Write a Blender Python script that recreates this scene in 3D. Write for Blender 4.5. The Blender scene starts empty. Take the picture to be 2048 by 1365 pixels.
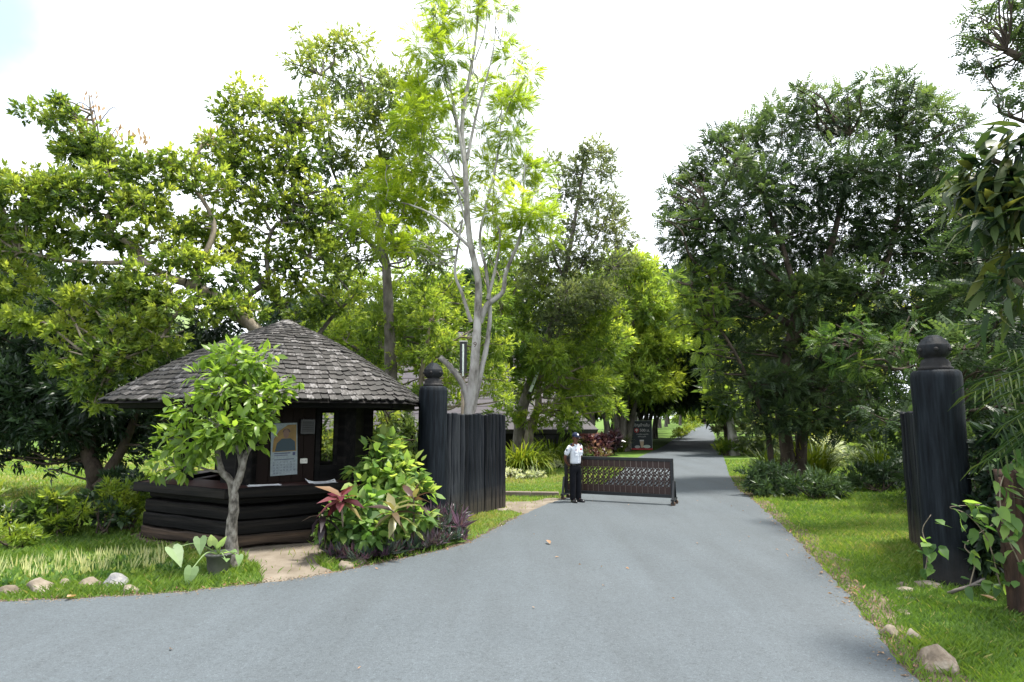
import bpy, bmesh, math, random
import numpy as np
from mathutils import Vector, Matrix, Euler

SC = bpy.context.scene
COL = SC.collection
rng = np.random.default_rng(11)
random.seed(5)
R = math.radians

# ---------------------------------------------------------------- camera, sky, sun, exposure
cam_d = bpy.data.cameras.new('camera')
cam_d.sensor_width = 36.0
cam_d.lens = 21.99
cam_d.clip_start = 0.05
cam_d.clip_end = 3000
cam = bpy.data.objects.new('camera', cam_d)
COL.objects.link(cam)
cam.location = (0, 0, 2.0)
cam.rotation_euler = (R(96.995), 0, 0)
SC.camera = cam

SUN_AZ = R(84)      # clockwise from +Y (away from the camera) towards +X
SUN_EL = R(71)
world = bpy.data.worlds.new('World')
SC.world = world
world.use_nodes = True
wn = world.node_tree.nodes
wl = world.node_tree.links
wn.clear()
w_out = wn.new('ShaderNodeOutputWorld')
w_bg = wn.new('ShaderNodeBackground')
w_bg.inputs['Strength'].default_value = 1.0
w_sky = wn.new('ShaderNodeTexSky')
w_sky.sky_type = 'NISHITA'
w_sky.sun_disc = False
w_sky.sun_elevation = SUN_EL
w_sky.sun_rotation = SUN_AZ
w_sc = wn.new('ShaderNodeVectorMath'); w_sc.operation = 'SCALE'
w_sc.inputs['Scale'].default_value = 0.10
wl.new(w_sky.outputs[0], w_sc.inputs[0])
w_tc = wn.new('ShaderNodeTexCoord')
w_no = wn.new('ShaderNodeTexNoise')
w_no.inputs['Scale'].default_value = 2.2
w_no.inputs['Detail'].default_value = 6
w_no.inputs['Roughness'].default_value = 0.6
wl.new(w_tc.outputs['Generated'], w_no.inputs['Vector'])
# a break in the thin overcast, high over the left of the lawn
w_ds = wn.new('ShaderNodeVectorMath'); w_ds.operation = 'DISTANCE'
w_ds.inputs[1].default_value = (-0.61, 0.64, 0.47)
wl.new(w_tc.outputs['Generated'], w_ds.inputs[0])
w_ad = wn.new('ShaderNodeMath'); w_ad.operation = 'MULTIPLY_ADD'
wl.new(w_no.outputs['Fac'], w_ad.inputs[0])
w_ad.inputs[1].default_value = 0.30
wl.new(w_ds.outputs['Value'], w_ad.inputs[2])
w_mr = wn.new('ShaderNodeMapRange'); w_mr.interpolation_type = 'SMOOTHSTEP'
w_mr.inputs['From Min'].default_value = 0.20
w_mr.inputs['From Max'].default_value = 0.36
w_mr.inputs['To Min'].default_value = 0.22
wl.new(w_ad.outputs[0], w_mr.inputs['Value'])
w_cl = wn.new('ShaderNodeMapRange')
w_cl.inputs['From Min'].default_value = 0.3
w_cl.inputs['From Max'].default_value = 0.7
w_cl.inputs['To Min'].default_value = 0.66
w_cl.inputs['To Max'].default_value = 0.86
wl.new(w_no.outputs['Fac'], w_cl.inputs['Value'])
w_cc = wn.new('ShaderNodeVectorMath'); w_cc.operation = 'SCALE'
w_cc.inputs[0].default_value = (0.95, 1.0, 1.075)
wl.new(w_cl.outputs[0], w_cc.inputs['Scale'])
w_mx = wn.new('ShaderNodeMix'); w_mx.data_type = 'RGBA'
wl.new(w_mr.outputs[0], w_mx.inputs['Factor'])
wl.new(w_sc.outputs[0], w_mx.inputs['A'])
wl.new(w_cc.outputs[0], w_mx.inputs['B'])
wl.new(w_mx.outputs['Result'], w_bg.inputs['Color'])
wl.new(w_bg.outputs[0], w_out.inputs['Surface'])

sun_d = bpy.data.lights.new('sun', 'SUN')
sun_d.energy = 3.6
sun_d.angle = R(9.0)
sun_d.color = (1.0, 0.95, 0.86)
sun = bpy.data.objects.new('sun', sun_d)
COL.objects.link(sun)
sdir = Vector((math.sin(SUN_AZ)*math.cos(SUN_EL), math.cos(SUN_AZ)*math.cos(SUN_EL), math.sin(SUN_EL)))
sun.rotation_euler = sdir.to_track_quat('Z', 'Y').to_euler()
sun.location = (20, 20, 40)

SC.view_settings.view_transform = 'Standard'
SC.view_settings.look = 'None'
SC.view_settings.gamma = 1.0
SC.view_settings.use_curve_mapping = False
SC.view_settings.exposure = 1.6
SC.render.engine = 'CYCLES'
SC.cycles.max_bounces = 8
SC.cycles.diffuse_bounces = 6
SC.cycles.glossy_bounces = 2
SC.cycles.transmission_bounces = 6
SC.cycles.transparent_max_bounces = 4
SC.cycles.caustics_reflective = False
SC.cycles.caustics_refractive = False
SC.cycles.use_denoising = True

# ---------------------------------------------------------------- materials
MATS = {}
def _new(name):
    m = bpy.data.materials.new(name)
    m.use_nodes = True
    nt = m.node_tree
    nt.nodes.clear()
    out = nt.nodes.new('ShaderNodeOutputMaterial')
    b = nt.nodes.new('ShaderNodeBsdfPrincipled')
    nt.links.new(b.outputs[0], out.inputs[0])
    MATS[name] = m
    return m, nt, b, out
def ramp(nt, cols, pos=None):
    r = nt.nodes.new('ShaderNodeValToRGB')
    e = r.color_ramp.elements
    n = len(cols)
    while len(e) < n: e.new(0.5)
    for i, c in enumerate(cols):
        e[i].position = pos[i] if pos else i/(n-1)
        e[i].color = (*c, 1)
    return r
def noise(nt, scale, detail=5, rough=0.55, vec=None, stretch=None):
    n = nt.nodes.new('ShaderNodeTexNoise')
    n.inputs['Scale'].default_value = scale
    n.inputs['Detail'].default_value = detail
    n.inputs['Roughness'].default_value = rough
    tc = nt.nodes.new('ShaderNodeTexCoord')
    if stretch:
        mp = nt.nodes.new('ShaderNodeMapping')
        mp.inputs['Scale'].default_value = stretch
        nt.links.new(tc.outputs['Object'], mp.inputs[0])
        nt.links.new(mp.outputs[0], n.inputs['Vector'])
    else:
        nt.links.new(tc.outputs['Object'], n.inputs['Vector'])
    return n
def bump(nt, b, src, strength, dist=0.01):
    bp = nt.nodes.new('ShaderNodeBump')
    bp.inputs['Strength'].default_value = strength
    bp.inputs['Distance'].default_value = dist
    nt.links.new(src, bp.inputs['Height'])
    nt.links.new(bp.outputs[0], b.inputs['Normal'])
def mat_noise(name, cols, scale=8, stretch=None, rough=0.7, bmp=0.3, bscale=None, spec=0.4, dist=0.01, pos=None, detail=6, rnd=0.0, foot=None):
    m, nt, b, out = _new(name)
    n = noise(nt, scale, detail, 0.6, stretch=stretch)
    r = ramp(nt, cols, pos or [0.3 + 0.4*i/(len(cols)-1) for i in range(len(cols))])
    fac = n.outputs['Fac']
    if rnd:
        oi = nt.nodes.new('ShaderNodeObjectInfo')
        mr = nt.nodes.new('ShaderNodeMapRange')
        mr.inputs['To Min'].default_value = -rnd; mr.inputs['To Max'].default_value = rnd
        nt.links.new(oi.outputs['Random'], mr.inputs['Value'])
        ad = nt.nodes.new('ShaderNodeMath'); ad.operation = 'ADD'
        nt.links.new(fac, ad.inputs[0]); nt.links.new(mr.outputs[0], ad.inputs[1])
        fac = ad.outputs[0]
    nt.links.new(fac, r.inputs[0])
    col = r.outputs[0]
    if foot:      # splashed earth and worn wood at the foot: (axis, height, colour)
        tc = nt.nodes.new('ShaderNodeTexCoord'); sp = nt.nodes.new('ShaderNodeSeparateXYZ')
        nt.links.new(tc.outputs['Object'], sp.inputs[0])
        fn = noise(nt, 7, 5, .65)
        ma = nt.nodes.new('ShaderNodeMath'); ma.operation = 'MULTIPLY_ADD'
        nt.links.new(fn.outputs['Fac'], ma.inputs[0]); ma.inputs[1].default_value = -foot[1]*1.6
        nt.links.new(sp.outputs[foot[0]], ma.inputs[2])
        mr = nt.nodes.new('ShaderNodeMapRange'); mr.inputs['From Min'].default_value = -foot[1]*.75; mr.inputs['From Max'].default_value = foot[1]*.5
        mr.inputs['To Min'].default_value = .8; mr.inputs['To Max'].default_value = 0
        nt.links.new(ma.outputs[0], mr.inputs['Value'])
        mx = nt.nodes.new('ShaderNodeMixRGB'); mx.inputs[2].default_value = (*foot[2], 1)
        nt.links.new(mr.outputs[0], mx.inputs[0]); nt.links.new(col, mx.inputs[1]); col = mx.outputs[0]
    nt.links.new(col, b.inputs['Base Color'])
    b.inputs['Roughness'].default_value = rough
    b.inputs['Specular IOR Level'].default_value = spec
    if bmp:
        src = n
        if bscale: src = noise(nt, bscale, 4, 0.6, stretch=stretch)
        bump(nt, b, src.outputs['Fac'], bmp, dist)
    return m
def mat_flat(name, col, rough=0.5, spec=0.4, metal=0.0):
    m, nt, b, out = _new(name)
    n = noise(nt, 30, 3)
    r = ramp(nt, [tuple(c*0.88 for c in col), tuple(min(1, c*1.1) for c in col)], [0.35, 0.65])
    nt.links.new(n.outputs['Fac'], r.inputs[0])
    nt.links.new(r.outputs[0], b.inputs['Base Color'])
    b.inputs['Roughness'].default_value = rough
    b.inputs['Specular IOR Level'].default_value = spec
    b.inputs['Metallic'].default_value = metal
    return m
def mat_leaf(name, cols, trans=0.35, rough=0.45, spec=0.35, tcol=2.0, rnd=0.0, pos=None):
    """Leaf: colour picked by the leaf's own tint value, with light passing through the blade."""
    m, nt, b, out = _new(name)
    at = nt.nodes.new('ShaderNodeAttribute'); at.attribute_name = 'tint'
    fac = at.outputs['Fac']
    if rnd:
        oi = nt.nodes.new('ShaderNodeObjectInfo')
        ad = nt.nodes.new('ShaderNodeMath'); ad.operation = 'MULTIPLY_ADD'
        nt.links.new(oi.outputs['Random'], ad.inputs[0]); ad.inputs[1].default_value = rnd
        nt.links.new(fac, ad.inputs[2])
        fac = ad.outputs[0]
    r = ramp(nt, cols, pos)
    nt.links.new(fac, r.inputs[0])
    nt.links.new(r.outputs[0], b.inputs['Base Color'])
    b.inputs['Roughness'].default_value = rough
    b.inputs['Specular IOR Level'].default_value = spec
    t = nt.nodes.new('ShaderNodeBsdfTranslucent')
    hs = nt.nodes.new('ShaderNodeMixRGB'); hs.blend_type = 'MULTIPLY'; hs.inputs[0].default_value = 1
    hs.inputs[2].default_value = (tcol*1.12, tcol*1.08, tcol*0.62, 1)
    nt.links.new(r.outputs[0], hs.inputs[1])
    nt.links.new(hs.outputs[0], t.inputs[0])
    mx = nt.nodes.new('ShaderNodeMixShader'); mx.inputs[0].default_value = trans
    nt.links.new(b.outputs[0], mx.inputs[1]); nt.links.new(t.outputs[0], mx.inputs[2])
    nt.links.new(mx.outputs[0], out.inputs[0])
    return m

# ---------------------------------------------------------------- mesh helpers
def mesh_tris(name, V, T, tint=None, mat=None, smooth=False):
    V = np.ascontiguousarray(V, dtype=np.float32); T = np.ascontiguousarray(T, dtype=np.int32)
    me = bpy.data.meshes.new(name)
    me.vertices.add(len(V)); me.vertices.foreach_set('co', V.ravel())
    me.loops.add(T.size); me.loops.foreach_set('vertex_index', T.ravel())
    me.polygons.add(len(T))
    me.polygons.foreach_set('loop_start', np.arange(0, T.size, 3, dtype=np.int32))
    if smooth: me.polygons.foreach_set('use_smooth', np.ones(len(T), dtype=bool))
    if tint is not None:
        a = me.attributes.new('tint', 'FLOAT', 'POINT')
        a.data.foreach_set('value', np.ascontiguousarray(tint, dtype=np.float32))
    me.update(calc_edges=True)
    if mat: me.materials.append(mat)
    return me
class Buf:
    def __init__(s): s.V = []; s.T = []; s.C = []; s.n = 0
    def add(s, V, T, tint=None):
        V = np.asarray(V, float); T = np.asarray(T, int)
        if not len(V): return
        s.V.append(V); s.T.append(T + s.n); s.n += len(V)
        s.C.append(np.full(len(V), 0.5) if tint is None else np.broadcast_to(np.asarray(tint, float), (len(V),)))
    def mesh(s, name, mat, smooth=False):
        return mesh_tris(name, np.concatenate(s.V), np.concatenate(s.T), np.concatenate(s.C), mat, smooth)
def link(name, me, parent=None, loc=None):
    o = bpy.data.objects.new(name, me)
    COL.objects.link(o)
    if loc is not None: o.location = loc
    if parent is not None:
        o.parent = parent
    return o
def tag(o, label=None, cat=None, group=None, kind=None):
    if label: o['label'] = label
    if cat: o['category'] = cat
    if group: o['group'] = group
    if kind: o['kind'] = kind
    return o
def thing(name, label, cat, loc=(0, 0, 0), group=None, rz=0.0):
    o = bpy.data.objects.new(name, None)
    o.empty_display_size = 0.2
    COL.objects.link(o)
    o.location = loc
    o.rotation_euler = (0, 0, rz)
    return tag(o, label, cat, group)
def wpart(name, me, root, parent=None):
    """a part whose mesh is in world coordinates, hung under an unrotated root"""
    par = parent or root
    o = bpy.data.objects.new(name, me)
    COL.objects.link(o)
    o.parent = par
    o.matrix_parent_inverse = Matrix.Translation(root.location).inverted() if parent is None else Matrix.Identity(4)
    return o
def copy_tree(o, parent=None):
    c = o.copy(); COL.objects.link(c)
    if parent is not None: c.parent = parent
    for ch in list(o.children): copy_tree(ch, c)
    return c
def catmull(P, n=5):
    P = [Vector(p) for p in P]
    if len(P) < 3: 
        return [P[0].lerp(P[-1], i/n) for i in range(n+1)]
    Q = [P[0]*2 - P[1]] + P + [P[-1]*2 - P[-2]]
    out = []
    for i in range(1, len(Q)-2):
        a, b, c, d = Q[i-1], Q[i], Q[i+1], Q[i+2]
        for k in range(n):
            t = k/n
            out.append(0.5*((2*b) + (c-a)*t + (2*a-5*b+4*c-d)*t*t + (3*b-a-3*c+d)*t**3))
    out.append(P[-1])
    return out
def tube(buf, P, r0, r1, sides=7, wob=0.0, cap=True, tint=None, power=1.0):
    n = len(P)
    P = [Vector(p) for p in P]
    V = []; T = []
    t0 = (P[1]-P[0]).normalized()
    up = Vector((0, 0, 1)) if abs(t0.z) < 0.9 else Vector((1, 0, 0))
    x = t0.cross(up).normalized()
    for i in range(n):
        t = (P[min(i+1, n-1)] - P[max(i-1, 0)])
        t = t.normalized() if t.length > 1e-9 else t0
        x = (x - t*x.dot(t))
        x = x.normalized() if x.length > 1e-6 else t.orthogonal().normalized()
        y = t.cross(x)
        f = i/(n-1)
        r = r0 + (r1-r0)*f**power
        for k in range(sides):
            a = 2*math.pi*k/sides
            rr = r*(1 + wob*math.sin(3*a + i*1.7)*0.5 + wob*random.uniform(-.5, .5))
            V.append(P[i] + x*(rr*math.cos(a)) + y*(rr*math.sin(a)))
    for i in range(n-1):
        for k in range(sides):
            a = i*sides+k; b = i*sides+(k+1) % sides
            T += [(a, b, b+sides), (a, b+sides, a+sides)]
    if cap:
        V.append(P[-1]); c = len(V)-1
        for k in range(sides): T.append(((n-1)*sides+k, (n-1)*sides+(k+1) % sides, c))
    buf.add([tuple(v) for v in V], T, tint)
def bm_mesh(name, bm, mat, smooth=False):
    me = bpy.data.meshes.new(name)
    bm.normal_update()
    bm.to_mesh(me); bm.free()
    if mat: me.materials.append(mat)
    if smooth:
        for p in me.polygons: p.use_smooth = True
    return me
def box_bm(sx, sy, sz, bev=0.0, M=None, bm=None, seg=1):
    """box centred on x,y with its base at z=0 unless M says otherwise"""
    b = bmesh.new()
    bmesh.ops.create_cube(b, size=1)
    bmesh.ops.transform(b, matrix=Matrix.Translation((0, 0, sz/2)) @ Matrix.Diagonal((sx, sy, sz, 1)), verts=b.verts)
    if bev: bmesh.ops.bevel(b, geom=b.edges[:], offset=bev, segments=seg, affect='EDGES')
    if M is not None: bmesh.ops.transform(b, matrix=M, verts=b.verts)
    if bm is None: return b
    tmp = bpy.data.meshes.new('tmp'); b.to_mesh(tmp); b.free(); bm.from_mesh(tmp); bpy.data.meshes.remove(tmp)
    return bm
def beam_M(a, b, up=(0, 0, 1)):
    """matrix taking local z to a->b, base at a"""
    a = Vector(a); b = Vector(b); z = (b-a).normalized()
    u = Vector(up)
    if abs(z.dot(u)) > 0.98: u = Vector((0, 1, 0))
    x = u.cross(z).normalized(); y = z.cross(x)
    return Matrix.Translation(a) @ Matrix((x, y, z)).transposed().to_4x4()
def rough_beam(L, w, h, bev=0.01, n=5, jit=0.006, seed=0):
    """timber along +X from 0, hand-hewn: uneven faces"""
    rr = random.Random(seed)
    bm = bmesh.new()
    rings = []
    for i in range(n+1):
        x = L*i/n
        dy, dz = rr.uniform(-jit, jit), rr.uniform(-jit, jit)
        ring = []
        for (sy, sz) in ((-1, -1), (1, -1), (1, 1), (-1, 1)):
            ring.append(bm.verts.new((x, sy*w/2 + dy + rr.uniform(-jit, jit)*.6, sz*h/2 + dz + rr.uniform(-jit, jit)*.6)))
        rings.append(ring)
    for i in range(n):
        for k in range(4):
            bm.faces.new((rings[i][k], rings[i][(k+1) % 4], rings[i+1][(k+1) % 4], rings[i+1][k]))
    bm.faces.new(rings[0][::-1]); bm.faces.new(rings[-1])
    bmesh.ops.recalc_face_normals(bm, faces=bm.faces)
    if bev: bmesh.ops.bevel(bm, geom=[e for e in bm.edges], offset=bev, segments=1, affect='EDGES')
    return bm
def lathe_bm(prof, seg=32):
    bm = bmesh.new()
    rings = []
    for (r, z) in prof:
        if r < 1e-5: rings.append([bm.verts.new((0, 0, z))])
        else: rings.append([bm.verts.new((r*math.cos(2*math.pi*k/seg), r*math.sin(2*math.pi*k/seg), z)) for k in range(seg)])
    for a, b in zip(rings[:-1], rings[1:]):
        for k in range(seg):
            if len(a) == 1 and len(b) == 1: continue
            if len(a) == 1: bm.faces.new((a[0], b[k], b[(k+1) % seg])) if False else bm.faces.new((a[0], b[(k+1) % seg], b[k]))
            elif len(b) == 1: bm.faces.new((a[k], a[(k+1) % seg], b[0]))
            else: bm.faces.new((a[k], a[(k+1) % seg], b[(k+1) % seg], b[k]))
    bmesh.ops.recalc_face_normals(bm, faces=bm.faces)
    return bm
def sheet(name, pts, z, mat, sub=0):
    """flat polygon on the ground"""
    bm = bmesh.new()
    vs = [bm.verts.new((p[0], p[1], z)) for p in pts]
    f = bm.faces.new(vs)
    if f.normal.z < 0 or True:
        bm.normal_update()
        if f.normal.z < 0: bmesh.ops.reverse_faces(bm, faces=[f])
    bmesh.ops.triangulate(bm, faces=bm.faces[:])
    return link(name, bm_mesh(name, bm, mat))

# ---------------------------------------------------------------- foliage
def leaf_tpl(L=1.0, W=0.4, droop=0.25, fold=0.12, fine=True, x0=0.0, wide=0.4):
    """one blade along +X, upper face +Z, folded on the midrib, tip drooping"""
    if fine:
        ts = [0, 0.25, 0.6, 1.0]; ws = [0, 0.42, 0.46, 0]
        M = [(x0+L*t, 0, -droop*L*t*t) for t in ts]
        Lv = [(x0+L*t-0.03*L, W*w, -droop*L*t*t + fold*L*w) for t, w in zip(ts[1:3], ws[1:3])]
        Rv = [(a, -b, c) for a, b, c in Lv]
        V = M + Lv + Rv
        T = [(0, 1, 4), (1, 5, 4), (1, 2, 5), (2, 3, 5), (0, 6, 1), (1, 6, 7), (1, 7, 2), (2, 7, 3)]
    else:
        V = [(x0, 0, 0), (x0+L*wide, 0, -droop*L*wide*wide), (x0+L, 0, -droop*L), (x0+L*wide, W/2, -droop*L*wide*wide+fold*L*.45), (x0+L*wide, -W/2, -droop*L*wide*wide+fold*L*.45)]
        T = [(0, 1, 3), (1, 2, 3), (0, 4, 1), (1, 4, 2)]
    return np.array(V, float), np.array(T, int)
def xf(V, M):
    M = np.array(M)
    return V @ M[:3, :3].T + M[:3, 3]
def combine(parts):
    Vs, Ts, n = [], [], 0
    for V, T in parts:
        Vs.append(V); Ts.append(T+n); n += len(V)
    return np.concatenate(Vs), np.concatenate(Ts)
def rosette(n, L, W, lo=45, hi=85, droop=0.3, fold=0.1, fine=False, seed=0, stem=0.25):
    """leaves whorled round a twig end; the twig runs along +X"""
    rr = random.Random(seed)
    parts = []
    for i in range(n):
        az = 2.4*i + rr.uniform(-.3, .3)
        el = R(rr.uniform(lo, hi))
        s = rr.uniform(.75, 1.1)
        V, T = leaf_tpl(L*s, W*s, droop*rr.uniform(.6, 1.4), fold, fine)
        M = Matrix.Translation((stem*L*(1-i/n)*-1 + stem*L, 0, 0)) @ Matrix.Rotation(az, 4, 'X') @ Matrix.Rotation(-el, 4, 'Y') @ Matrix.Rotation(rr.uniform(-.4, .4), 4, 'X')
        parts.append((xf(V, M), T))
    return combine(parts)
def pinnate(n, L, lw, ll, droop=0.25, ang=65, seed=0):
    """feather leaf: leaflets in pairs on a drooping rachis along +X"""
    rr = random.Random(seed)
    parts = []
    for i in range(n):
        t = 0.12 + 0.88*i/(n-1)
        x = L*t; z = -droop*L*t*t
        s = (0.65 + 0.5*math.sin(math.pi*min(1, t*0.9+0.1)))*rr.uniform(.85, 1.1)
        for sd in (1, -1):
            a = R(ang - 25*t)
            d = Vector((math.cos(a), sd*math.sin(a), -0.18 - .25*t + rr.uniform(-.12, .12)))
            d.normalize()
            p = Vector((-d.y, d.x, 0)).normalized()*lw*s*.5
            b = Vector((x, 0, z)); e = b + d*ll*s
            m = b.lerp(e, .5)
            parts.append((np.array([b, m+p, e, m-p], float), np.array([(0, 3, 1), (1, 3, 2)])))
    w = L*0.008
    parts.append((np.array([(0, w, 0), (0, -w, 0), (L*.5, 0, -droop*L*.25+w), (L, 0, -droop*L)], float), np.array([(0, 1, 2), (2, 1, 3)])))
    return combine(parts)
def bipinnate(npair, L, pl, pw, droop=0.3, seed=0):
    """fine twice-divided leaf: comb-edged pinnae on a rachis"""
    rr = random.Random(seed)
    parts = []
    for i in range(npair):
        t = 0.1 + 0.9*i/(npair-1)
        b = Vector((L*t, 0, -droop*L*t*t))
        s = 0.55 + 0.6*math.sin(math.pi*(0.15+0.75*t))
        for sd in (1, -1):
            a = R(62 - 25*t + rr.uniform(-6, 6))
            d = Vector((math.cos(a), sd*math.sin(a), -0.25+rr.uniform(-.15, .15))).normalized()
            p = Vector((-d.y, d.x, 0)).normalized()
            ll = pl*s
            V = [b]; T = []
            k = 3
            for j in range(k):
                c0 = b + d*(ll*(j+.15)/k); c1 = b + d*(ll*(j+.85)/k)
                w = pw*(1-.5*j/k)
                n0 = len(V)
                V += [c0 - p*w*.5*(-1)**j, c1 + p*w, c1 - p*w]
                T += [(n0, n0+2, n0+1)]
            parts.append((np.array([tuple(v) for v in V], float), np.array(T)))
    return combine(parts)
def norm(a): return a/np.maximum(np.linalg.norm(a, axis=-1, keepdims=True), 1e-9)
def place(buf, tpls, P, D, S, tint, rollj=0.5, keep_up=True):
    """copies of leaf templates at P pointing along D (upper face as near up as it goes)"""
    P = np.asarray(P, float); N = len(P)
    if N == 0: return
    D = norm(np.asarray(D, float)); S = np.broadcast_to(np.asarray(S, float), (N,)); tint = np.broadcast_to(np.asarray(tint, float), (N,))
    up = np.array([0, 0, 1.0]) + rng.normal(0, rollj, (N, 3))*(1 if keep_up else 4)
    Y = norm(np.cross(up, D)); Z = np.cross(D, Y)
    F = np.stack([D, Y, Z], axis=2)            # columns
    idx = rng.integers(0, len(tpls), N)
    for k, (tv, tt) in enumerate(tpls):
        s = np.where(idx == k)[0]
        if not len(s): continue
        W = np.einsum('nij,vj->nvi', F[s]*S[s][:, None, None], tv) + P[s][:, None, :]
        TT = tt[None] + (np.arange(len(s))*len(tv))[:, None, None]
        buf.add(W.reshape(-1, 3), TT.reshape(-1, 3), np.repeat(tint[s], len(tv)))
def rdir(n): return norm(rng.normal(size=(n, 3)))
def clump_sites(clumps, dens, sub=0.42, flat=0.8, shell=0.55, per=9, hang=0.0):
    """leaf sites in lumpy clumps -> positions, outward directions, tint offsets, sub-lump centres"""
    Ps, Ds, Ts, Subs = [], [], [], []
    for c in clumps:
        x, y, z, r = c[:4]
        n = max(4, int(dens*r*r*4))
        ns = max(3, n//per)
        d = rdir(ns)
        rad = r*(shell + (1-shell)*rng.random(ns))*np.where(rng.random(ns) < .3, .6, 1.0)
        sc = np.array([x, y, z]) + d*rad[:, None]*np.array([1, 1, flat])
        rs = sub*(0.6 + 0.8*rng.random(ns))
        rs = np.minimum(rs, r*0.6)
        ct = rng.normal(0, .16)
        st = rng.normal(0, .12, ns)
        Subs.append(np.concatenate([sc, rs[:, None]], axis=1))
        k = rng.integers(0, ns, n)
        q = rdir(n)
        pp = sc[k] + q*(rs[k]*(0.35+0.65*rng.random(n)))[:, None]*np.array([1, 1, .7])
        out = norm(pp - np.array([x, y, z]))
        dd = norm(q*0.7 + out*0.6 + np.array([0, 0, 0.35-hang]) + rng.normal(0, .35, (n, 3)))
        Ps.append(pp); Ds.append(dd)
        Ts.append(ct + st[k] + 0.18*out[:, 2] + rng.normal(0, .12, n))  # tint rises towards the top of each clump
    return np.concatenate(Ps), np.concatenate(Ds), np.concatenate(Ts), np.concatenate(Subs)
def grow(buf, limbs, subs, clumps, twig=True, r_link=0.035, twig_r=0.012, tw_frac=0.6):
    """limbs given as (points, r0, r1); links every clump to the nearest limb, then twigs to its lumps"""
    pts = []
    for L in limbs:
        P = catmull(L[0], 6)
        tube(buf, P, L[1], L[2], sides=10 if L[1] > .12 else 6, wob=0.10 if L[1] > .06 else 0.03, power=0.8)
        pts += P[len(P)//4:]
    A = np.array([tuple(p) for p in pts])
    cen = []
    for c in clumps:
        c3 = np.array(c[:3])
        dv = A - c3
        w = np.linalg.norm(dv, axis=1) + np.maximum(0, dv[:, 2])*1.5
        a = Vector(A[np.argmin(w)]); b = Vector(c3)
        d = b-a
        if d.length > 0.15:
            m1 = a.lerp(b, .35) + Vector((random.uniform(-.1, .1), random.uniform(-.1, .1), random.uniform(-.12, .05)))*d.length
            m2 = a.lerp(b, .7) + Vector((random.uniform(-.08, .08), random.uniform(-.08, .08), random.uniform(-.05, .08)))*d.length
            P = catmull([a, m1, m2, b], 4)
            tube(buf, P, r_link*(.6+.25*min(3, d.length)), twig_r*1.2, sides=5, cap=False)
            cen += P[len(P)//2:]
        cen.append(b)
    if twig and subs is not None:
        B = np.array([tuple(p) for p in cen])
        for s in subs[rng.random(len(subs)) < tw_frac]:
            j = np.argmin(np.linalg.norm(B-s[:3], axis=1))
            a = Vector(B[j]); b = Vector(s[:3])
            if (b-a).length < .05: continue
            m = a.lerp(b, .5) + Vector((random.uniform(-.12, .12), random.uniform(-.12, .12), random.uniform(-.1, .12)))*(b-a).length
            tube(buf, catmull([a, m, b], 3), twig_r, twig_r*.4, sides=4, cap=False)
def make_tree(name, label, base, limbs, clumps, tpls, leafmat, bark, dens, size, sub=0.42, tint0=0.45, flat=0.8, shell=0.55, per=9,
              hang=0.0, group=None, cat='tree', r_link=0.035, twig_r=0.012, rollj=0.5, tw_frac=0.42, wisps=.35):
    root = thing(name, label, cat, base, group)
    extra = []
    for c in clumps:          # stray sprays past the main clumps
        for k in range(3):
            if random.random() < wisps:
                d = Vector(rdir(1)[0]); d.z = abs(d.z)*.8 - .15; d.normalize()
                q = Vector(c[:3]) + d*c[3]*random.uniform(.95, 1.3)
                extra.append((q.x, q.y, q.z, c[3]*random.uniform(.2, .36)))
    clumps = list(clumps) + extra
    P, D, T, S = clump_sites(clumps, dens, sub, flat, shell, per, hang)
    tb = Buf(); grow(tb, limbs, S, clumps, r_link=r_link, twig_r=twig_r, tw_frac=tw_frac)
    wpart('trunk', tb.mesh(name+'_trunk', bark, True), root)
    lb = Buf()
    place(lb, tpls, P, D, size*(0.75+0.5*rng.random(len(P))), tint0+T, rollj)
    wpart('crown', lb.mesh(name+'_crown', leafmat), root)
    return root

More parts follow.
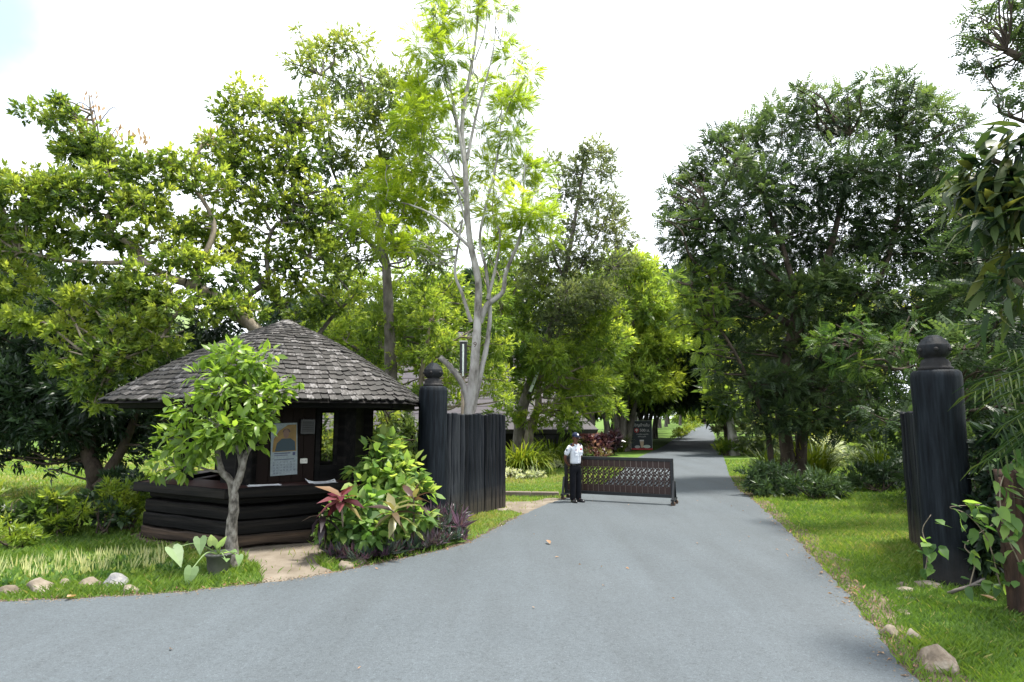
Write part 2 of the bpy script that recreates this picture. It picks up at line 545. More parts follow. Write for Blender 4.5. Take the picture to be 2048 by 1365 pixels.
# ---------------------------------------------------------------- colours of the place
mat_noise('asphalt_base', [(.1, .1, .1), (.2, .2, .2)])
def asphalt():
    m, nt, b, out = _new('asphalt')
    n1 = noise(nt, 0.35, 5, 0.6)
    n2 = noise(nt, 95, 4, 0.75)
    n3 = noise(nt, 1.0, 6, 0.6, stretch=(1.5, 0.16, 1))
    r1 = ramp(nt, [(.058, .0705, .081), (.066, .079, .090)], [0.35, 0.65])
    nt.links.new(n1.outputs['Fac'], r1.inputs[0])
    r2 = ramp(nt, [(.35, .35, .35), (.92, .92, .92), (1.03, 1.03, 1.03), (2.3, 2.3, 2.25)], [0.30, 0.43, 0.58, 0.72])
    nt.links.new(n2.outputs['Fac'], r2.inputs[0])
    r3 = ramp(nt, [(.88, .87, .86), (1.04, 1.04, 1.04)], [0.32, 0.62])
    nt.links.new(n3.outputs['Fac'], r3.inputs[0])
    # hairline cracks and small dark patches
    n4 = noise(nt, 1.1, 8, 0.75)
    r4 = ramp(nt, [(1, 1, 1), (.8, .79, .78), (1, 1, 1)], [0.485, 0.5, 0.515])
    nt.links.new(n4.outputs['Fac'], r4.inputs[0])
    n5 = noise(nt, 28, 5, 0.7)
    r5 = ramp(nt, [(.62, .61, .60), (.97, .97, .97), (1.02, 1.02, 1.02), (1.3, 1.3, 1.3)], [0.30, 0.45, 0.58, 0.72])
    nt.links.new(n5.outputs['Fac'], r5.inputs[0])
    prev = r1.outputs[0]
    for r in (r2, r3, r5, r4):
        mx = nt.nodes.new('ShaderNodeMixRGB'); mx.blend_type = 'MULTIPLY'; mx.inputs[0].default_value = 1 if r is not r4 else .35
        nt.links.new(prev, mx.inputs[1]); nt.links.new(r.outputs[0], mx.inputs[2]); prev = mx.outputs[0]
    nt.links.new(prev, b.inputs['Base Color'])
    b.inputs['Roughness'].default_value = 0.78
    b.inputs['Specular IOR Level'].default_value = 0.4
    bump(nt, b, n2.outputs['Fac'], 0.5, 0.006)
    return m
ASPHALT = asphalt()
LAWN = mat_noise('lawn', [(.040, .080, .018), (.074, .128, .024), (.115, .170, .034)], 1.6, rough=0.9, bmp=0.6, bscale=60, spec=0.1, dist=0.03)
SOIL = mat_noise('soil', [(.05, .037, .027), (.10, .076, .057), (.16, .125, .096)], 6, rough=0.95, bmp=0.6, bscale=45, spec=0.1, dist=0.02)
SAND = mat_noise('sandy_path', [(.105, .087, .067), (.155, .132, .105), (.205, .177, .145)], 2.2, rough=0.95, bmp=0.5, bscale=40, spec=0.1, dist=0.015)
HILL = mat_noise('hill_green', [(.10, .15, .06), (.19, .24, .11)], 0.05, rough=1, bmp=0.5, bscale=0.2, spec=0, dist=2)
CONCRETE = mat_noise('concrete', [(.12, .092, .078), (.18, .145, .125)], 5, rough=0.9, bmp=0.4, bscale=30)
STONE = mat_noise('stone', [(.07, .055, .038), (.15, .125, .094), (.23, .205, .165)], 5, rough=0.85, bmp=0.6, bscale=14, rnd=0.12, dist=0.03)
STONE_CREAM = mat_noise('cream_stone', [(.07, .055, .042), (.21, .165, .12), (.36, .32, .26)], 6, rough=0.85, bmp=0.8, bscale=16, dist=0.03)
STONE_WHITE = mat_noise('white_stone', [(.06, .065, .08), (.16, .16, .16), (.27, .255, .235)], 7, rough=0.8, bmp=0.8, bscale=12, dist=0.04)
BLACKWOOD = mat_noise('black_stained_wood', [(.003, .0042, .0058), (.0075, .0105, .0142), (.0155, .0205, .026)], 20, stretch=(1, 1, .09), rough=0.62, bmp=0.8, bscale=30, spec=0.10, dist=0.012, foot=(2, .35, (.030, .028, .027)))
PLANKWOOD = mat_noise('charred_plank', [(.003, .0038, .0052), (.0105, .0130, .0175), (.034, .038, .043)], 14, stretch=(.05, 1, 1), rough=0.66, bmp=1.0, bscale=34, spec=0.15, dist=0.012, rnd=0.14, foot=(0, .42, (.060, .050, .040)))
LOGDARK = mat_noise('dark_log', [(.0018, .0019, .0023), (.0055, .0053, .0054), (.019, .0165, .0145)], 9, stretch=(.06, 1, 1), rough=0.7, bmp=0.9, bscale=26, spec=0.10, dist=0.012, rnd=0.05)
LOGBROWN = mat_noise('bare_brown_log', [(.005, .004, .0035), (.026, .0175, .0125), (.085, .057, .038)], 8, stretch=(.06, 1, 1), rough=0.8, bmp=1.0, bscale=24, spec=0.25, dist=0.014)
REDTOP = mat_noise('dark_red_counter', [(.025, .009, .008), (.06, .024, .021)], 4, stretch=(.2, 1, 1), rough=0.5, bmp=0.2, bscale=20)
WALLBROWN = mat_noise('brown_panelling', [(.0045, .0020, .0014), (.0115, .0048, .0032)], 5, stretch=(1, 1, .1), rough=0.6, spec=.12, bmp=0.3)  # darkened so the colour itself carries the shade under the hut roof
GATEBROWN = mat_noise('dark_teak', [(.017, .0075, .0060), (.038, .017, .0135)], 9, stretch=(1, 1, .12), rough=0.5, bmp=0.3)
GATEMETAL = mat_noise('dark_painted_steel', [(.006, .008, .010), (.012, .0145, .017)], 8, rough=0.42, bmp=0.1)
def shingle_mat():
    m, nt, b, out = _new('weathered_shingle')
    at = nt.nodes.new('ShaderNodeAttribute'); at.attribute_name = 'tint'
    oi = nt.nodes.new('ShaderNodeObjectInfo')
    n = noise(nt, 9, 6, 0.65, stretch=(5, .7, 1))
    ad = nt.nodes.new('ShaderNodeMath'); ad.operation = 'ADD'
    nt.links.new(at.outputs['Fac'], ad.inputs[0]); nt.links.new(oi.outputs['Random'], ad.inputs[1])
    fr = nt.nodes.new('ShaderNodeMath'); fr.operation = 'FRACT'; nt.links.new(ad.outputs[0], fr.inputs[0])
    mm = nt.nodes.new('ShaderNodeMath'); mm.operation = 'MULTIPLY_ADD'
    nt.links.new(fr.outputs[0], mm.inputs[0]); mm.inputs[1].default_value = 0.42
    nt.links.new(n.outputs['Fac'], mm.inputs[2])
    r = ramp(nt, [(.0025, .0021, .0019), (.0065, .0053, .0047), (.0145, .0118, .0108), (.035, .031, .029), (.145, .138, .138)], [0.36, 0.54, 0.72, 0.86, 0.99])
    nt.links.new(mm.outputs[0], r.inputs[0])
    nt.links.new(r.outputs[0], b.inputs['Base Color'])
    b.inputs['Roughness'].default_value = 0.62
    b.inputs['Specular IOR Level'].default_value = 0.45
    bump(nt, b, n.outputs['Fac'], 0.9, 0.01)
    return m
SHINGLE = shingle_mat()
ROOFTILE = mat_noise('lilac_grey_roof', [(.036, .031, .038), (.055, .048, .057)], 2, stretch=(1, 1, 6), rough=0.7, bmp=0.4)
DARKWALL = mat_noise('dark_house_wall', [(.008, .007, .007), (.02, .017, .016)], 2, rough=0.8)
PAPER = mat_flat('white_paper', (.78, .80, .84), 0.6, 0.2)
PLASTIC_DARK = mat_flat('dark_plastic', (.015, .015, .017), 0.4)
PLASTIC_WHITE = mat_flat('off_white_plastic', (.55, .54, .5), 0.4)
PLASTIC_GREY = mat_noise('grey_pot_plastic', [(.065, .068, .062), (.125, .125, .115)], 6, rough=0.6, bmp=0.15)
RUBBER = mat_noise('worn_caster', [(.035, .022, .015), (.15, .10, .07)], 20, rough=0.7, bmp=0.3)
WIRE = mat_flat('grey_wire', (.25, .25, .26), 0.5)
TUBEGLASS = mat_flat('milky_tube', (.62, .68, .62), 0.3)
BARK_PALE = mat_noise('pale_bark', [(.09, .08, .07), (.22, .205, .185), (.36, .345, .325)], 5, stretch=(1, 1, .45), rough=0.8, bmp=0.7, bscale=16, dist=0.02, pos=[.33, .45, .62])
BARK_MOTTLED = mat_noise('mottled_bark', [(.045, .04, .033), (.15, .135, .115), (.24, .225, .20)], 16, stretch=(1, 1, .6), rough=0.85, bmp=0.9, bscale=24, dist=0.015, pos=[.36, .5, .64])
BARK_TAN = mat_noise('tan_bark', [(.075, .060, .042), (.18, .15, .11), (.29, .25, .195)], 5, stretch=(1, 1, .5), rough=0.85, bmp=0.8, bscale=14, dist=0.02)
BARK_GREY = mat_noise('grey_bark', [(.05, .043, .037), (.115, .10, .088), (.19, .17, .155)], 5, stretch=(1, 1, .5), rough=0.85, bmp=0.8, bscale=14, dist=0.02)
BARK_DARK = mat_noise('dark_bark', [(.022, .016, .012), (.06, .045, .034), (.10, .075, .058)], 6, stretch=(1, 1, .3), rough=0.9, bmp=0.9, bscale=16, dist=0.03)
BARK_RED = mat_noise('reddish_bark', [(.012, .007, .005), (.040, .021, .013), (.085, .048, .030)], 9, stretch=(1, 1, .12), rough=0.9, bmp=1.0, bscale=22, dist=0.03)
# leaf colours: the species and the age of the leaf
LF_BROAD = mat_leaf('broad_leaf', [(.024, .048, .014), (.070, .118, .024), (.16, .215, .036), (.26, .30, .055)], trans=0.48, rough=0.38)
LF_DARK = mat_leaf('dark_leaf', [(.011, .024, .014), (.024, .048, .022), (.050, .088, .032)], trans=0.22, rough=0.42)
LF_WILLOW = mat_leaf('slender_leaf', [(.040, .064, .026), (.094, .138, .038), (.18, .22, .046), (.28, .30, .05)], trans=0.48, rough=0.42)
LF_FEATHER = mat_leaf('bright_feather_leaf', [(.085, .14, .020), (.175, .245, .022), (.29, .35, .028)], trans=0.56, rough=0.5, spec=0.2)
LF_AIRY = mat_leaf('grey_green_leaf', [(.055, .076, .040), (.105, .135, .060), (.165, .19, .072)], trans=0.42, rough=0.5)
LF_LEGUME = mat_leaf('deep_feather_leaf', [(.018, .036, .018), (.040, .070, .030), (.095, .140, .046)], trans=0.38, rough=0.42)
LF_LIME = mat_leaf('lime_leaf', [(.050, .092, .022), (.135, .20, .034), (.26, .315, .05)], trans=0.52, rough=0.42)
LF_YOUNG = mat_leaf('young_tree_leaf', [(.062, .120, .020), (.135, .22, .034), (.24, .32, .05)], trans=0.46, rough=0.36, rnd=0.7)
LF_CREEPER = mat_leaf('creeper_leaf', [(.034, .085, .022), (.075, .15, .034), (.15, .24, .06), (.28, .33, .09)], trans=0.44, rough=0.48, rnd=0.7)
LF_STRAP = mat_leaf('strap_leaf', [(.030, .060, .012), (.095, .145, .016), (.22, .25, .024)], trans=0.35, rough=0.4)
LF_GOLD = mat_leaf('golden_leaf', [(.055, .11, .014), (.125, .19, .020), (.22, .27, .028)], trans=0.35, rough=0.45)
LF_PURPLE = mat_leaf('purple_leaf', [(.010, .007, .011), (.028, .012, .020), (.085, .032, .048), (.26, .15, .16)], trans=0.2, rough=0.32, spec=0.5)
LF_CORDY = mat_leaf('red_cordyline_leaf', [(.025, .007, .012), (.085, .018, .03), (.17, .06, .065), (.15, .14, .05)], trans=0.25, rough=0.33, rnd=0.9)
LF_BRONZE = mat_leaf('bronze_leaf', [(.025, .012, .014), (.075, .04, .032), (.13, .13, .05), (.22, .20, .09)], trans=0.22, rough=0.33, rnd=0.9)
LF_RHOEO = mat_leaf('purple_green_strap', [(.02, .038, .028), (.035, .065, .045), (.065, .035, .06), (.10, .055, .085)], trans=0.2, rough=0.35)
LF_VARIEG = mat_leaf('cream_striped_leaf', [(.10, .17, .04), (.30, .36, .15), (.48, .48, .26)], trans=0.3, rough=0.45)
LF_WHITE = mat_leaf('white_edged_leaf', [(.10, .15, .06), (.36, .40, .28), (.55, .57, .46)], trans=0.3, rough=0.45)
LF_CALAD = mat_leaf('pale_caladium_leaf', [(.13, .22, .08), (.24, .32, .18)], trans=0.45, rough=0.45, rnd=0.8)
LF_DRAC = mat_leaf('glossy_strap_leaf', [(.009, .023, .011), (.020, .042, .017), (.055, .08, .022), (.18, .17, .04)], trans=0.25, rough=0.5, spec=0.22, rnd=0.8)
LF_DRY = mat_leaf('dry_leaf', [(.10, .055, .030), (.22, .13, .075), (.36, .24, .15)], trans=0.2, rough=0.7, rnd=0.9)
LF_PALM = mat_leaf('palm_leaf', [(.008, .022, .009), (.022, .046, .015), (.055, .08, .02)], trans=0.2, rough=0.65, spec=.1)
GRASS = mat_leaf('grass_blade', [(.036, .076, .016), (.074, .138, .022), (.13, .205, .032), (.25, .23, .09)], trans=0.35, rough=0.5, spec=0.25)

# ---------------------------------------------------------------- ground, road, paths, hill
def sheet_grid(name, x0, x1, y0, y1, z, mat):
    bm = bmesh.new()
    bmesh.ops.create_grid(bm, x_segments=2, y_segments=2, size=0.5)
    bmesh.ops.transform(bm, matrix=Matrix.Translation(((x0+x1)/2, (y0+y1)/2, z)) @ Matrix.Diagonal((x1-x0, y1-y0, 1, 1)), verts=bm.verts)
    return link(name, bm_mesh(name, bm, mat))
tag(sheet_grid('ground', -900, 900, -60, 1500, 0.0, LAWN), 'green lawn spreading around the drive and under the trees', kind='structure')

def road_c(Y): return 3.42 + 0.31*(Y-15)
LEFT_NEAR = [(1.098, 15.453), (0.327, 13.542), (-0.348, 11.483), (-0.746, 10.244), (-1.28, 9.514), (-1.701, 9.033), (-2.141, 8.572), (-2.591, 8.133), (-2.998, 7.895), (-3.479, 7.628), (-4.098, 7.379), (-4.838, 7.223), (-5.577, 7.109), (-7.077, 6.982)]
RIGHT_NEAR = [(6.124, 16.737), (5.547, 14.2), (5.047, 12.113), (4.606, 10.323), (4.222, 8.884), (3.742, 7.223), (3.34, 5.965), (3.108, 5.046)]
def smooth2(P, n=6): return [(p.x, p.y) for p in catmull([(a, b, 0) for a, b in P], n)]
far = [22, 30, 45, 60, 80, 110, 150, 200]
L_edge = [(road_c(Y)-1.95 - (0.5 if 25 < Y < 40 else 0), Y) for Y in far[::-1]] + smooth2([(road_c(17.5)-2.0, 17.5)] + LEFT_NEAR) + [(-14, 6.2), (-60, 3)]
R_edge = [(road_c(Y)+1.95, Y) for Y in far[::-1]] + smooth2([(road_c(18)+1.98, 18)] + RIGHT_NEAR) + [(2.7, 3.2), (2.2, 1.5), (1.9, -2), (1.9, -30)]
def jag(P, a):
    out = [P[0]]
    for p, q in zip(P[:-1], P[1:]):
        d = math.dist(p, q); n = max(1, min(14, int(d/0.12))) if p[1] < 30 and abs(p[0]) < 14 else 1
        for k in range(1, n+1):
            t = k/n
            out.append((p[0]+(q[0]-p[0])*t + random.uniform(-a, a), p[1]+(q[1]-p[1])*t + random.uniform(-a, a)))
    return out
L_j, R_j = jag(L_edge, .030), jag(R_edge, .038)
road_poly = L_j + [(-60, -30)] + R_j[::-1]
tag(sheet('road', road_poly, 0.014, ASPHALT), 'worn grey asphalt drive running through the gate into the trees', kind='structure')
def verge(name, E, inn, out, side, z, mat):
    """earth strip along a road edge, ragged on the outside"""
    A, B = [], []
    ph = random.uniform(0, 6)
    for i, p in enumerate(E):
        a = E[max(0, i-1)]; b = E[min(len(E)-1, i+1)]
        d = Vector((b[0]-a[0], b[1]-a[1])).normalized(); n = Vector((-d.y, d.x))*side
        w = out*(0.45 + 0.55*abs(math.sin(i*0.23+ph)) + random.uniform(-.15, .15))
        A.append((p[0]-n.x*inn, p[1]-n.y*inn)); B.append((p[0]+n.x*w, p[1]+n.y*w))
    bm = bmesh.new()
    va = [bm.verts.new((*p, z)) for p in A]; vb = [bm.verts.new((*p, z)) for p in B]
    for i in range(len(E)-1): bm.faces.new((va[i], va[i+1], vb[i+1], vb[i]))
    bm.normal_update()
    for f in bm.faces:
        if f.normal.z < 0: f.normal_flip()
    return link(name, bm_mesh(name, bm, mat)), A + B[::-1]
nearR = [p for p in R_j if p[1] < 24]; nearL = [p for p in L_j if 4 < p[1] < 18 and p[0] > -9]
vr, vr_poly = verge('dirt_verge', nearR, .1, .42, 1, 0.005, SOIL)
tag(vr, 'brown earth edge along the right side of the road', kind='structure')
vl, vl_poly = verge('dirt_verge', nearL, .1, .13, -1, 0.005, SOIL)
tag(vl, 'brown earth edge along the left side of the road', kind='structure')
path_poly = jag(smooth2([(-4.334, 10.323), (-3.924, 10.569), (-3.485, 11.685), (-2.977, 13.008), (-2.375, 11.583), (-2.703, 10.445), (-2.785, 9.582), (-2.677, 8.943), (-2.285, 8.334), (-2.605, 7.988), (-2.963, 7.804), (-3.341, 8.6), (-3.801, 9.251), (-4.199, 9.939)], 5), .02)
tag(sheet('footpath', path_poly, 0.009, SAND), 'bare sandy path from the road to the guard hut counter', kind='structure')
drive_poly = jag(smooth2([(-1.921, 15.011), (-0.768, 15.362), (0.432, 15.362), (0.951, 16.02), (1.52, 15.453), (1.04, 13.9), (0.374, 13.336), (-0.209, 14.123), (-0.93, 14.2), (-1.796, 14.048)], 5), .02)
tag(sheet('sandy_track', drive_poly, 0.009, SAND), 'bare sandy track behind the plank fence joining the road', kind='structure')
patch_poly = jag(smooth2([(-6.566, 11.007), (-6.455, 11.483), (-5.261, 10.872), (-4.327, 10.089), (-4.391, 9.722), (-5.186, 10.089), (-5.869, 10.323)], 5), .03)
tag(sheet('dirt_patch', patch_poly, 0.006, SOIL), 'bare earth under the left side of the hut', kind='structure')
patch2 = jag([(4.75+.8*math.cos(a*.5)*(1+.2*math.sin(a*1.5)), 4.75+.6*math.sin(a*.5)) for a in range(13)][:-1], .05)
tag(sheet('dirt_patch', patch2, 0.0065, SOIL), 'bare dark earth in the grass behind the cream boulder', kind='structure')
hilly = bmesh.new()
bmesh.ops.create_grid(hilly, x_segments=60, y_segments=24, size=0.5)
for v in hilly.verts:
    x, y = v.co.x*700 - 520, v.co.y*260 + 420
    e = max(0, 1-abs(v.co.y*2)**2)*max(0, 1-abs(v.co.x*2)**4)
    v.co = (x, y, -2 + 150*e*(0.75+.15*math.sin(x*.02)+.12*math.sin(x*.051+y*.03)))
tag(link('hill', bm_mesh('hill', hilly, HILL, True)), 'pale green wooded hill far beyond the lawn at the left', kind='structure')

cover_poly = [(-1.658, 11.483), (-1.343, 12.003), (-0.883, 11.483), (-0.739, 10.364), (-1.224, 9.652), (-1.595, 9.22), (-2.056, 8.768), (-2.546, 8.943), (-2.861, 9.687), (-2.946, 10.445), (-2.446, 11.099)]
# ---------------------------------------------------------------- grass
def in_poly(P, poly):
    x, y = P[:, 0], P[:, 1]
    ins = np.zeros(len(P), bool)
    Q = np.array(poly)
    for (x0, y0), (x1, y1) in zip(Q, np.roll(Q, -1, axis=0)):
        c = ((y0 > y) != (y1 > y))
        if not c.any(): continue
        with np.errstate(divide='ignore', invalid='ignore'):
            xi = (x1-x0)*(y-y0)/(y1-y0) + x0
        ins ^= c & (x < xi)
    return ins
def grass_field(name, x0, x1, y0, y1, dens, hgt, wid, label, fall=8.0, keep=None, tint0=.46):
    n = int((x1-x0)*(y1-y0)*dens)
    P = np.column_stack([rng.uniform(x0, x1, n), rng.uniform(y0, y1, n)])
    d = np.hypot(P[:, 0], P[:, 1])
    k = (rng.random(n) < np.minimum(1, (fall/d)**2)) & (np.abs(P[:, 0]) < .84*P[:, 1]+.6)
    P = P[k]
    out = in_poly(P, road_poly) | (in_poly(P, path_poly) & (rng.random(len(P)) < .985)) | (in_poly(P, drive_poly) & (rng.random(len(P)) < .97))
    out |= (in_poly(P, patch_poly) & (rng.random(len(P)) < .93)) | (in_poly(P, vr_poly) & (rng.random(len(P)) < .72)) | (in_poly(P, vl_poly) & (rng.random(len(P)) < .6))
    out |= np.hypot(P[:, 0]+4.35, P[:, 1]-11.95) < 2.0
    bare = np.sin(P[:, 0]*1.9+2*np.sin(P[:, 1]*.8+1))*np.sin(P[:, 1]*1.6+1.5*np.sin(P[:, 0]*1.1)) + .35*np.sin(P[:, 0]*6.1)*np.sin(P[:, 1]*5.3)
    out |= (bare > .62) & (rng.random(len(P)) < .6)
    out |= (np.hypot((P[:, 0]-4.75)/.75, (P[:, 1]-4.75)/.55) < 1) & (rng.random(len(P)) < .75)
    out |= in_poly(P, cover_poly) & (rng.random(len(P)) < .85)
    P = P[~out]
    if keep is not None: P = P[keep(P)]
    n = len(P)
    d = np.hypot(P[:, 0], P[:, 1])
    cl = np.sin(P[:, 0]*2.3+np.sin(P[:, 1]*1.7)*2)*np.sin(P[:, 1]*2.9+np.sin(P[:, 0]*1.3)*2)
    cl2 = np.sin(P[:, 0]*.7+1)*np.sin(P[:, 1]*.9+2)
    h = hgt*(.55+.9*rng.random(n))*(1+.35*cl)
    w = wid*(.6+.8*rng.random(n))*np.maximum(1, d/8)
    az = rng.uniform(0, 2*np.pi, n); ln = h*rng.uniform(.2, 1.1, n)
    ux, uy = np.cos(az), np.sin(az)
    wx, wy = -uy*w/2, ux*w/2
    z0 = np.full(n, .0)
    V = np.empty((n, 4, 3))
    V[:, 0] = np.column_stack([P[:, 0]-wx, P[:, 1]-wy, z0]); V[:, 1] = np.column_stack([P[:, 0]+wx, P[:, 1]+wy, z0])
    V[:, 2] = np.column_stack([P[:, 0]+ux*ln*.35+wx*.7, P[:, 1]+uy*ln*.35+wy*.7, h*.6])
    V[:, 3] = np.column_stack([P[:, 0]+ux*ln, P[:, 1]+uy*ln, h])
    b = (np.arange(n)*4)[:, None]
    T = np.concatenate([b+[[0, 1, 2]], b+[[0, 2, 3]]])
    t = np.clip(tint0 + .13*cl + .16*cl2 + rng.normal(0, .13, n), 0, 1)
    t = np.where(rng.random(n) < .03, .97, t)
    me = mesh_tris(name, V.reshape(-1, 3), T, np.repeat(t, 4), GRASS)
    return tag(link(name, me), label, kind='stuff')
grass_field('grass', 2.2, 10, 3.2, 13, 3400, .062, .0085, 'short green grass on the lawn right of the road')
grass_field('grass', 3.5, 16, 13, 30, 1500, .075, .009, 'sunlit short grass further along the right of the road', fall=10, tint0=.5)
grass_field('grass', -10, -1.0, 6.0, 13.5, 3000, .07, .009, 'short green grass around the guard hut and border stones')
grass_field('grass', -2, 9, 10.5, 30, 1700, .055, .009, 'bright short grass beside the plank fence and behind the barrier', fall=10, tint0=.68)
grass_field('grass', -32, -4, 13.5, 44, 900, .08, .014, 'bright lawn grass behind the hut', fall=11.5, tint0=.66)

# ---------------------------------------------------------------- guard hut
HX, HY = -4.35, 11.95
hut = thing('guard_hut', 'six-sided dark timber guard hut with grey shingle roof beside the drive', 'hut', (HX, HY, 0))
def hexv(r, k, z=0.0):
    a = R(-89 + 60*k)
    return Vector((HX + r*math.cos(a), HY + r*math.sin(a), z))
# log base: four courses on each of the six sides
log_z = [(0.10, .21), (.32, .22), (.54, .21), (.715, .11)]
for k in range(6):
    for i, (z, h) in enumerate(log_z):
        rr = 2.21 - (0.10 if i == 3 else 0.02*i)
        a, b = hexv(rr, k), hexv(rr, k+1)
        L = (b-a).length
        if k in (0, 5) and i == 0: mat = LOGBROWN
        else: mat = LOGDARK
        bm = rough_beam(L, .2, h-.012, .018, n=7, jit=.016 if i == 0 else .008, seed=k*7+i)
        if i == 0 and k in (0, 5):
            for v in bm.verts:
                if v.co.z < 0: v.co.z += .05*max(0, math.sin(v.co.x*3.1+k)) 
        o = link('log', bm_mesh('log', bm, mat), hut)
        d = (b-a).normalized()
        m = Matrix.Rotation(math.atan2(d.y, d.x), 4, 'Z')
        o.matrix_local = Matrix.Translation(a - Vector((HX, HY, 0)) + Vector((0, 0, z)) + (Vector((-d.y, d.x, 0))*.1)) @ m
# counter: slab, red top, front edge boards
bm = bmesh.new()
for (ro, ri, z0, z1) in ((2.30, 1.35, .775, .905),):
    vs = [[bm.verts.new(hexv(r, k, z) - Vector((HX, HY, 0))) for k in range(6)] for (r, z) in ((ro, z0), (ro, z1), (ri, z1), (ri, z0))]
    for j in range(4):
        for k in range(6):
            bm.faces.new((vs[j][k], vs[j][(k+1) % 6], vs[(j+1) % 4][(k+1) % 6], vs[(j+1) % 4][k]))
bmesh.ops.recalc_face_normals(bm, faces=bm.faces)
link('counter_slab', bm_mesh('counter_slab', bm, LOGDARK), hut)
for k in range(6):
    a, b = hexv(2.26, k), hexv(2.26, k+1); c, d = hexv(1.36, k+1), hexv(1.36, k)
    bm = bmesh.new()
    for z in (.908, .925):
        pass
    lo = [bm.verts.new(p - Vector((HX, HY, 0)) + Vector((0, 0, .906))) for p in (a, b, c, d)]
    hi = [bm.verts.new(p - Vector((HX, HY, 0)) + Vector((0, 0, .926))) for p in (a, b, c, d)]
    bm.faces.new(hi); bm.faces.new(lo[::-1])
    for i in range(4): bm.faces.new((lo[i], lo[(i+1) % 4], hi[(i+1) % 4], hi[i]))
    bmesh.ops.recalc_face_normals(bm, faces=bm.faces)
    link('counter_top', bm_mesh('counter_top', bm, REDTOP), hut)
    a, b = hexv(2.36, k), hexv(2.36, k+1)
    dd = (b-a).normalized()
    o = link('counter_edge', bm_mesh('counter_edge', rough_beam((b-a).length, .075, .15, .012, 6, .004, seed=40+k), LOGDARK), hut)
    o.matrix_local = Matrix.Translation(a - Vector((HX, HY, 0)) + Vector((-dd.y, dd.x, 0))*.04 + Vector((0, 0, .855))) @ Matrix.Rotation(math.atan2(dd.y, dd.x), 4, 'Z')
# floor and posts
bm = bmesh.new()
f = bm.faces.new([bm.verts.new(hexv(2.12, k, .12) - Vector((HX, HY, 0))) for k in range(6)])
link('floorboards', bm_mesh('floorboards', bm, LOGDARK), hut)
for k in range(6):
    p = hexv(1.6, k) - Vector((HX, HY, 0))
    bm = box_bm(.27, .27, 2.15, .015)
    o = link('post', bm_mesh('post', bm, LOGDARK), hut)
    o.matrix_local = Matrix.Translation(p + Vector((0, 0, .13))) @ Matrix.Rotation(R(-89+60*k), 4, 'Z')
    # eave beam and rafter
    a, b = hexv(2.62, k), hexv(2.62, k+1); dd = (b-a).normalized()
    o = link('eave_beam', bm_mesh('eave_beam', rough_beam((b-a).length, .09, .13, .008, 3, .003, seed=60+k), LOGDARK), hut)
    o.matrix_local = Matrix.Translation(a - Vector((HX, HY, 0)) + Vector((0, 0, 2.22))) @ Matrix.Rotation(math.atan2(dd.y, dd.x), 4, 'Z')
    a = hexv(1.6, k); b = hexv(1.6, k+1); dd = (b-a).normalized()
    o = link('wall_plate', bm_mesh('wall_plate', rough_beam((b-a).length, .14, .16, .008, 3, .003, seed=80+k), LOGDARK), hut)
    o.matrix_local = Matrix.Translation(a - Vector((HX, HY, 0)) + Vector((0, 0, 2.36))) @ Matrix.Rotation(math.atan2(dd.y, dd.x), 4, 'Z')
    for s in (0, .33, .66):
        pa = hexv(1.5, k).lerp(hexv(1.5, k+1), s); pb = hexv(2.84, k).lerp(hexv(2.84, k+1), s)
        pa.z, pb.z = 2.86, 2.27
        pa -= Vector((HX, HY, 0)); pb -= Vector((HX, HY, 0))
        o = link('rafter', bm_mesh('rafter', rough_beam((pb-pa).length, .06, .09, .004, 2, .002, seed=k), LOGDARK), hut)
        z = (pb-pa).normalized(); y = Vector((0, 0, 1)).cross(z).normalized()
        o.matrix_local = Matrix.Translation(pa) @ Matrix((z, y, z.cross(y))).transposed().to_4x4()
# walls between the inner posts (local x along the wall from post k)
def wall_M(k):
    a, b = hexv(1.6, k), hexv(1.6, k+1); d = (b-a).normalized()
    return Matrix.Translation(a - Vector((HX, HY, 0))) @ Matrix.Rotation(math.atan2(d.y, d.x), 4, 'Z')
def wall_box(name, k, s0, s1, z0, z1, t, mat, off=0.0, par=None):
    bm = box_bm(s1-s0, t, z1-z0, .003)
    o = link(name, bm_mesh(name, bm, mat), par or hut)
    o.matrix_local = wall_M(k) @ Matrix.Translation(((s0+s1)/2, off, z0))
    return o
for i in range(5):       # boarded wall with the calendar
    s0 = .15 + i*.185
    wall_box('wall_board', 0, s0, s0+.182, .93, 2.28, .03, WALLBROWN, random.uniform(-.002, .002))
wall_box('window_frame', 0, 1.085, 1.165, .93, 2.28, .08, LOGDARK)
wall_box('window_frame', 0, 1.40, 1.465, 1.19, 2.12, .08, LOGDARK)
wall_box('window_frame', 0, 1.167, 1.463, .93, 1.188, .08, LOGDARK)
wall_box('window_frame', 0, 1.167, 1.463, 2.122, 2.28, .08, LOGDARK)
for k, parts in ((1, [(.14, 1.46, .13, 2.28)]), (2, [(.14, .4, .13, 2.28), (.402, 1.2, .13, 1.1), (.402, 1.2, 2.1, 2.28), (1.202, 1.46, .13, 2.28)]),
                 (3, [(.14, 1.46, .13, 2.28)]), (4, [(.14, 1.46, .13, .98)]), (5, [(.14, 1.46, .13, .92), (.14, 1.46, 2.14, 2.28), (1.0, 1.46, .922, 2.138)])):
    for (s0, s1, z0, z1) in parts: wall_box('wall_panel', k, s0, s1, z0, z1, .05, LOGDARK)
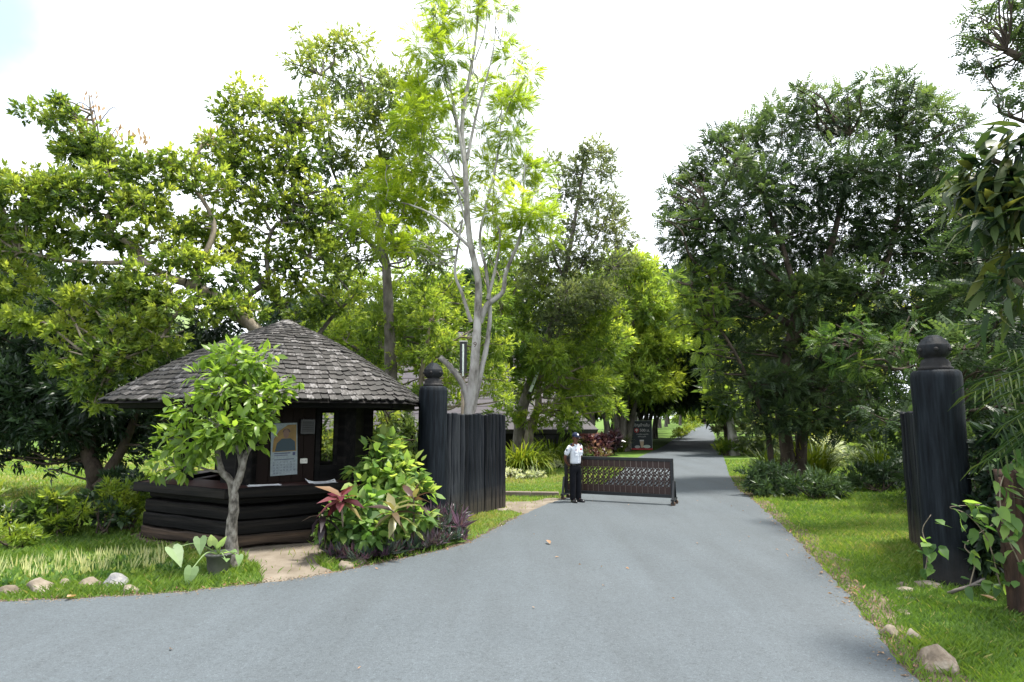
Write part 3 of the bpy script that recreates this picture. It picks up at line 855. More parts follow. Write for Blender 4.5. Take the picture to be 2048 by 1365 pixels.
# roof deck under the shingles
RZ0, RH, RR = 2.285, 1.56, 2.97
def roof_pt(phi, t, lift=0.0):
    w = (phi % 60.0) - 30.0
    hexf = math.cos(R(30))/math.cos(R(w))
    f = hexf*(1-t**1.6) + 0.93*t**1.6
    r = RR*(1-t)*f
    z = RZ0 + RH*(t + 0.095*math.sin(math.pi*t)) - .02*(1-t)
    a = R(phi-89)
    return Vector((r*math.cos(a), r*math.sin(a), z + lift))
bm = bmesh.new()
NP, NT = 48, 14
ring = []
for j in range(NT):
    t = j/NT
    ring.append([bm.verts.new(roof_pt(360*i/NP, t, -.03)) for i in range(NP)])
ap = bm.verts.new((0, 0, RZ0+RH-.03))
for j in range(NT-1):
    for i in range(NP): bm.faces.new((ring[j][i], ring[j][(i+1) % NP], ring[j+1][(i+1) % NP], ring[j+1][i]))
for i in range(NP): bm.faces.new((ring[-1][i], ring[-1][(i+1) % NP], ap))
roof = link('roof', bm_mesh('roof', bm, LOGDARK), hut)
def shingle_bm(w, L, th, seed):
    rr = random.Random(seed)
    # y: up the slope, butt end at y=0 slightly rounded or split
    c = rr.uniform(.006, .028); dip = rr.uniform(-.012, .012)
    out = [(-w/2, L), (-w/2*rr.uniform(.95, 1.0), c), (-w*.22, dip*.4), (w*rr.uniform(.05, .25), dip), (w/2*rr.uniform(.95, 1.0), c*rr.uniform(.3, 1)), (w/2, L)]
    bm = bmesh.new()
    lo = [bm.verts.new((x, y, 0)) for x, y in out]; hi = [bm.verts.new((x, y, th*(1 if y < L*.5 else .4))) for x, y in out]
    bm.faces.new(hi[::-1]); bm.faces.new(lo)
    n = len(out)
    for i in range(n): bm.faces.new((lo[i], hi[i], hi[(i+1) % n], lo[(i+1) % n]))
    bmesh.ops.recalc_face_normals(bm, faces=bm.faces)
    bmesh.ops.triangulate(bm, faces=bm.faces[:])
    return bm
sh_me = [bm_mesh('shingle', shingle_bm(.128*(1+.1*(i % 3-1)), .30, .026, i), SHINGLE) for i in range(8)]
spots = []
ROWS = 23
for j in range(ROWS):
    t = j/ROWS*0.97
    circ = sum((roof_pt(k*10+10, t)-roof_pt(k*10, t)).length for k in range(36))
    n = max(5, int(circ/.125))
    for i in range(n):
        phi = 360*(i + (.5 if j % 2 else 0) + random.uniform(-.12, .12))/n
        p = roof_pt(phi, t, .012); q = roof_pt(phi, min(1, t+.05), .012)
        up = (q-p).normalized()
        tang = (roof_pt(phi+2, t)-roof_pt(phi-2, t)).normalized()
        nrm = tang.cross(up).normalized()
        x = up.cross(nrm)
        M = Matrix.Translation(p + up*random.uniform(-.03, .02)) @ Matrix((x, up, nrm)).transposed().to_4x4() @ Matrix.Rotation(R(random.uniform(-4, 4)), 4, 'Z') @ Matrix.Rotation(R(-4.6+random.uniform(-2.2, 1.6)), 4, 'X') @ Matrix.Rotation(R(random.uniform(-2.5, 2.5)), 4, 'Y')
        w = p + Vector((HX, HY, 0))
        face = nrm.dot((Vector((0, 0, 2.0)) - w).normalized())
        hid = 0.5 if (-5.5 < w.x < -3.75 and w.y < 10.6) else 1.0    # some stand behind the young tree
        spots.append((max(0, face)*hid/w.length**2 + (1e-4 if face > 0 else 0), M))
spots.sort(key=lambda s: -s[0])
for i, (s, M) in enumerate(spots[:300]):
    o = link('shingle', sh_me[i % 8], roof); o.matrix_local = M
b = Buf()
for i, (s, M) in enumerate(spots[300:]):
    me = sh_me[random.randrange(8)]
    V = np.array([tuple(v.co) for v in me.vertices]); T = np.array([tuple(p.vertices) for p in me.polygons])
    b.add(xf(V, M), T, random.random())
o = link('shingle_field', b.mesh('shingle_field', SHINGLE), roof); o['kind'] = 'stuff'
bm = lathe_bm([(.0, .07), (.10, .06), (.20, .015), (.29, -.06), (.27, -.09)], 16)
o = link('roof_cap', bm_mesh('roof_cap', bm, SHINGLE), roof); o.location = (0, 0, RZ0+RH-.05)

# things in the hut
def wall_world(k, s, off, z): return Matrix.Translation((HX, HY, 0)) @ wall_M(k) @ Matrix.Translation((s, off, z))
def flat_parts(root, specs):
    for (name, pts, y, mat) in specs:
        bm = bmesh.new()
        lo = [bm.verts.new((px, y, pz)) for px, pz in pts]
        f = bm.faces.new(lo)
        bm.normal_update()
        if f.normal.y > 0: bmesh.ops.reverse_faces(bm, faces=[f])
        bmesh.ops.triangulate(bm, faces=bm.faces[:])
        link(name, bm_mesh(name, bm, mat), root)
CAL_PAPER = mat_flat('calendar_paper', (.25, .29, .31), 0.6, .1)  # paper and print toned down: shade inside the hut put into the colours
CAL_GOLD = mat_noise('calendar_gold', [(.14, .075, .012), (.25, .155, .035)], 6, rough=0.5, bmp=0)
CAL_TEAL = mat_flat('calendar_teal', (.010, .032, .048), 0.5)
CAL_SKIN = mat_flat('calendar_skin', (.15, .08, .055), 0.5)
CAL_HAIR = mat_flat('calendar_dark_brown', (.06, .03, .02), 0.5)
CAL_INK = mat_flat('calendar_ink', (.04, .05, .12), 0.5)
cal = thing('wall_calendar', 'white wall calendar with a gold portrait picture above its dates', 'calendar')
cal.matrix_world = wall_world(0, .585, -.028, 1.05) @ Matrix.Rotation(R(-2), 4, 'Y')
bm = bmesh.new()
rows = 9
vs = [[bm.verts.new((x*(1-.02*(i/rows)), -.012*math.sin(i/rows*3)-.004, .86*i/rows)) for x in (-.215, -.07, .07, .215)] for i in range(rows+1)]
for i in range(rows):
    for j in range(3): bm.faces.new((vs[i][j], vs[i][j+1], vs[i+1][j+1], vs[i+1][j]))
bm_s = bm_mesh('sheet', bm, CAL_PAPER); o = link('sheet', bm_s, cal)
sol = o.modifiers.new('thickness', 'SOLIDIFY'); sol.thickness = .004
def ell(cx, cz, rx, rz, n=18, a0=0, a1=360): return [(cx+rx*math.cos(R(a0+(a1-a0)*i/n)), cz+rz*math.sin(R(a0+(a1-a0)*i/n))) for i in range(n)]
flat_parts(cal, [('picture', [(-.19, .39), (.195, .39), (.195, .83), (.06, .83), (-.08, .74), (-.17, .60)], -.0235, CAL_GOLD),
                 ('pictured_figure', [(-.15, .40), (.18, .40), (.17, .55), (.10, .605), (-.04, .605), (-.12, .53)], -.0250, CAL_TEAL),
                 ('pictured_face', ell(.03, .685, .047, .075), -.0265, CAL_SKIN),
                 ('pictured_hair', ell(.035, .715, .062, .055, 16, -10, 200), -.0258, CAL_HAIR),
                 ('heading', [(-.16, .355), (.10, .355), (.10, .37), (-.16, .37)], -.0180, CAL_INK),
                 ('heading', [(-.16, .325), (.06, .325), (.06, .335), (-.16, .335)], -.0180, CAL_INK),
                 ('month_number', [(.135, .32), (.18, .32), (.18, .372), (.135, .372)], -.0180, CAL_INK),
                 ('heading', [(-.16, .255), (.16, .255), (.16, .266), (-.16, .266)], -.0165, CAL_INK)])
def text_obj(name, s, size, mat, parent, M, align='CENTER', ext=0.0005):
    cu = bpy.data.curves.new(name, 'FONT'); cu.body = s; cu.size = size; cu.align_x = align; cu.align_y = 'CENTER'; cu.extrude = ext
    tmp = bpy.data.objects.new('tmp_text', cu); COL.objects.link(tmp)
    dg = bpy.context.evaluated_depsgraph_get(); dg.update()
    me = bpy.data.meshes.new_from_object(tmp.evaluated_get(dg)); me.name = name
    bpy.data.objects.remove(tmp); bpy.data.curves.remove(cu)
    me.materials.clear(); me.materials.append(mat)
    o = bpy.data.objects.new(name, me); COL.objects.link(o)
    o.parent = parent; o.matrix_local = M
    return o
n = 1
for r_ in range(5):
    for c_ in range(7):
        if n > 31: break
        text_obj('date_number', str(n), .036, CAL_INK, cal, Matrix.Translation((-.165+c_*.054, -.0185-.004*math.sin(r_/4*1.5), .215-r_*.044)) @ Matrix.Rotation(R(90), 4, 'X'))
        n += 1
def curved_sheet(name, label, cat, M, w, d, amp, mat, seed=0, pages=3):
    root = thing(name, label, cat); root.matrix_world = M
    rr = random.Random(seed)
    for p in range(pages):
        bm = bmesh.new()
        bmesh.ops.create_grid(bm, x_segments=8, y_segments=5, size=.5)
        a = R(rr.uniform(-9, 9)); ox, oy = rr.uniform(-.05, .05), rr.uniform(-.02, .02)
        for v in bm.verts:
            x, y = v.co.x*w, v.co.y*d
            z = .004 + p*.006 + amp*(max(0, v.co.x*2*(1 if p % 2 else -1))**2)*(.6+v.co.y)*(p+1)/pages + .002*math.sin(x*20+p)
            v.co = (x*math.cos(a)-y*math.sin(a)+ox, x*math.sin(a)+y*math.cos(a)+oy, z)
        link('page', bm_mesh('page', bm, mat), root)
    return root
cdir = (hexv(2.3, 1)-hexv(2.3, 0)).normalized(); cang = math.atan2(cdir.y, cdir.x)
def on_counter(s, inn):
    p = hexv(2.3, 0) + cdir*s + Vector((-cdir.y, cdir.x, 0))*inn
    return Matrix.Translation((p.x, p.y, .927)) @ Matrix.Rotation(cang, 4, 'Z')
curved_sheet('paper_stack', 'flat white papers on the counter below the calendar', 'papers', on_counter(.55, .20), .46, .24, .012, PAPER, 1)
curved_sheet('paper_stack', 'white papers with a raised corner on the counter below the window', 'papers', on_counter(1.45, .20), .42, .24, .06, PAPER, 2)
pen = thing('pen', 'dark pen lying by the papers under the hut window', 'pen'); pen.matrix_world = on_counter(1.72, .22) @ Matrix.Translation((0, 0, .024)) @ Matrix.Rotation(R(20), 4, 'Z')
bb = Buf(); tube(bb, [(-.08, 0, .006), (.05, 0, .006)], .006, .006, 6); tube(bb, [(.05, 0, .006), (.07, 0, .006)], .006, .001, 6)
link('barrel', bb.mesh('barrel', CAL_HAIR), pen)
spk = thing('wall_box', 'black box fixed high on the brown wall beside the calendar', 'box'); spk.matrix_world = wall_world(0, .93, -.07, 1.72)
link('case', bm_mesh('case', box_bm(.24, .11, .26, .01), PLASTIC_DARK), spk)
bm = bmesh.new()
for i in range(6): box_bm(.19, .004, .012, 0, Matrix.Translation((0, -.058, .05+i*.03)), bm)
link('grille', bm_mesh('grille', bm, BLACKWOOD), spk)
sk = thing('wall_socket', 'off-white wall socket low on the brown wall beside the calendar', 'socket'); sk.matrix_world = wall_world(0, .90, -.03, 1.23)
link('plate', bm_mesh('plate', box_bm(.12, .022, .085, .006), PLASTIC_WHITE), sk)
bm = bmesh.new()
for sx in (-.03, .03):
    for dz in (.035, .05): box_bm(.012, .003, .006, 0, Matrix.Translation((sx, -.0125, dz)), bm)
link('slot', bm_mesh('slot', bm, PLASTIC_DARK), sk)

# ---------------------------------------------------------------- gate posts and plank fences
FIN = [(0, 0), (.19, 0), (.195, .03), (.18, .045), (.165, .06), (.17, .09), (.155, .11), (.15, .135), (.115, .15), (.115, .165), (.15, .185), (.178, .225), (.186, .275), (.182, .315), (.172, .34), (.160, .343), (.157, .37), (.140, .374), (.135, .40), (.112, .404), (.10, .43), (.06, .452), (0, .46)]
def gate_post(loc, label, rz, seed):
    root = thing('gate_post', label, 'gate post', loc, 'round black gate posts', rz)
    rr = random.Random(seed)
    bm = bmesh.new()
    seg = 40; zs = [0, .3, .8, 1.3, 1.8, 2.2, 2.5, 2.57, 2.6]
    ringv = []
    for z in zs:
        r = .285 + .012*math.sin(z*1.7+seed) - (.012 if z > 2.56 else 0) - (.03 if z > 2.59 else 0)
        ringv.append([bm.verts.new((r*(1+.012*math.sin(3*2*math.pi*k/seg+seed)+rr.uniform(-.006, .006))*math.cos(2*math.pi*k/seg), r*(1+.012*math.sin(3*2*math.pi*k/seg+seed))*math.sin(2*math.pi*k/seg), z)) for k in range(seg)])
    for a, b in zip(ringv[:-1], ringv[1:]):
        for k in range(seg): bm.faces.new((a[k], a[(k+1) % seg], b[(k+1) % seg], b[k]))
    bm.faces.new(ringv[-1])
    link('shaft', bm_mesh('shaft', bm, BLACKWOOD, False), root)
    for p in root.children[0].data.polygons: p.use_smooth = len(p.vertices) == 4
    o = link('finial', bm_mesh('finial', lathe_bm(FIN, 36), BLACKWOOD, True), root); o.location = (0, 0, 2.601)
    # carved bosses round the ball
    for k in range(6):
        bm = bmesh.new(); bmesh.ops.create_uvsphere(bm, u_segments=8, v_segments=5, radius=.028)
        q = link('carved_boss', bm_mesh('carved_boss', bm, BLACKWOOD, True), o)
        a = 2*math.pi*k/6+.4; q.location = (.180*math.cos(a), .180*math.sin(a), .262)
    return root
gp1 = gate_post((-1.525, 12.113, 0), 'round black gate post with carved finial beside the creeper and plank fence', 0, 1)
gp2 = gate_post((5.435, 8.012, 0), 'round black gate post with carved finial beside the brown trunk and vines', .7, 2)
def brick_scrap(): pass
def plank_fence(label, A, B, n, h, seed, side=1):
    A = Vector(A); B = Vector(B)
    root = thing('plank_fence', label, 'fence', A)
    d = (B-A); L = d.length; ang = math.atan2(d.y, d.x)
    rr = random.Random(seed)
    x = 0; ws = [rr.uniform(.8, 1.25) for _ in range(n)]; k = L/sum(ws)
    for i in range(n):
        w = ws[i]*k
        hh = h + rr.uniform(-.02, .025)
        bm = rough_beam(hh, w-.018, .075, .018, 6, .0085, seed=seed*31+i)
        o = link('plank', bm_mesh('plank', bm, PLANKWOOD), root)
        o.matrix_local = Matrix.Rotation(ang, 4, 'Z') @ Matrix.Translation((x+w/2, rr.uniform(-.022, .022), .02)) @ Matrix.Rotation(R(90), 4, 'Z') @ Matrix.Rotation(R(-90), 4, 'Y') @ Matrix.Rotation(R(rr.uniform(-5, 5)), 4, 'X')
        x += w
    for z in (.5, 1.6):
        bm = rough_beam(L-.04, .06, .1, .006, 3, .003, seed=3)
        o = link('rail', bm_mesh('rail', bm, PLANKWOOD), root)
        o.matrix_local = Matrix.Rotation(ang, 4, 'Z') @ Matrix.Translation((.03, side*.085, z))
    return root
fl_ = plank_fence('charred upright plank fence standing between the creeper-side post and the track', (-1.28, 12.282, 0), (-0.156, 14.277, 0), 15, 2.06, 1)
fr_ = plank_fence('dark upright plank fence seen end-on behind the post with the vines', (5.62, 8.25, 0), (6.50, 10.5, 0), 14, 2.06, 2, -1)

# ---------------------------------------------------------------- rolling barrier
GA = Vector((1.31, 15.826, 0)); GB = Vector((3.742, 14.758, 0))
gdir = (GB-GA); GL = gdir.length; gang = math.atan2(gdir.y, gdir.x)
gate = thing('rolling_barrier', 'dark rolling barrier with scroll-cut panels standing across the road', 'barrier', GA, rz=gang)
for (nm, x0, x1, z0, z1, y, t) in (('top_rail', 0, GL, .985, 1.06, 0, .07), ('bottom_rail', 0, GL, .16, .235, 0, .07)):
    o = link(nm, bm_mesh(nm, box_bm(x1-x0, t, z1-z0, .006), GATEMETAL), gate); o.location = ((x0+x1)/2, y, z0)
for x, sgn in ((.035, -1), (GL-.035, 1)):
    o = link('end_post', bm_mesh('end_post', box_bm(.07, .072, .749, .006), GATEMETAL), gate); o.location = (x, 0, .2355)
    bm = bmesh.new()
    for sy in (-1, 1):      # splayed stay down to the caster arms
        M = beam_M((sgn*.04, sy*.03, .55), (sgn*.03, sy*.2, .115))
        b2 = box_bm(.05, .05, (Vector((sgn*.04, sy*.03, .55))-Vector((sgn*.03, sy*.2, .115))).length, .004)
        bmesh.ops.transform(b2, matrix=M, verts=b2.verts)
        tm = bpy.data.meshes.new('t'); b2.to_mesh(tm); b2.free(); bm.from_mesh(tm); bpy.data.meshes.remove(tm)
    box_bm(.07, .52, .05, .004, Matrix.Translation((sgn*.03, 0, .11)), bm)
    o = link('foot', bm_mesh('foot', bm, GATEMETAL), gate); o.location = (x, 0, 0)
    for sy in (-1, 1):
        wbm = bmesh.new()
        bmesh.ops.create_cone(wbm, cap_ends=True, segments=16, radius1=.055, radius2=.055, depth=.035)
        bmesh.ops.bevel(wbm, geom=[e for e in wbm.edges], offset=.006, segments=1, affect='EDGES')
        bmesh.ops.rotate(wbm, matrix=Matrix.Rotation(R(90), 3, 'X'), verts=wbm.verts)
        w = link('caster', bm_mesh('caster', wbm, RUBBER), gate); w.location = (x+sgn*.03+.01, sy*.2, .055)
        fb = bmesh.new()
        for s2 in (-1, 1): box_bm(.04, .006, .075, 0, Matrix.Translation((0, s2*.024, -.01)), fb)
        link('fork', bm_mesh('fork', fb, GATEMETAL), w)
NPAN = 19
pw = (GL-.14)/NPAN
def panel_mesh():
    bm = bmesh.new()
    w = pw-.006
    for (z0, z1) in ((.236, .395), (.825, .984)): box_bm(w, .022, z1-z0, .002, Matrix.Translation((0, 0, z0)), bm)
    for s in (-1, 1): box_bm(.009, .02, .429, 0, Matrix.Translation((s*(w/2-.0045), 0, .3955)), bm)
    b = Buf()
    def arc(cx, cz, r, a0, a1, n=7, th=.0135):
        P = [(cx+r*math.cos(R(a0+(a1-a0)*i/n)), 0, cz+r*math.sin(R(a0+(a1-a0)*i/n))) for i in range(n+1)]
        tube(b, P, th, th*.8, 4, cap=False)
    hw = w/2
    for j, z in enumerate((.465, .61, .755)):
        s = 1 if j % 2 == 0 else -1
        arc(-s*.012, z+.02, hw*.62, -60, 200); arc(s*.018, z-.035, hw*.55, 130, 400)
        arc(s*hw*.55, z+.045, hw*.33, -180, 90); arc(-s*hw*.55, z-.045, hw*.33, 0, 270)
        tube(b, [(-hw*.9, 0, z-.072*s), (0, 0, z+.005), (hw*.9, 0, z+.072*s)], .009, .009, 4, cap=False)
    me2 = b.mesh('scroll', GATEBROWN)
    bm.from_mesh(me2)
    return bm_mesh('panel', bm, GATEBROWN)
pm = panel_mesh()
for i in range(NPAN):
    o = link('panel', pm, gate); o.location = (.07+pw*(i+.5), 0, 0)
fil = bmesh.new()
box_bm(.004, .003, .74, 0, Matrix.Translation((0, -.0145, .24)), fil)
fm = bm_mesh('bead', fil, mat_flat('pale_bead', (.17, .13, .11), .5))
for i in range(NPAN-1):
    o = link('bead', fm, gate); o.location = (.07+pw*(i+1), 0, 0)

# ---------------------------------------------------------------- guard
SKIN = mat_flat('tanned_skin', (.12, .052, .032), 0.5, .35)
SHIRT = mat_noise('white_shirt_cloth', [(.52, .56, .62), (.64, .68, .74)], 5, rough=0.85, bmp=0.5, bscale=14, spec=0.15, dist=0.03)
TROUSER = mat_noise('navy_black_cloth', [(.003, .0034, .0055), (.0065, .0075, .011)], 6, rough=0.85, bmp=0.4, bscale=14, spec=0.15, dist=0.02)
NAVY = mat_flat('navy_cap_cloth', (.010, .016, .045), 0.75, .2)
SHOE = mat_flat('polished_black_leather', (.008, .008, .010), 0.22, .6)
BADGE_RED = mat_flat('red_badge_cloth', (.35, .03, .05), 0.7)
BADGE_WHITE = mat_flat('white_badge_cloth', (.7, .72, .78), 0.7)
def skin_mesh(name, chains, mat, root_i=0, sub=2, smooth=True):
    """chains: lists of (key, (x,y,z), (rx,ry)); equal keys are shared joints"""
    keys, V, Rr, E = {}, [], [], []
    for ch in chains:
        prev = None
        for key, co, r in ch:
            if key not in keys: keys[key] = len(V); V.append(co); Rr.append(r)
            i = keys[key]
            if prev is not None: E.append((prev, i))
            prev = i
    me = bpy.data.meshes.new('tmp_skin'); me.from_pydata(V, E, [])
    o = bpy.data.objects.new('tmp_skin', me); COL.objects.link(o)
    sk = o.modifiers.new('skin', 'SKIN'); sk.branch_smoothing = .3
    sb = o.modifiers.new('sub', 'SUBSURF'); sb.levels = sub; sb.render_levels = sub
    for i, r in enumerate(Rr):
        me.skin_vertices[0].data[i].radius = r if isinstance(r, tuple) else (r, r)
        me.skin_vertices[0].data[i].use_root = (i == root_i)
    dg = bpy.context.evaluated_depsgraph_get(); dg.update()
    m2 = bpy.data.meshes.new_from_object(o.evaluated_get(dg))
    m2.name = name
    bpy.data.objects.remove(o); bpy.data.meshes.remove(me)
    m2.materials.clear(); m2.materials.append(mat)
    if smooth:
        for p in m2.polygons: p.use_smooth = True
    return m2
GX, GY, _ = (1.517, 15.185, 0)
guard = thing('person', 'person in white uniform shirt, dark trousers and navy cap standing before the barrier', 'person', (GX, GY, .014), rz=R(34))
S = 1
def side_chains(sx, n):
    arm = [('neck0', (0, .01, 1.345), (.07, .065)), (f'sh{n}', (sx*.15, .012, 1.30), (.055, .055)), (f'ua{n}', (sx*.205, .045, 1.18), (.045, .045)), (f'el{n}', (sx*.245, .10, 1.045), (.038, .038)),
           (f'fa{n}', (sx*.185, .145, .95), (.034, .034)), (f'wr{n}', (sx*.105, .17, .875), (.026, .022)), (f'hd{n}', (sx*.055, .175, .845), (.034, .018)), (f'kn{n}', (sx*.02, .18, .825), (.030, .015))]
    out = [arm]
    for k in range(4):
        fx = sx*(.012 - .002*k); z = .845 - k*.014
        out.append([(f'kn{n}', (sx*.02, .18, .825), (.030, .015)), (f'f{n}{k}a', (fx - sx*.012, .182, z-.012), (.0085, .0085)), (f'f{n}{k}b', (fx-sx*(.04-.004*k), .186, z-.02), (.008, .008)), (f'f{n}{k}c', (fx-sx*(.052-.006*k), .175, z-.026), (.007, .007))])
    out.append([(f'hd{n}', (sx*.055, .175, .845), (.034, .018)), (f't{n}a', (sx*.05, .155, .82), (.010, .010)), (f't{n}b', (sx*.03, .145, .80), (.009, .009))])
    leg = [('pelvis', (0, .01, .84), (.10, .07)), (f'hip{n}', (sx*.082, .01, .78), (.085, .085)), (f'th{n}', (sx*.085, .005, .60), (.073, .073)), (f'kne{n}', (sx*.085, 0, .42), (.052, .055)), (f'ca{n}', (sx*.086, .02, .29), (.05, .053)), (f'an{n}', (sx*.087, .03, .085), (.034, .036)),
           (f'ft{n}', (sx*.095, -.06, .035), (.038, .028)), (f'toe{n}', (sx*.10, -.13, .025), (.034, .02))]
    out.append(leg)
    return out
torso = [('pelvis', (0, .01, .84), (.10, .07)), ('waist', (0, .005, .98), (.095, .065)), ('chest', (0, .005, 1.16), (.12, .08)), ('neck0', (0, .01, 1.345), (.07, .065)), ('neck', (0, 0, 1.385), (.048, .05)),
         ('jaw', (0, -.022, 1.445), (.052, .062)), ('head', (0, -.015, 1.515), (.068, .083)), ('crown', (0, -.01, 1.575), (.058, .072))]
nose = [('jaw', (0, -.022, 1.445), (.052, .062)), ]
body = skin_mesh('person_body', [torso] + side_chains(1, 'l') + side_chains(-1, 'r'), SKIN)
link('body', body, guard)
fb = bmesh.new()
bmesh.ops.create_cone(fb, cap_ends=True, segments=6, radius1=.017, radius2=.006, depth=.045)
bmesh.ops.transform(fb, matrix=Matrix.Translation((0, -.104, 1.478)) @ Matrix.Rotation(R(-18), 4, 'X'), verts=fb.verts)
link('nose', bm_mesh('nose', fb, SKIN, True), guard)
for sx in (-1, 1):
    bm = bmesh.new(); bmesh.ops.create_uvsphere(bm, u_segments=8, v_segments=6, radius=.011)
    o = link('eye', bm_mesh('eye', bm, mat_flat('eye_dark', (.02, .015, .012), .2)), guard); o.location = (sx*.027, -.089, 1.502)
    bm = bmesh.new(); bmesh.ops.create_uvsphere(bm, u_segments=8, v_segments=6, radius=.024)
    o = link('ear', bm_mesh('ear', bm, SKIN, True), guard); o.location = (sx*.070, .0, 1.49); o.scale = (.4, .75, 1.15)
bm = bmesh.new(); bmesh.ops.create_uvsphere(bm, u_segments=10, v_segments=6, radius=1)
o = link('mouth', bm_mesh('mouth', bm, mat_flat('lip', (.14, .05, .04), .5), True), guard); o.location = (0, -.084, 1.443); o.scale = (.023, .008, .005)
HAIR = mat_flat('black_hair', (.010, .009, .009), .6)
bm = bmesh.new(); bmesh.ops.create_uvsphere(bm, u_segments=16, v_segments=10, radius=1)
bmesh.ops.delete(bm, geom=[v for v in bm.verts if v.co.y < -.1 or v.co.z > .45], context='VERTS')
o = link('hair', bm_mesh('hair', bm, HAIR, True), guard); o.location = (0, -.005, 1.515); o.scale = (.076, .094, .085)
# shirt: trunk and short sleeves; trousers
shirt = skin_mesh('person_shirt', [[('b0', (0, .008, .865), (.152, .114)), ('b1', (0, .005, .95), (.152, .115)), ('b2', (0, .0, 1.06), (.155, .115)), ('b3', (0, .0, 1.18), (.168, .120)), ('b4', (0, .008, 1.29), (.13, .10)), ('b5', (0, .012, 1.355), (.068, .066))],
    [('b4', (0, .008, 1.29), (.13, .10)), ('sl', (.155, .014, 1.295), (.068, .068)), ('s1l', (.205, .045, 1.19), (.064, .066)), ('s2l', (.238, .085, 1.085), (.062, .066))],
    [('b4', (0, .008, 1.29), (.13, .10)), ('sr', (-.155, .014, 1.295), (.068, .068)), ('s1r', (-.205, .045, 1.19), (.064, .066)), ('s2r', (-.238, .085, 1.085), (.062, .066))]], SHIRT)
sh_o = link('shirt', shirt, guard)
trs = [[('p', (0, .01, .935), (.140, .105)), ('p2', (0, .01, .82), (.145, .11)), ('hl', (.08, .01, .74), (.094, .10)), ('tl', (.085, .006, .58), (.088, .09)), ('kl', (.087, .004, .40), (.076, .08)), ('cl', (.088, .012, .2), (.07, .076)), ('al', (.089, .012, .045), (.066, .082))],
       [('p2', (0, .01, .82), (.145, .11)), ('hr', (-.08, .01, .74), (.094, .10)), ('tr', (-.085, .006, .58), (.088, .09)), ('kr', (-.087, .004, .40), (.076, .08)), ('cr', (-.088, .012, .2), (.07, .076)), ('ar', (-.089, .012, .045), (.066, .082))]]
link('trousers', skin_mesh('person_trousers', trs, TROUSER), guard)
for sx in (-1, 1):
    bm = bmesh.new(); bmesh.ops.create_uvsphere(bm, u_segments=16, v_segments=8, radius=1)
    for v in bm.verts:
        v.co.z = max(v.co.z, -.45)
        if v.co.y > .2: v.co.z *= 1.25
    bmesh.ops.transform(bm, matrix=Matrix.Translation((sx*.095, -.045, .0235)) @ Matrix.Rotation(R(sx*9), 4, 'Z') @ Matrix.Diagonal((.050, .142, .056, 1)), verts=bm.verts)
    link('shoe', bm_mesh('shoe', bm, SHOE, True), guard)
bm = bmesh.new()
vs = [[bm.verts.new(((.152+o_)*math.cos(a), .008+(.116+o_)*math.sin(a), z)) for a in [2*math.pi*i/24 for i in range(24)]] for (z, o_) in ((.868, 0), (.868, .006), (.905, .006), (.905, 0))]
for j in range(3):
    for i in range(24): bm.faces.new((vs[j][i], vs[j][(i+1) % 24], vs[j+1][(i+1) % 24], vs[j+1][i]))
link('belt', bm_mesh('belt', bm, SHOE), guard)
# cap with peak and badge
bm = bmesh.new(); bmesh.ops.create_uvsphere(bm, u_segments=20, v_segments=12, radius=1)
bmesh.ops.delete(bm, geom=[v for v in bm.verts if v.co.z < -.05], context='VERTS')
bmesh.ops.transform(bm, matrix=Matrix.Translation((0, -.012, 1.545)) @ Matrix.Diagonal((.082, .100, .098, 1)), verts=bm.verts)
cap_o = link('cap', bm_mesh('cap', bm, NAVY, True), guard)
bm = bmesh.new()
in_, out_ = [], []
for i in range(13):
    a = R(200 + 140*i/12)
    in_.append(bm.verts.new((.082*math.cos(a), -.012+.100*math.sin(a), 1.548)))
    q = abs(i-6)/6
    out_.append(bm.verts.new((.088*math.cos(a), -.03+.165*math.sin(a), 1.525+.006*q)))
for i in range(12): bm.faces.new((in_[i], in_[i+1], out_[i+1], out_[i]))
bmesh.ops.solidify(bm, geom=bm.faces[:], thickness=.005)
link('peak', bm_mesh('peak', bm, NAVY, True), cap_o)
bm = bmesh.new(); bmesh.ops.create_cone(bm, cap_ends=True, segments=14, radius1=.024, radius2=.022, depth=.006)
o = link('cap_badge', bm_mesh('cap_badge', bm, BADGE_WHITE), cap_o); o.location = (0, -.104, 1.588); o.rotation_euler = (R(68), 0, 0)
def patch(name, x, y, z, w, h, mat, rx=0, rz=0, ry=0, t=.006):
    o = link(name, bm_mesh(name, box_bm(w, t, h, .0015), mat), sh_o); o.location = (x, y, z); o.rotation_euler = (R(rx), R(ry), R(rz)); return o
patch('pocket', -.068, -.118, 1.095, .085, .095, SHIRT, -3, 12)
patch('pocket', .068, -.118, 1.095, .085, .095, SHIRT, -3, -12)
patch('pocket_flap', -.068, -.124, 1.165, .09, .035, SHIRT, -8, 12)
patch('pocket_flap', .068, -.124, 1.165, .09, .035, SHIRT, -8, -12)
patch('name_tape', -.07, -.116, 1.222, .075, .012, BADGE_RED, -14, 16)
patch('chest_badge', .075, -.116, 1.222, .055, .045, BADGE_RED, -14, -18)
patch('medal', .09, -.122, 1.18, .02, .05, BADGE_WHITE, -6, -16)
patch('placket', 0, -.118, .92, .022, .36, SHIRT, 0, 0)
for sx in (-1, 1):
    o = patch('shoulder_board', sx*.135, .0, 1.350, .045, .028, NAVY, 90, 0, sx*26, .05)
    patch('sleeve_patch', sx*.252, .02, 1.2, .006, .05, NAVY, 0, 0, -sx*12, .045)
    patch('collar_wing', sx*.038, -.066, 1.318, .05, .05, SHIRT, -30, -sx*16, sx*24)

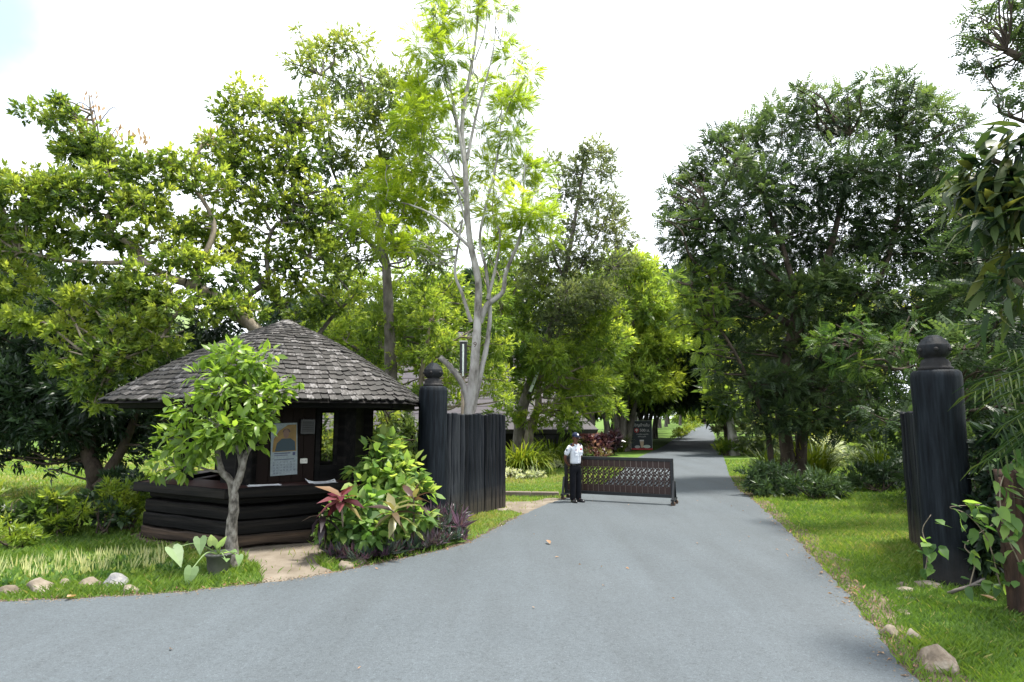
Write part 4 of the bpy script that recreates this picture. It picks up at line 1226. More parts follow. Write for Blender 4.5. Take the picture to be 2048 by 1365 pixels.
# ---------------------------------------------------------------- roadside board
BOARD = mat_flat('dark_teal_board', (.014, .022, .030), 0.5)
BOARD_RED = mat_flat('board_red', (.34, .025, .03), 0.5)
BOARD_WHITE = mat_flat('board_white', (.72, .70, .70), 0.5)
BOARD_EDGE = mat_flat('board_edge', (.40, .42, .43), 0.4)
BOARD_CUP = mat_flat('board_latte', (.50, .38, .27), 0.5)
BOARD_GLASS = mat_flat('board_pale_green', (.45, .55, .50), 0.5)
sx_, sy_, _ = (8.06, 39.317, 0)
sign = thing('advert_board', 'dark standing board with white lettering, red arrow and drink picture left of the road', 'sign', (sx_, sy_, 0), rz=R(-8))
SW, SH = 1.25, 1.80
o = link('board', bm_mesh('board', box_bm(SW, .05, SH-.08, .005), BOARD), sign); o.location = (0, 0, .08); o.rotation_euler = (R(-3), 0, 0)
bd = o
for (x, z, w, h) in ((-SW/2-.012, .0, .022, SH-.06), (SW/2+.012, .0, .022, SH-.06), (0, SH-.079, SW+.05, .028)):
    q = link('edge_strip', bm_mesh('edge_strip', box_bm(w, .056, h, .002), BOARD_EDGE), bd); q.location = (x, 0, z)
q = link('foot_strip', bm_mesh('foot_strip', box_bm(SW+.02, .30, .10, .005), BOARD_RED), bd); q.location = (0, -.02, -.06)
q = link('back_leg', bm_mesh('back_leg', box_bm(.05, .05, 1.2, .004), BOARD_EDGE), sign); q.location = (.45, .62, 0); q.rotation_euler = (R(27), 0, 0)
q = link('back_leg', bm_mesh('back_leg', box_bm(.05, .05, 1.2, .004), BOARD_EDGE), sign); q.location = (-.45, .62, 0); q.rotation_euler = (R(27), 0, 0)
def bt(s, size, x, z, mat=BOARD_WHITE): text_obj('lettering', s, size, mat, bd, Matrix.Translation((x, -.0275, z)) @ Matrix.Rotation(R(90), 4, 'X'))
bt('เชิญด้านใน', .235, 0, 1.46)
bt('500 ม.', .235, .20, 1.14)
bt('กาแฟสด ขนมเค้ก', .105, .06, .90)
bt('อร่อย ทุกวัน', .105, .02, .76)
def bflat(name, pts, y, mat):
    bm = bmesh.new(); f = bm.faces.new([bm.verts.new((x, y, z)) for x, z in pts]); bm.normal_update()
    if f.normal.y > 0: bmesh.ops.reverse_faces(bm, faces=[f])
    bmesh.ops.triangulate(bm, faces=bm.faces[:])
    link(name, bm_mesh(name, bm, mat), bd)
bflat('arrow_disc', ell(-.30, 1.14, .155, .155, 24), -.0275, BOARD_RED)
bflat('arrow', [(-.325, 1.04), (-.275, 1.04), (-.275, 1.14), (-.215, 1.12), (-.215, 1.17), (-.30, 1.25), (-.385, 1.17), (-.385, 1.12), (-.325, 1.14)], -.0300, BOARD_WHITE)
bflat('pictured_glass', [(-.05, .08), (.09, .08), (.13, .52), (-.13, .52)], -.0290, BOARD_CUP)
bflat('pictured_foam', [(-.125, .47), (.125, .47), (.13, .56), (-.13, .56)], -.0305, BOARD_WHITE)
bflat('pictured_plate', ell(.30, .15, .22, .10, 20), -.0275, BOARD_GLASS)
bflat('pictured_cup', ell(-.27, .13, .17, .09, 20), -.0275, BOARD_EDGE)

# ---------------------------------------------------------------- lamp on its pole, loose tube lamp
lx, ly, lz = (-1.164, 14.9, 3.798)
lamp = thing('post_lamp', 'tall black box lamp with a white tube on a thin pole behind the pale trunk', 'lamp', (lx, ly, 0))
bb = Buf(); tube(bb, [(-.01, 0, 0), (0, 0, lz-.7)], .045, .045, 8)
link('pole', bb.mesh('pole', BARK_TAN), lamp)
o = link('housing', bm_mesh('housing', box_bm(.17, .12, .74, .01), PLASTIC_DARK), lamp); o.location = (0, 0, lz-.74)
o = link('cap', bm_mesh('cap', box_bm(.20, .15, .03, .008), PLASTIC_WHITE), lamp); o.location = (0, 0, lz+.0015)
bb = Buf(); tube(bb, [(0, -.073, lz-.82), (0, -.073, lz-.05)], .022, .022, 8)
link('tube', bb.mesh('tube', TUBEGLASS, True), lamp)
tl = thing('tube_lamp', 'pale slanting tube lamp hung on the leaning trunk above the plank fence', 'lamp', (0.862, 24.5, 3.477))
bb = Buf(); a = Vector((0.703, 24.5, 3.008))-tl.location; b_ = Vector((1.06, 24.5, 3.909))-tl.location
tube(bb, [a, b_], .06, .06, 8); link('tube', bb.mesh('tube', TUBEGLASS, True), tl)
bb = Buf(); d = (b_-a).normalized(); tube(bb, [b_, b_+d*.1], .075, .07, 8); tube(bb, [a, a-d*.1], .07, .075, 8); link('holder', bb.mesh('holder', PLASTIC_DARK), tl)

# ---------------------------------------------------------------- house with the lilac roof
hs = thing('house', 'low house with a broad lilac-grey hipped roof behind the pale trunk', 'house', (-2.2, 33, 0))
def hv(x, y, z): return (x+2.2, y-33, z)
bm = bmesh.new()
e = [bm.verts.new(hv(*p)) for p in ((-10, 27, 1.5), (3.7, 27, 1.5), (3.7, 40, 1.5), (-10, 40, 1.5))]
t_ = [bm.verts.new(hv(*p)) for p in ((-4.6, 33.5, 6.6), (-1.4, 33.5, 6.6))]
for f in ((e[0], e[1], t_[1], t_[0]), (e[1], e[2], t_[1]), (e[2], e[3], t_[0], t_[1]), (e[3], e[0], t_[0])): bm.faces.new(f)
bmesh.ops.recalc_face_normals(bm, faces=bm.faces)
bmesh.ops.solidify(bm, geom=bm.faces[:], thickness=.18)
rf = link('roof', bm_mesh('roof', bm, ROOFTILE), hs)
for i in range(15):    # courses of sheet on the front slope
    t = i/15
    a = Vector((-10+5.4*t, 27+6.5*t, 1.5+5.1*t)); b_ = Vector((3.7-5.1*t, 27+6.5*t, 1.5+5.1*t))
    bb = Buf(); off = Vector((2.2, -33, .005)); tube(bb, [a+off, b_+off], .016, .016, 4)
    link('roof_course', bb.mesh('roof_course', ROOFTILE), rf)
o = link('wall', bm_mesh('wall', box_bm(11.6, 10, 2.2), DARKWALL), hs); o.location = hv(-3.1, 33.6, 0)
for x in (-6.5, -2.5, 1.5):
    w = link('window', bm_mesh('window', box_bm(1.5, .1, 1.0, .01), PLASTIC_DARK), hs); w.location = hv(x, 28.55, .75)
    bm = bmesh.new(); box_bm(.05, .12, 1.0, 0, Matrix.Translation((0, -.01, 0)), bm); box_bm(1.5, .12, .05, 0, Matrix.Translation((0, -.012, .48)), bm)
    link('frame', bm_mesh('frame', bm, DARKWALL), w)

# ---------------------------------------------------------------- kerb beam, wires
ka, kb = Vector((-1.612, 16.63, 0)), Vector((1.199, 16.319, 0))
kerb = thing('kerb_beam', 'low pinkish concrete kerb between the fence and the barrier wheel', 'kerb', ka, rz=math.atan2((kb-ka).y, (kb-ka).x))
Lk = (kb-ka).length; nk = 4
for i in range(nk):
    o = link('kerb_block', bm_mesh('kerb_block', box_bm(Lk/nk-.012, .14, .12, .012), CONCRETE), kerb); o.location = (Lk*(i+.5)/nk, 0, 0)
def wire(label, a, b, sag):
    root = thing('overhead_wire', label, 'wire', a, 'overhead wires')
    a = Vector(a); b = Vector(b)
    P = [a.lerp(b, i/16) - Vector((0, 0, sag*4*(i/16)*(1-i/16))) - a for i in range(17)]
    bb = Buf(); tube(bb, P, .006, .006, 4, cap=False)
    link('cable', bb.mesh('cable', WIRE), root)
wire('thin overhead wire nearest the middle of the sky above the big dark tree', (11.987, 16, 13.459), (17.223, 26, 15.18), .1)
wire('thin overhead wire crossing the sky just left of the hanging fine branch', (12.734, 16, 13.162), (17.934, 26, 14.489), .1)
wire('thin overhead wire passing behind the fine branch at the top corner', (13.965, 16, 11.692), (19.791, 26, 14.489), .1)

# ---------------------------------------------------------------- trees
def lm(pts, r0, r1): return (pts, r0, r1)
# leaf units
BROAD_T = [rosette(7, 1.0, .46, 25, 80, .35, .08, False, s, .7) for s in range(4)]
SLIM_T = [rosette(7, 1.08, .32, 20, 80, .4, .06, False, s+10, 1.0) for s in range(4)]
FAR_T = [rosette(6, 1.0, .42, 25, 85, .3, .08, False, s+20, .7) for s in range(3)]
FEATHER_T = [pinnate(11, 1.0, .06, .32, .35, 62, s+30) for s in range(4)]
PINN_T = [pinnate(6, 1.0, .17, .27, .35, 65, s) for s in range(3)]
PINN_F = [pinnate(7, 1.0, .12, .34, .35, 65, s+5) for s in range(3)]

# big broad-leaved tree behind the hut, two stems leaning left
A_CL = [(-10.332, 13.2, 8.668, 0.506), (-9.422, 13.4, 8.141, 0.589), (-9.79, 13.4, 7.848, 0.482), (-8.86, 13.4, 7.707, 0.643), (-7.965, 13.4, 7.381, 0.643), (-7.393, 13.6, 7.639, 0.489), (-6.994, 13.6, 7.226, 0.544), (-7.157, 14.4, 8.41, 0.46),
 (-9.749, 13, 6.828, 0.624), (-10.39, 12.8, 6.698, 0.665), (-11.022, 12.6, 6.733, 0.705), (-8.882, 13, 6.772, 0.675), (-8.003, 13, 6.548, 0.624), (-10.496, 12.8, 6.151, 0.512), (-9.727, 12.9, 6.183, 0.464), (-9.024, 13, 5.884, 0.52),
 (-9.861, 12.8, 5.554, 0.491), (-9.137, 12.8, 5.072, 0.491), (-10.312, 12.6, 4.814, 0.604), (-10.994, 12.6, 5.446, 0.705), (-8.476, 13.4, 6.004, 0.428), (-7.636, 13.2, 5.832, 0.528), (-7.047, 13.6, 6.236, 0.38),
 (-7.118, 13, 5.337, 0.468), (-7.55, 12.8, 4.805, 0.563), (-8.144, 12.7, 4.52, 0.508), (-9.745, 12.5, 3.967, 0.5), (-8.858, 12.7, 4.415, 0.457), (-7.093, 12.6, 4.293, 0.453), (-7.676, 12.6, 3.879, 0.554), (-8.122, 12.5, 3.256, 0.5), (-7.674, 12.6, 3.164, 0.403), (-8.432, 12.5, 2.754, 0.38), (-8.367, 12.6, 2.358, 0.322), (-7.149, 12.8, 3.493, 0.409), (-8.948, 12.6, 3.879, 0.403), (-9.167, 12.5, 3.155, 0.35), (-6.573, 13, 4.258, 0.312), (-6.191, 13.4, 4.549, 0.364), (-6.119, 13.8, 5.082, 0.331), (-6.611, 13.6, 5.491, 0.304), (-5.888, 14, 4.432, 0.336), (-7.34, 13.4, 6.345, 0.364), (-6.607, 13.2, 4.948, 0.253)]
B_CL = [(-6.782, 15, 10.206, 0.456), (-7, 15, 9.537, 0.54), (-6.375, 15, 9.67, 0.54), (-5.886, 15.4, 9.67, 0.591), (-5.42, 15.4, 9.37, 0.492), (-7.116, 14.8, 8.718, 0.497), (-6.458, 15, 8.809, 0.6), (-5.641, 15.2, 8.633, 0.608), (-5.26, 15.4, 8.586, 0.468), (-7.011, 14.8, 7.943, 0.473),
 (-6.294, 15, 8.024, 0.624), (-5.541, 15.2, 7.775, 0.608), (-4.906, 15.4, 7.719, 0.431), (-6.666, 14.8, 7.242, 0.473), (-5.942, 15, 7.184, 0.576), (-5.197, 15.2, 7.058, 0.583), (-4.631, 15.4, 7.191, 0.394), (-6.475, 15, 6.673, 0.42), (-5.673, 15.2, 6.477, 0.462), (-4.973, 15.2, 6.157, 0.547), (-4.393, 15.2, 5.584, 0.462), (-5.317, 15, 5.599, 0.36), (-4.677, 15, 4.853, 0.504), (-5.665, 15, 5.163, 0.336), (-4.122, 15.2, 4.891, 0.462), (-6.752, 14.6, 5.993, 0.303), (-5.149, 15, 4.483, 0.42), (-7.01, 14.6, 6.734, 0.35), (-6.686, 14.8, 6.485, 0.355), (-6.187, 15, 5.85, 0.384), (-6.484, 14.6, 5.443, 0.35), (-5.635, 15, 5.85, 0.36), (-5.251, 15.2, 5.331, 0.413), (-6.887, 14, 6.006, 0.269), (-4.7, 15.5, 6.5, 0.396), (-4.303, 15.6, 7.191, 0.374), (-5.122, 15.4, 6.732, 0.369), (-5.816, 14.8, 4.815, 0.331)]
base_a = (-4.391, 14.5, 1.274); base_a = (base_a[0], base_a[1], 0)
A_L = [lm([base_a, (-5.03, 14.5, 2.874), (-5.772, 14.2, 3.91), (-6.285, 13.8, 4.397), (-6.748, 13.4, 4.77), (-7.011, 13.2, 4.882)], .18, .11),
 lm([(-6.748, 13.4, 4.77), (-6.917, 13.4, 5.216), (-6.742, 13.5, 5.692), (-6.68, 13.6, 6.294), (-6.973, 13.6, 6.875), (-7.397, 13.6, 7.344)], .085, .04),
 lm([(-7.011, 13.2, 4.882), (-7.417, 13.1, 5.013), (-7.923, 13.1, 5.363), (-8.194, 13.1, 5.693), (-8.646, 13.1, 5.97), (-8.752, 13.1, 6.359)], .10, .05),
 lm([(-7.866, 13.1, 5.319), (-8.694, 12.9, 5.246), (-9.47, 12.8, 5.286), (-10.162, 12.6, 5.393)], .065, .03),
 lm([(-6.796, 13.4, 4.659), (-6.949, 13.1, 4.384), (-7.084, 12.9, 4.03), (-7.297, 12.7, 3.481), (-7.926, 12.6, 3.164)], .05, .02),
 lm([(-8.646, 13.1, 5.97), (-8.555, 13.2, 6.505), (-9.099, 13.4, 7.614), (-9.465, 13.4, 8.674), (-9.593, 13.4, 9.271)], .05, .015)]
t_a = make_tree('broadleaf_tree', 'spreading broad-leaved tree with bare bent limbs reaching left above the hut roof', base_a, A_L, A_CL, BROAD_T, LF_BROAD, BARK_TAN, 128, .128, tint0=.52, sub=.27, wisps=.4, hang=.25)
base_b = (-4.906, 15.6, 1.158); base_b = (base_b[0], base_b[1], 0)
B_L = [lm([base_b, (-5.307, 15.6, 3.441), (-5.663, 15.4, 4.612), (-6.245, 15.2, 5.394), (-6.869, 15, 5.976), (-7.216, 14.8, 6.172)], .19, .06),
 lm([(-6.721, 15, 4.36), (-6.388, 15, 4.977), (-5.979, 15, 5.35), (-6.034, 15, 5.976), (-5.916, 15, 6.609), (-5.516, 15.2, 7.188), (-5.63, 15.2, 8.368), (-5.804, 15.2, 9.435)], .09, .02),
 lm([(-5.988, 15, 5.537), (-5.481, 15.1, 5.75), (-5.153, 15.2, 5.965), (-4.808, 15.3, 5.927)], .05, .03), lm([(-5.91, 15, 6.482), (-6.386, 15, 7.377), (-6.702, 15, 8.677), (-6.842, 15, 10.139)], .04, .012), lm([(-5.307, 15.6, 3.441), (-4.504, 15.3, 4.407), (-3.999, 15.2, 4.891)], .07, .03)]
t_b = make_tree('broadleaf_tree', 'upright broad-leaved tree with yellow-green tips rising behind the hut roof peak', base_b, B_L, B_CL, BROAD_T, LF_BROAD, BARK_GREY, 120, .118, tint0=.58, sub=.28, hang=.2)
# dead twigs and hanging dry leaves on the first tree
tb = Buf(); lb = Buf()
for (u0, v0, u1, v1) in ((205,330,180,188), (185,230,150,215), (190,240,215,235), (198,280,232,250), (195,260,165,255), (205,300,245,270)):
    pass
dead = [([(-9.117, 13.4, 7.556), (-9.29, 13.4, 8.318), (-9.563, 13.4, 9.319)], .03), ([(-9.423, 13.4, 8.852), (-9.709, 13.3, 9.038), (-9.891, 13.3, 8.801)], .012), ([(-9.343, 13.4, 8.555), (-9.104, 13.5, 9.023), (-8.943, 13.5, 8.843)], .012), ([(-9.253, 13.4, 8.141), (-9.562, 13.3, 8.624), (-9.589, 13.3, 8.271)], .012), ([(-9.185, 13.4, 7.848), (-9.006, 13.5, 8.485), (-8.897, 13.5, 8.544)], .012)]
for P_, r in dead: tube(tb, catmull(P_, 4), r, .005, 5)
dp = np.array([(-9.532, 13.4, 9.211), (-9.609, 13.3, 8.506), (-9.519, 13.3, 8.365), (-9.521, 13.4, 8.674), (-8.891, 13.5, 8.461), (-9.058, 13.5, 8.425), (-9.725, 13.3, 8.565), (-9.433, 13.4, 8.971), (-8.543, 13.5, 8.365), (-8.414, 13.5, 8.461), (-7.143, 14.2, 8.758), (-7.191, 14.2, 8.571), (-8.174, 13.4, 7.965)])
dq = np.repeat(dp, 9, axis=0) + rng.normal(0, .10, (len(dp)*9, 3))
place(lb, [leaf_tpl(1, .35, .3, .1, False)], dq, np.column_stack([rng.normal(0, .4, len(dq)), rng.normal(0, .4, len(dq)), -np.ones(len(dq))]), .17, rng.random(len(dq))*.6)
wpart('dead_branch', tb.mesh('dead_branch', BARK_DARK, True), t_a)
o = wpart('dry_foliage', lb.mesh('dry_foliage', LF_DRY), t_a); o['kind'] = 'stuff'

# dark dense tree on the left lawn
D_CL = [(-12.78, 16.33, 5.11, 1.18), (-11.17, 15.81, 4.49, 1.14), (-14.27, 17.86, 3.94, 1.36), (-12.10, 16.70, 3.41, 1.27), (-11.45, 17.64, 4.49, 1.13), (-10.49, 17.78, 3.93, 1.14), (-10.17, 15.64, 2.82, 1.13), (-10.11, 17.55, 2.50, 1.12), (-12.43, 15.70, 2.45, 1.26), (-11.81, 16.44, 2.21, 1.25), (-11.28, 17.29, 1.67, 1.04), (-13.28, 17.41, 1.67, 0.77), (-11.02, 15.58, 1.65, 0.56), (-10.64, 18.05, 1.80, 0.72), (-8.83, 16.27, 1.95, 0.65), (-9.93, 17.89, 3.08, 0.86), (-14.87, 16.97, 4.67, 1.49), (-13.90, 15.92, 2.71, 1.40), (-14.90, 17.35, 1.81, 1.11), (-14.67, 17.85, 6.58, 1.00), (-9.87, 15.71, 4.99, 0.88), (-9.13, 16.82, 3.96, 0.67), (-9.14, 17.79, 2.79, 0.64), (-13.40, 16.93, 1.15, 0.41), (-10.68, 17.48, 1.26, 0.36), (-8.59, 15.45, 1.35, 0.35), (-12.73, 17.47, 1.06, 0.22), (-11.42, 16.24, 0.87, 0.13), (-13.68, 16.96, 0.95, 0.24), (-12.77, 17.50, 0.58, 0.11), (-15.10, 16.38, 6.48, 1.44), (-7.78, 16.05, 3.48, 0.77), (-7.62, 15.86, 4.50, 0.76)]
bd_ = (-11.428, 17.64, 0)
t_d = make_tree('dark_tree', 'dense dark green tree with forked trunk on the sunny lawn at the left', bd_, [lm([bd_, (-10.839, 16.6, 0.526), (-11.058, 16.6, 0.975), (-11.496, 16.6, 1.817), (-12.284, 16.6, 3.267)], .30, .08), lm([(-10.709, 16.6, 0.207), (-10.463, 16.6, 0.718), (-10.167, 16.6, 1.298), (-9.833, 16.6, 2.472), (-9.796, 16.6, 3.802)], .19, .05), lm([(-11.058, 16.6, 0.975), (-11.334, 17, 2.215), (-11.558, 17, 4.12)], .15, .04)], D_CL, SLIM_T, LF_DARK, BARK_DARK, 58, .22, tint0=.32, sub=.5, hang=.25)

# tall slender-leaved tree
W_CL = [(-6.38, 19.46, 14.06, 0.65), (-5.42, 19.56, 14.29, 0.70), (-6.65, 18.42, 12.99, 0.52), (-4.65, 19.29, 12.99, 0.69), (-5.82, 19.95, 13.18, 0.77), (-6.07, 18.70, 11.98, 0.60), (-5.66, 18.24, 10.92, 0.61), (-4.76, 18.29, 11.11, 0.70), (-3.81, 18.79, 12.53, 0.60), (-3.22, 18.56, 12.74, 0.52), (-4.08, 18.32, 11.61, 0.62), (-3.74, 18.29, 10.62, 0.70), (-4.82, 18.35, 10.01, 0.70), (-5.56, 18.28, 9.82, 0.56), (-3.18, 18.71, 9.84, 0.67), (-3.09, 19.99, 11.60, 0.72), (-4.22, 19.19, 9.70, 0.77), (-4.87, 18.12, 8.88, 0.58), (-6.11, 19.73, 9.07, 0.55), (-3.52, 18.17, 8.36, 0.70), (-2.76, 19.17, 8.87, 0.69), (-4.73, 19.48, 8.48, 0.59), (-5.16, 18.79, 7.62, 0.53), (-6.18, 19.57, 7.85, 0.47), (-3.05, 19.15, 7.56, 0.69), (-4.00, 19.93, 7.79, 0.64), (-4.97, 19.96, 7.12, 0.51), (-2.32, 18.36, 6.87, 0.66), (-5.79, 19.40, 7.31, 0.43), (-2.70, 18.37, 11.80, 0.59)]
bw = (-3.579, 19, 0.974); bw = (bw[0], bw[1], 0)
t_w = make_tree('slender_leaf_tree', 'tall loose-crowned tree with dark straight trunk between the hut and the feathery tree', bw, [lm([bw, (-3.675, 19, 3.146), (-3.78, 19, 4.989), (-3.915, 19, 6.718), (-4.122, 19, 7.516), (-4.005, 19, 9.137), (-4.374, 19, 11.126), (-4.908, 19, 12.993)], .24, .03), lm([(-3.915, 19, 6.718), (-4.512, 19, 7.516), (-5.227, 19, 7.919), (-6.019, 19, 8.161), (-6.516, 18.6, 8.269)], .12, .03), lm([(-4.039, 19, 7.356), (-3.396, 19.2, 8.553), (-3.12, 19.3, 9.918), (-3.074, 19.3, 11.783)], .09, .025), lm([(-4.512, 19, 7.516), (-5.201, 18.8, 8.739), (-5.889, 18.8, 10.534), (-6.134, 18.8, 12.877)], .07, .02), lm([(-5.227, 19, 7.919), (-5.501, 18.8, 8.417), (-5.758, 18.8, 9.062)], .06, .02)], W_CL, SLIM_T, LF_WILLOW, BARK_GREY, 92, .15, tint0=.42, sub=.42, hang=.45, shell=.45)

# lower bright trees behind the hut and the post
N_CL = [(-5.56, 21.06, 6.70, 0.76), (-4.86, 21.82, 6.51, 0.79), (-3.60, 21.67, 6.84, 0.78), (-2.73, 21.80, 6.69, 0.87), (-5.74, 21.91, 5.45, 0.79), (-4.17, 19.53, 5.07, 0.75), (-3.73, 22.59, 5.74, 0.87), (-2.69, 21.63, 5.40, 0.78), (-5.90, 21.95, 4.56, 0.70), (-4.59, 20.10, 4.18, 0.67), (-3.98, 22.08, 4.57, 0.79), (-3.15, 22.51, 4.44, 0.76), (-2.32, 21.55, 4.34, 0.69), (-6.15, 20.36, 4.87, 0.62), (-2.18, 21.66, 6.12, 0.78), (-1.51, 22.24, 5.50, 0.71), (-4.31, 20.39, 3.39, 0.57), (-5.49, 21.17, 3.62, 0.51), (-2.26, 19.66, 3.19, 0.41), (-2.77, 19.62, 5.57, 0.63), (-4.07, 20.56, 5.91, 0.66), (-2.42, 20.92, 4.27, 0.67), (-1.97, 19.95, 2.57, 0.41), (-3.52, 21.68, 2.79, 0.45), (-1.19, 20.16, 3.54, 0.55), (-4.06, 21.82, 2.28, 0.45), (-6.53, 21.74, 4.18, 0.63), (-6.46, 19.86, 4.32, 0.54)]
bn = (-4.287, 21, 0.866); bn = (bn[0], bn[1], 0)
make_tree('bright_tree', 'low bright green tree spreading behind the hut roof and left gate post', bn, [lm([bn, (-4.235, 21, 2.099), (-4.356, 21, 3.602), (-4.484, 21, 5.304), (-4.339, 21, 6.341)], .2, .05), lm([(-4.356, 21, 3.602), (-5.476, 21, 4.449), (-6.348, 20.5, 4.724)], .09, .03), lm([(-4.373, 21, 4.279), (-3.292, 21, 5.132), (-2.455, 21, 5.994)], .09, .03)], N_CL, SLIM_T, LF_LIME, BARK_GREY, 78, .165, tint0=.5, sub=.45, hang=.35)

# leafy screen between hut, post and house
N2_CL = [(-5.04, 16.57, 1.82, 0.45), (-4.64, 17.07, 1.41, 0.49), (-4.22, 17.53, 1.81, 0.48), (-3.65, 17.48, 1.40, 0.45), (-3.08, 17.35, 1.81, 0.44), (-4.27, 16.74, 0.90, 0.45), (-3.79, 17.58, 0.71, 0.42), (-3.11, 17.61, 1.12, 0.45), (-5.05, 17.14, 1.01, 0.47), (-2.58, 16.80, 1.42, 0.38), (-3.39, 16.77, 2.21, 0.35), (-4.61, 17.36, 2.22, 0.36), (-5.65, 17.69, 1.39, 0.48), (-2.82, 17.59, 0.71, 0.37), (-4.06, 17.51, 1.12, 0.42)]
bn2 = (-4.127, 17.64, 0)
make_tree('leafy_shrub', 'tall dark leafy shrub filling the gap between the hut and the left gate post', bn2, [lm([bn2, (-4.084, 17.2, 0.738), (-4.199, 17.2, 1.407), (-4.147, 17.2, 1.946)], .06, .02), lm([bn2, (-3.57, 17.2, 0.738), (-3.319, 17.2, 1.541)], .05, .015), lm([bn2, (-4.517, 17.2, 0.738), (-4.946, 17.2, 1.407)], .05, .015)], N2_CL, SLIM_T, LF_WILLOW, BARK_DARK, 60, .2, tint0=.25, sub=.35, hang=.2, cat='shrub')
N3_CL = [(-2.64, 18.78, 4.80, 0.45), (-2.07, 19.11, 5.01, 0.43), (-2.90, 18.59, 4.02, 0.39), (-2.24, 18.10, 4.11, 0.43), (-1.71, 17.92, 3.95, 0.37), (-2.68, 19.20, 3.47, 0.40), (-3.41, 19.02, 3.60, 0.40), (-1.99, 18.58, 3.12, 0.36), (-2.67, 18.16, 2.81, 0.29), (-0.64, 17.95, 4.82, 0.40), (-0.28, 18.61, 4.17, 0.42), (-0.57, 18.28, 3.39, 0.35), (-3.48, 19.27, 4.72, 0.40), (-0.37, 19.21, 3.16, 0.37), (-0.21, 18.51, 2.53, 0.30), (-0.89, 18.77, 4.04, 0.36), (-0.51, 18.58, 5.69, 0.42), (-2.09, 18.20, 2.52, 0.26), (-0.72, 18.39, 2.67, 0.26)]
bn3 = (-2.677, 19.198, 0)
make_tree('slender_tree', 'slender leafy tree with drooping lime leaves between the post finial and the pale trunk', bn3, [lm([bn3, (-2.564, 18.6, 1.795), (-2.706, 18.6, 3.121), (-2.532, 18.6, 4.32), (-2.467, 18.6, 4.926)], .13, .03), lm([(-2.706, 18.6, 3.121), (-2.079, 18.6, 4.019), (-0.962, 18.6, 4.774)], .05, .02)], N3_CL, SLIM_T, LF_LIME, BARK_TAN, 105, .15, tint0=.5, sub=.36, hang=.5)
# feathery yellow-green tree with the pale trunk
E_CL = [(-1.75, 14.18, 11.50, 0.51), (-2.01, 13.51, 10.55, 0.41), (-1.12, 13.90, 11.56, 0.42), (-1.45, 13.69, 10.35, 0.46), (-0.47, 14.03, 11.94, 0.25), (-0.11, 14.20, 11.97, 0.23), (0.05, 14.69, 10.97, 0.38), (0.29, 13.22, 9.65, 0.32), (-0.18, 15.00, 10.54, 0.33), (-2.47, 14.32, 9.83, 0.43), (-1.92, 13.73, 9.20, 0.49), (-2.36, 13.22, 8.68, 0.42), (-0.88, 15.00, 10.27, 0.40), (-0.18, 15.00, 9.80, 0.50), (0.09, 14.00, 8.60, 0.47), (-0.81, 15.00, 9.07, 0.46), (-1.50, 15.00, 8.81, 0.46), (-1.96, 13.38, 8.37, 0.41), (-0.43, 15.00, 8.15, 0.53), (0.31, 14.27, 7.73, 0.51), (0.61, 14.52, 7.27, 0.42), (-0.05, 13.70, 6.79, 0.53), (-0.98, 15.00, 7.76, 0.44), (-1.84, 14.38, 7.65, 0.55), (-2.84, 14.12, 7.67, 0.47), (-3.12, 13.34, 6.95, 0.41), (-2.65, 14.27, 6.99, 0.57), (-2.08, 14.48, 6.82, 0.52), (-3.71, 14.79, 6.92, 0.35), (-2.88, 13.23, 6.12, 0.40), (0.35, 13.87, 6.38, 0.38), (0.73, 14.59, 6.24, 0.30), (-2.48, 13.20, 5.55, 0.32), (-1.48, 15.00, 7.12, 0.42), (-0.55, 15.00, 6.99, 0.42), (-1.91, 13.37, 5.77, 0.32), (-0.17, 15.00, 6.36, 0.38), (0.19, 14.21, 5.89, 0.30), (-1.47, 15.00, 6.36, 0.29), (-1.90, 14.10, 10.16, 0.45), (-1.51, 15.00, 10.00, 0.44), (0.19, 14.42, 9.44, 0.39), (-3.15, 14.54, 5.98, 0.30), (-3.48, 13.89, 6.27, 0.27), (-2.32, 14.58, 9.39, 0.40), (-2.79, 13.79, 6.94, 0.37), (0.45, 13.29, 6.54, 0.36), (0.19, 14.09, 7.90, 0.38), (0.01, 13.91, 9.55, 0.33), (-1.77, 13.35, 11.19, 0.36), (-0.30, 14.75, 11.34, 0.28), (0.68, 13.43, 6.36, 0.28), (-1.75, 14.05, 12.46, 0.45), (-0.91, 14.16, 12.67, 0.45), (-2.50, 14.70, 8.16, 0.42), (0.81, 13.81, 6.59, 0.26), (-1.43, 14.43, 13.42, 0.46)]
be = (-0.99, 14.4, 0.169); be = (be[0], be[1], 0)
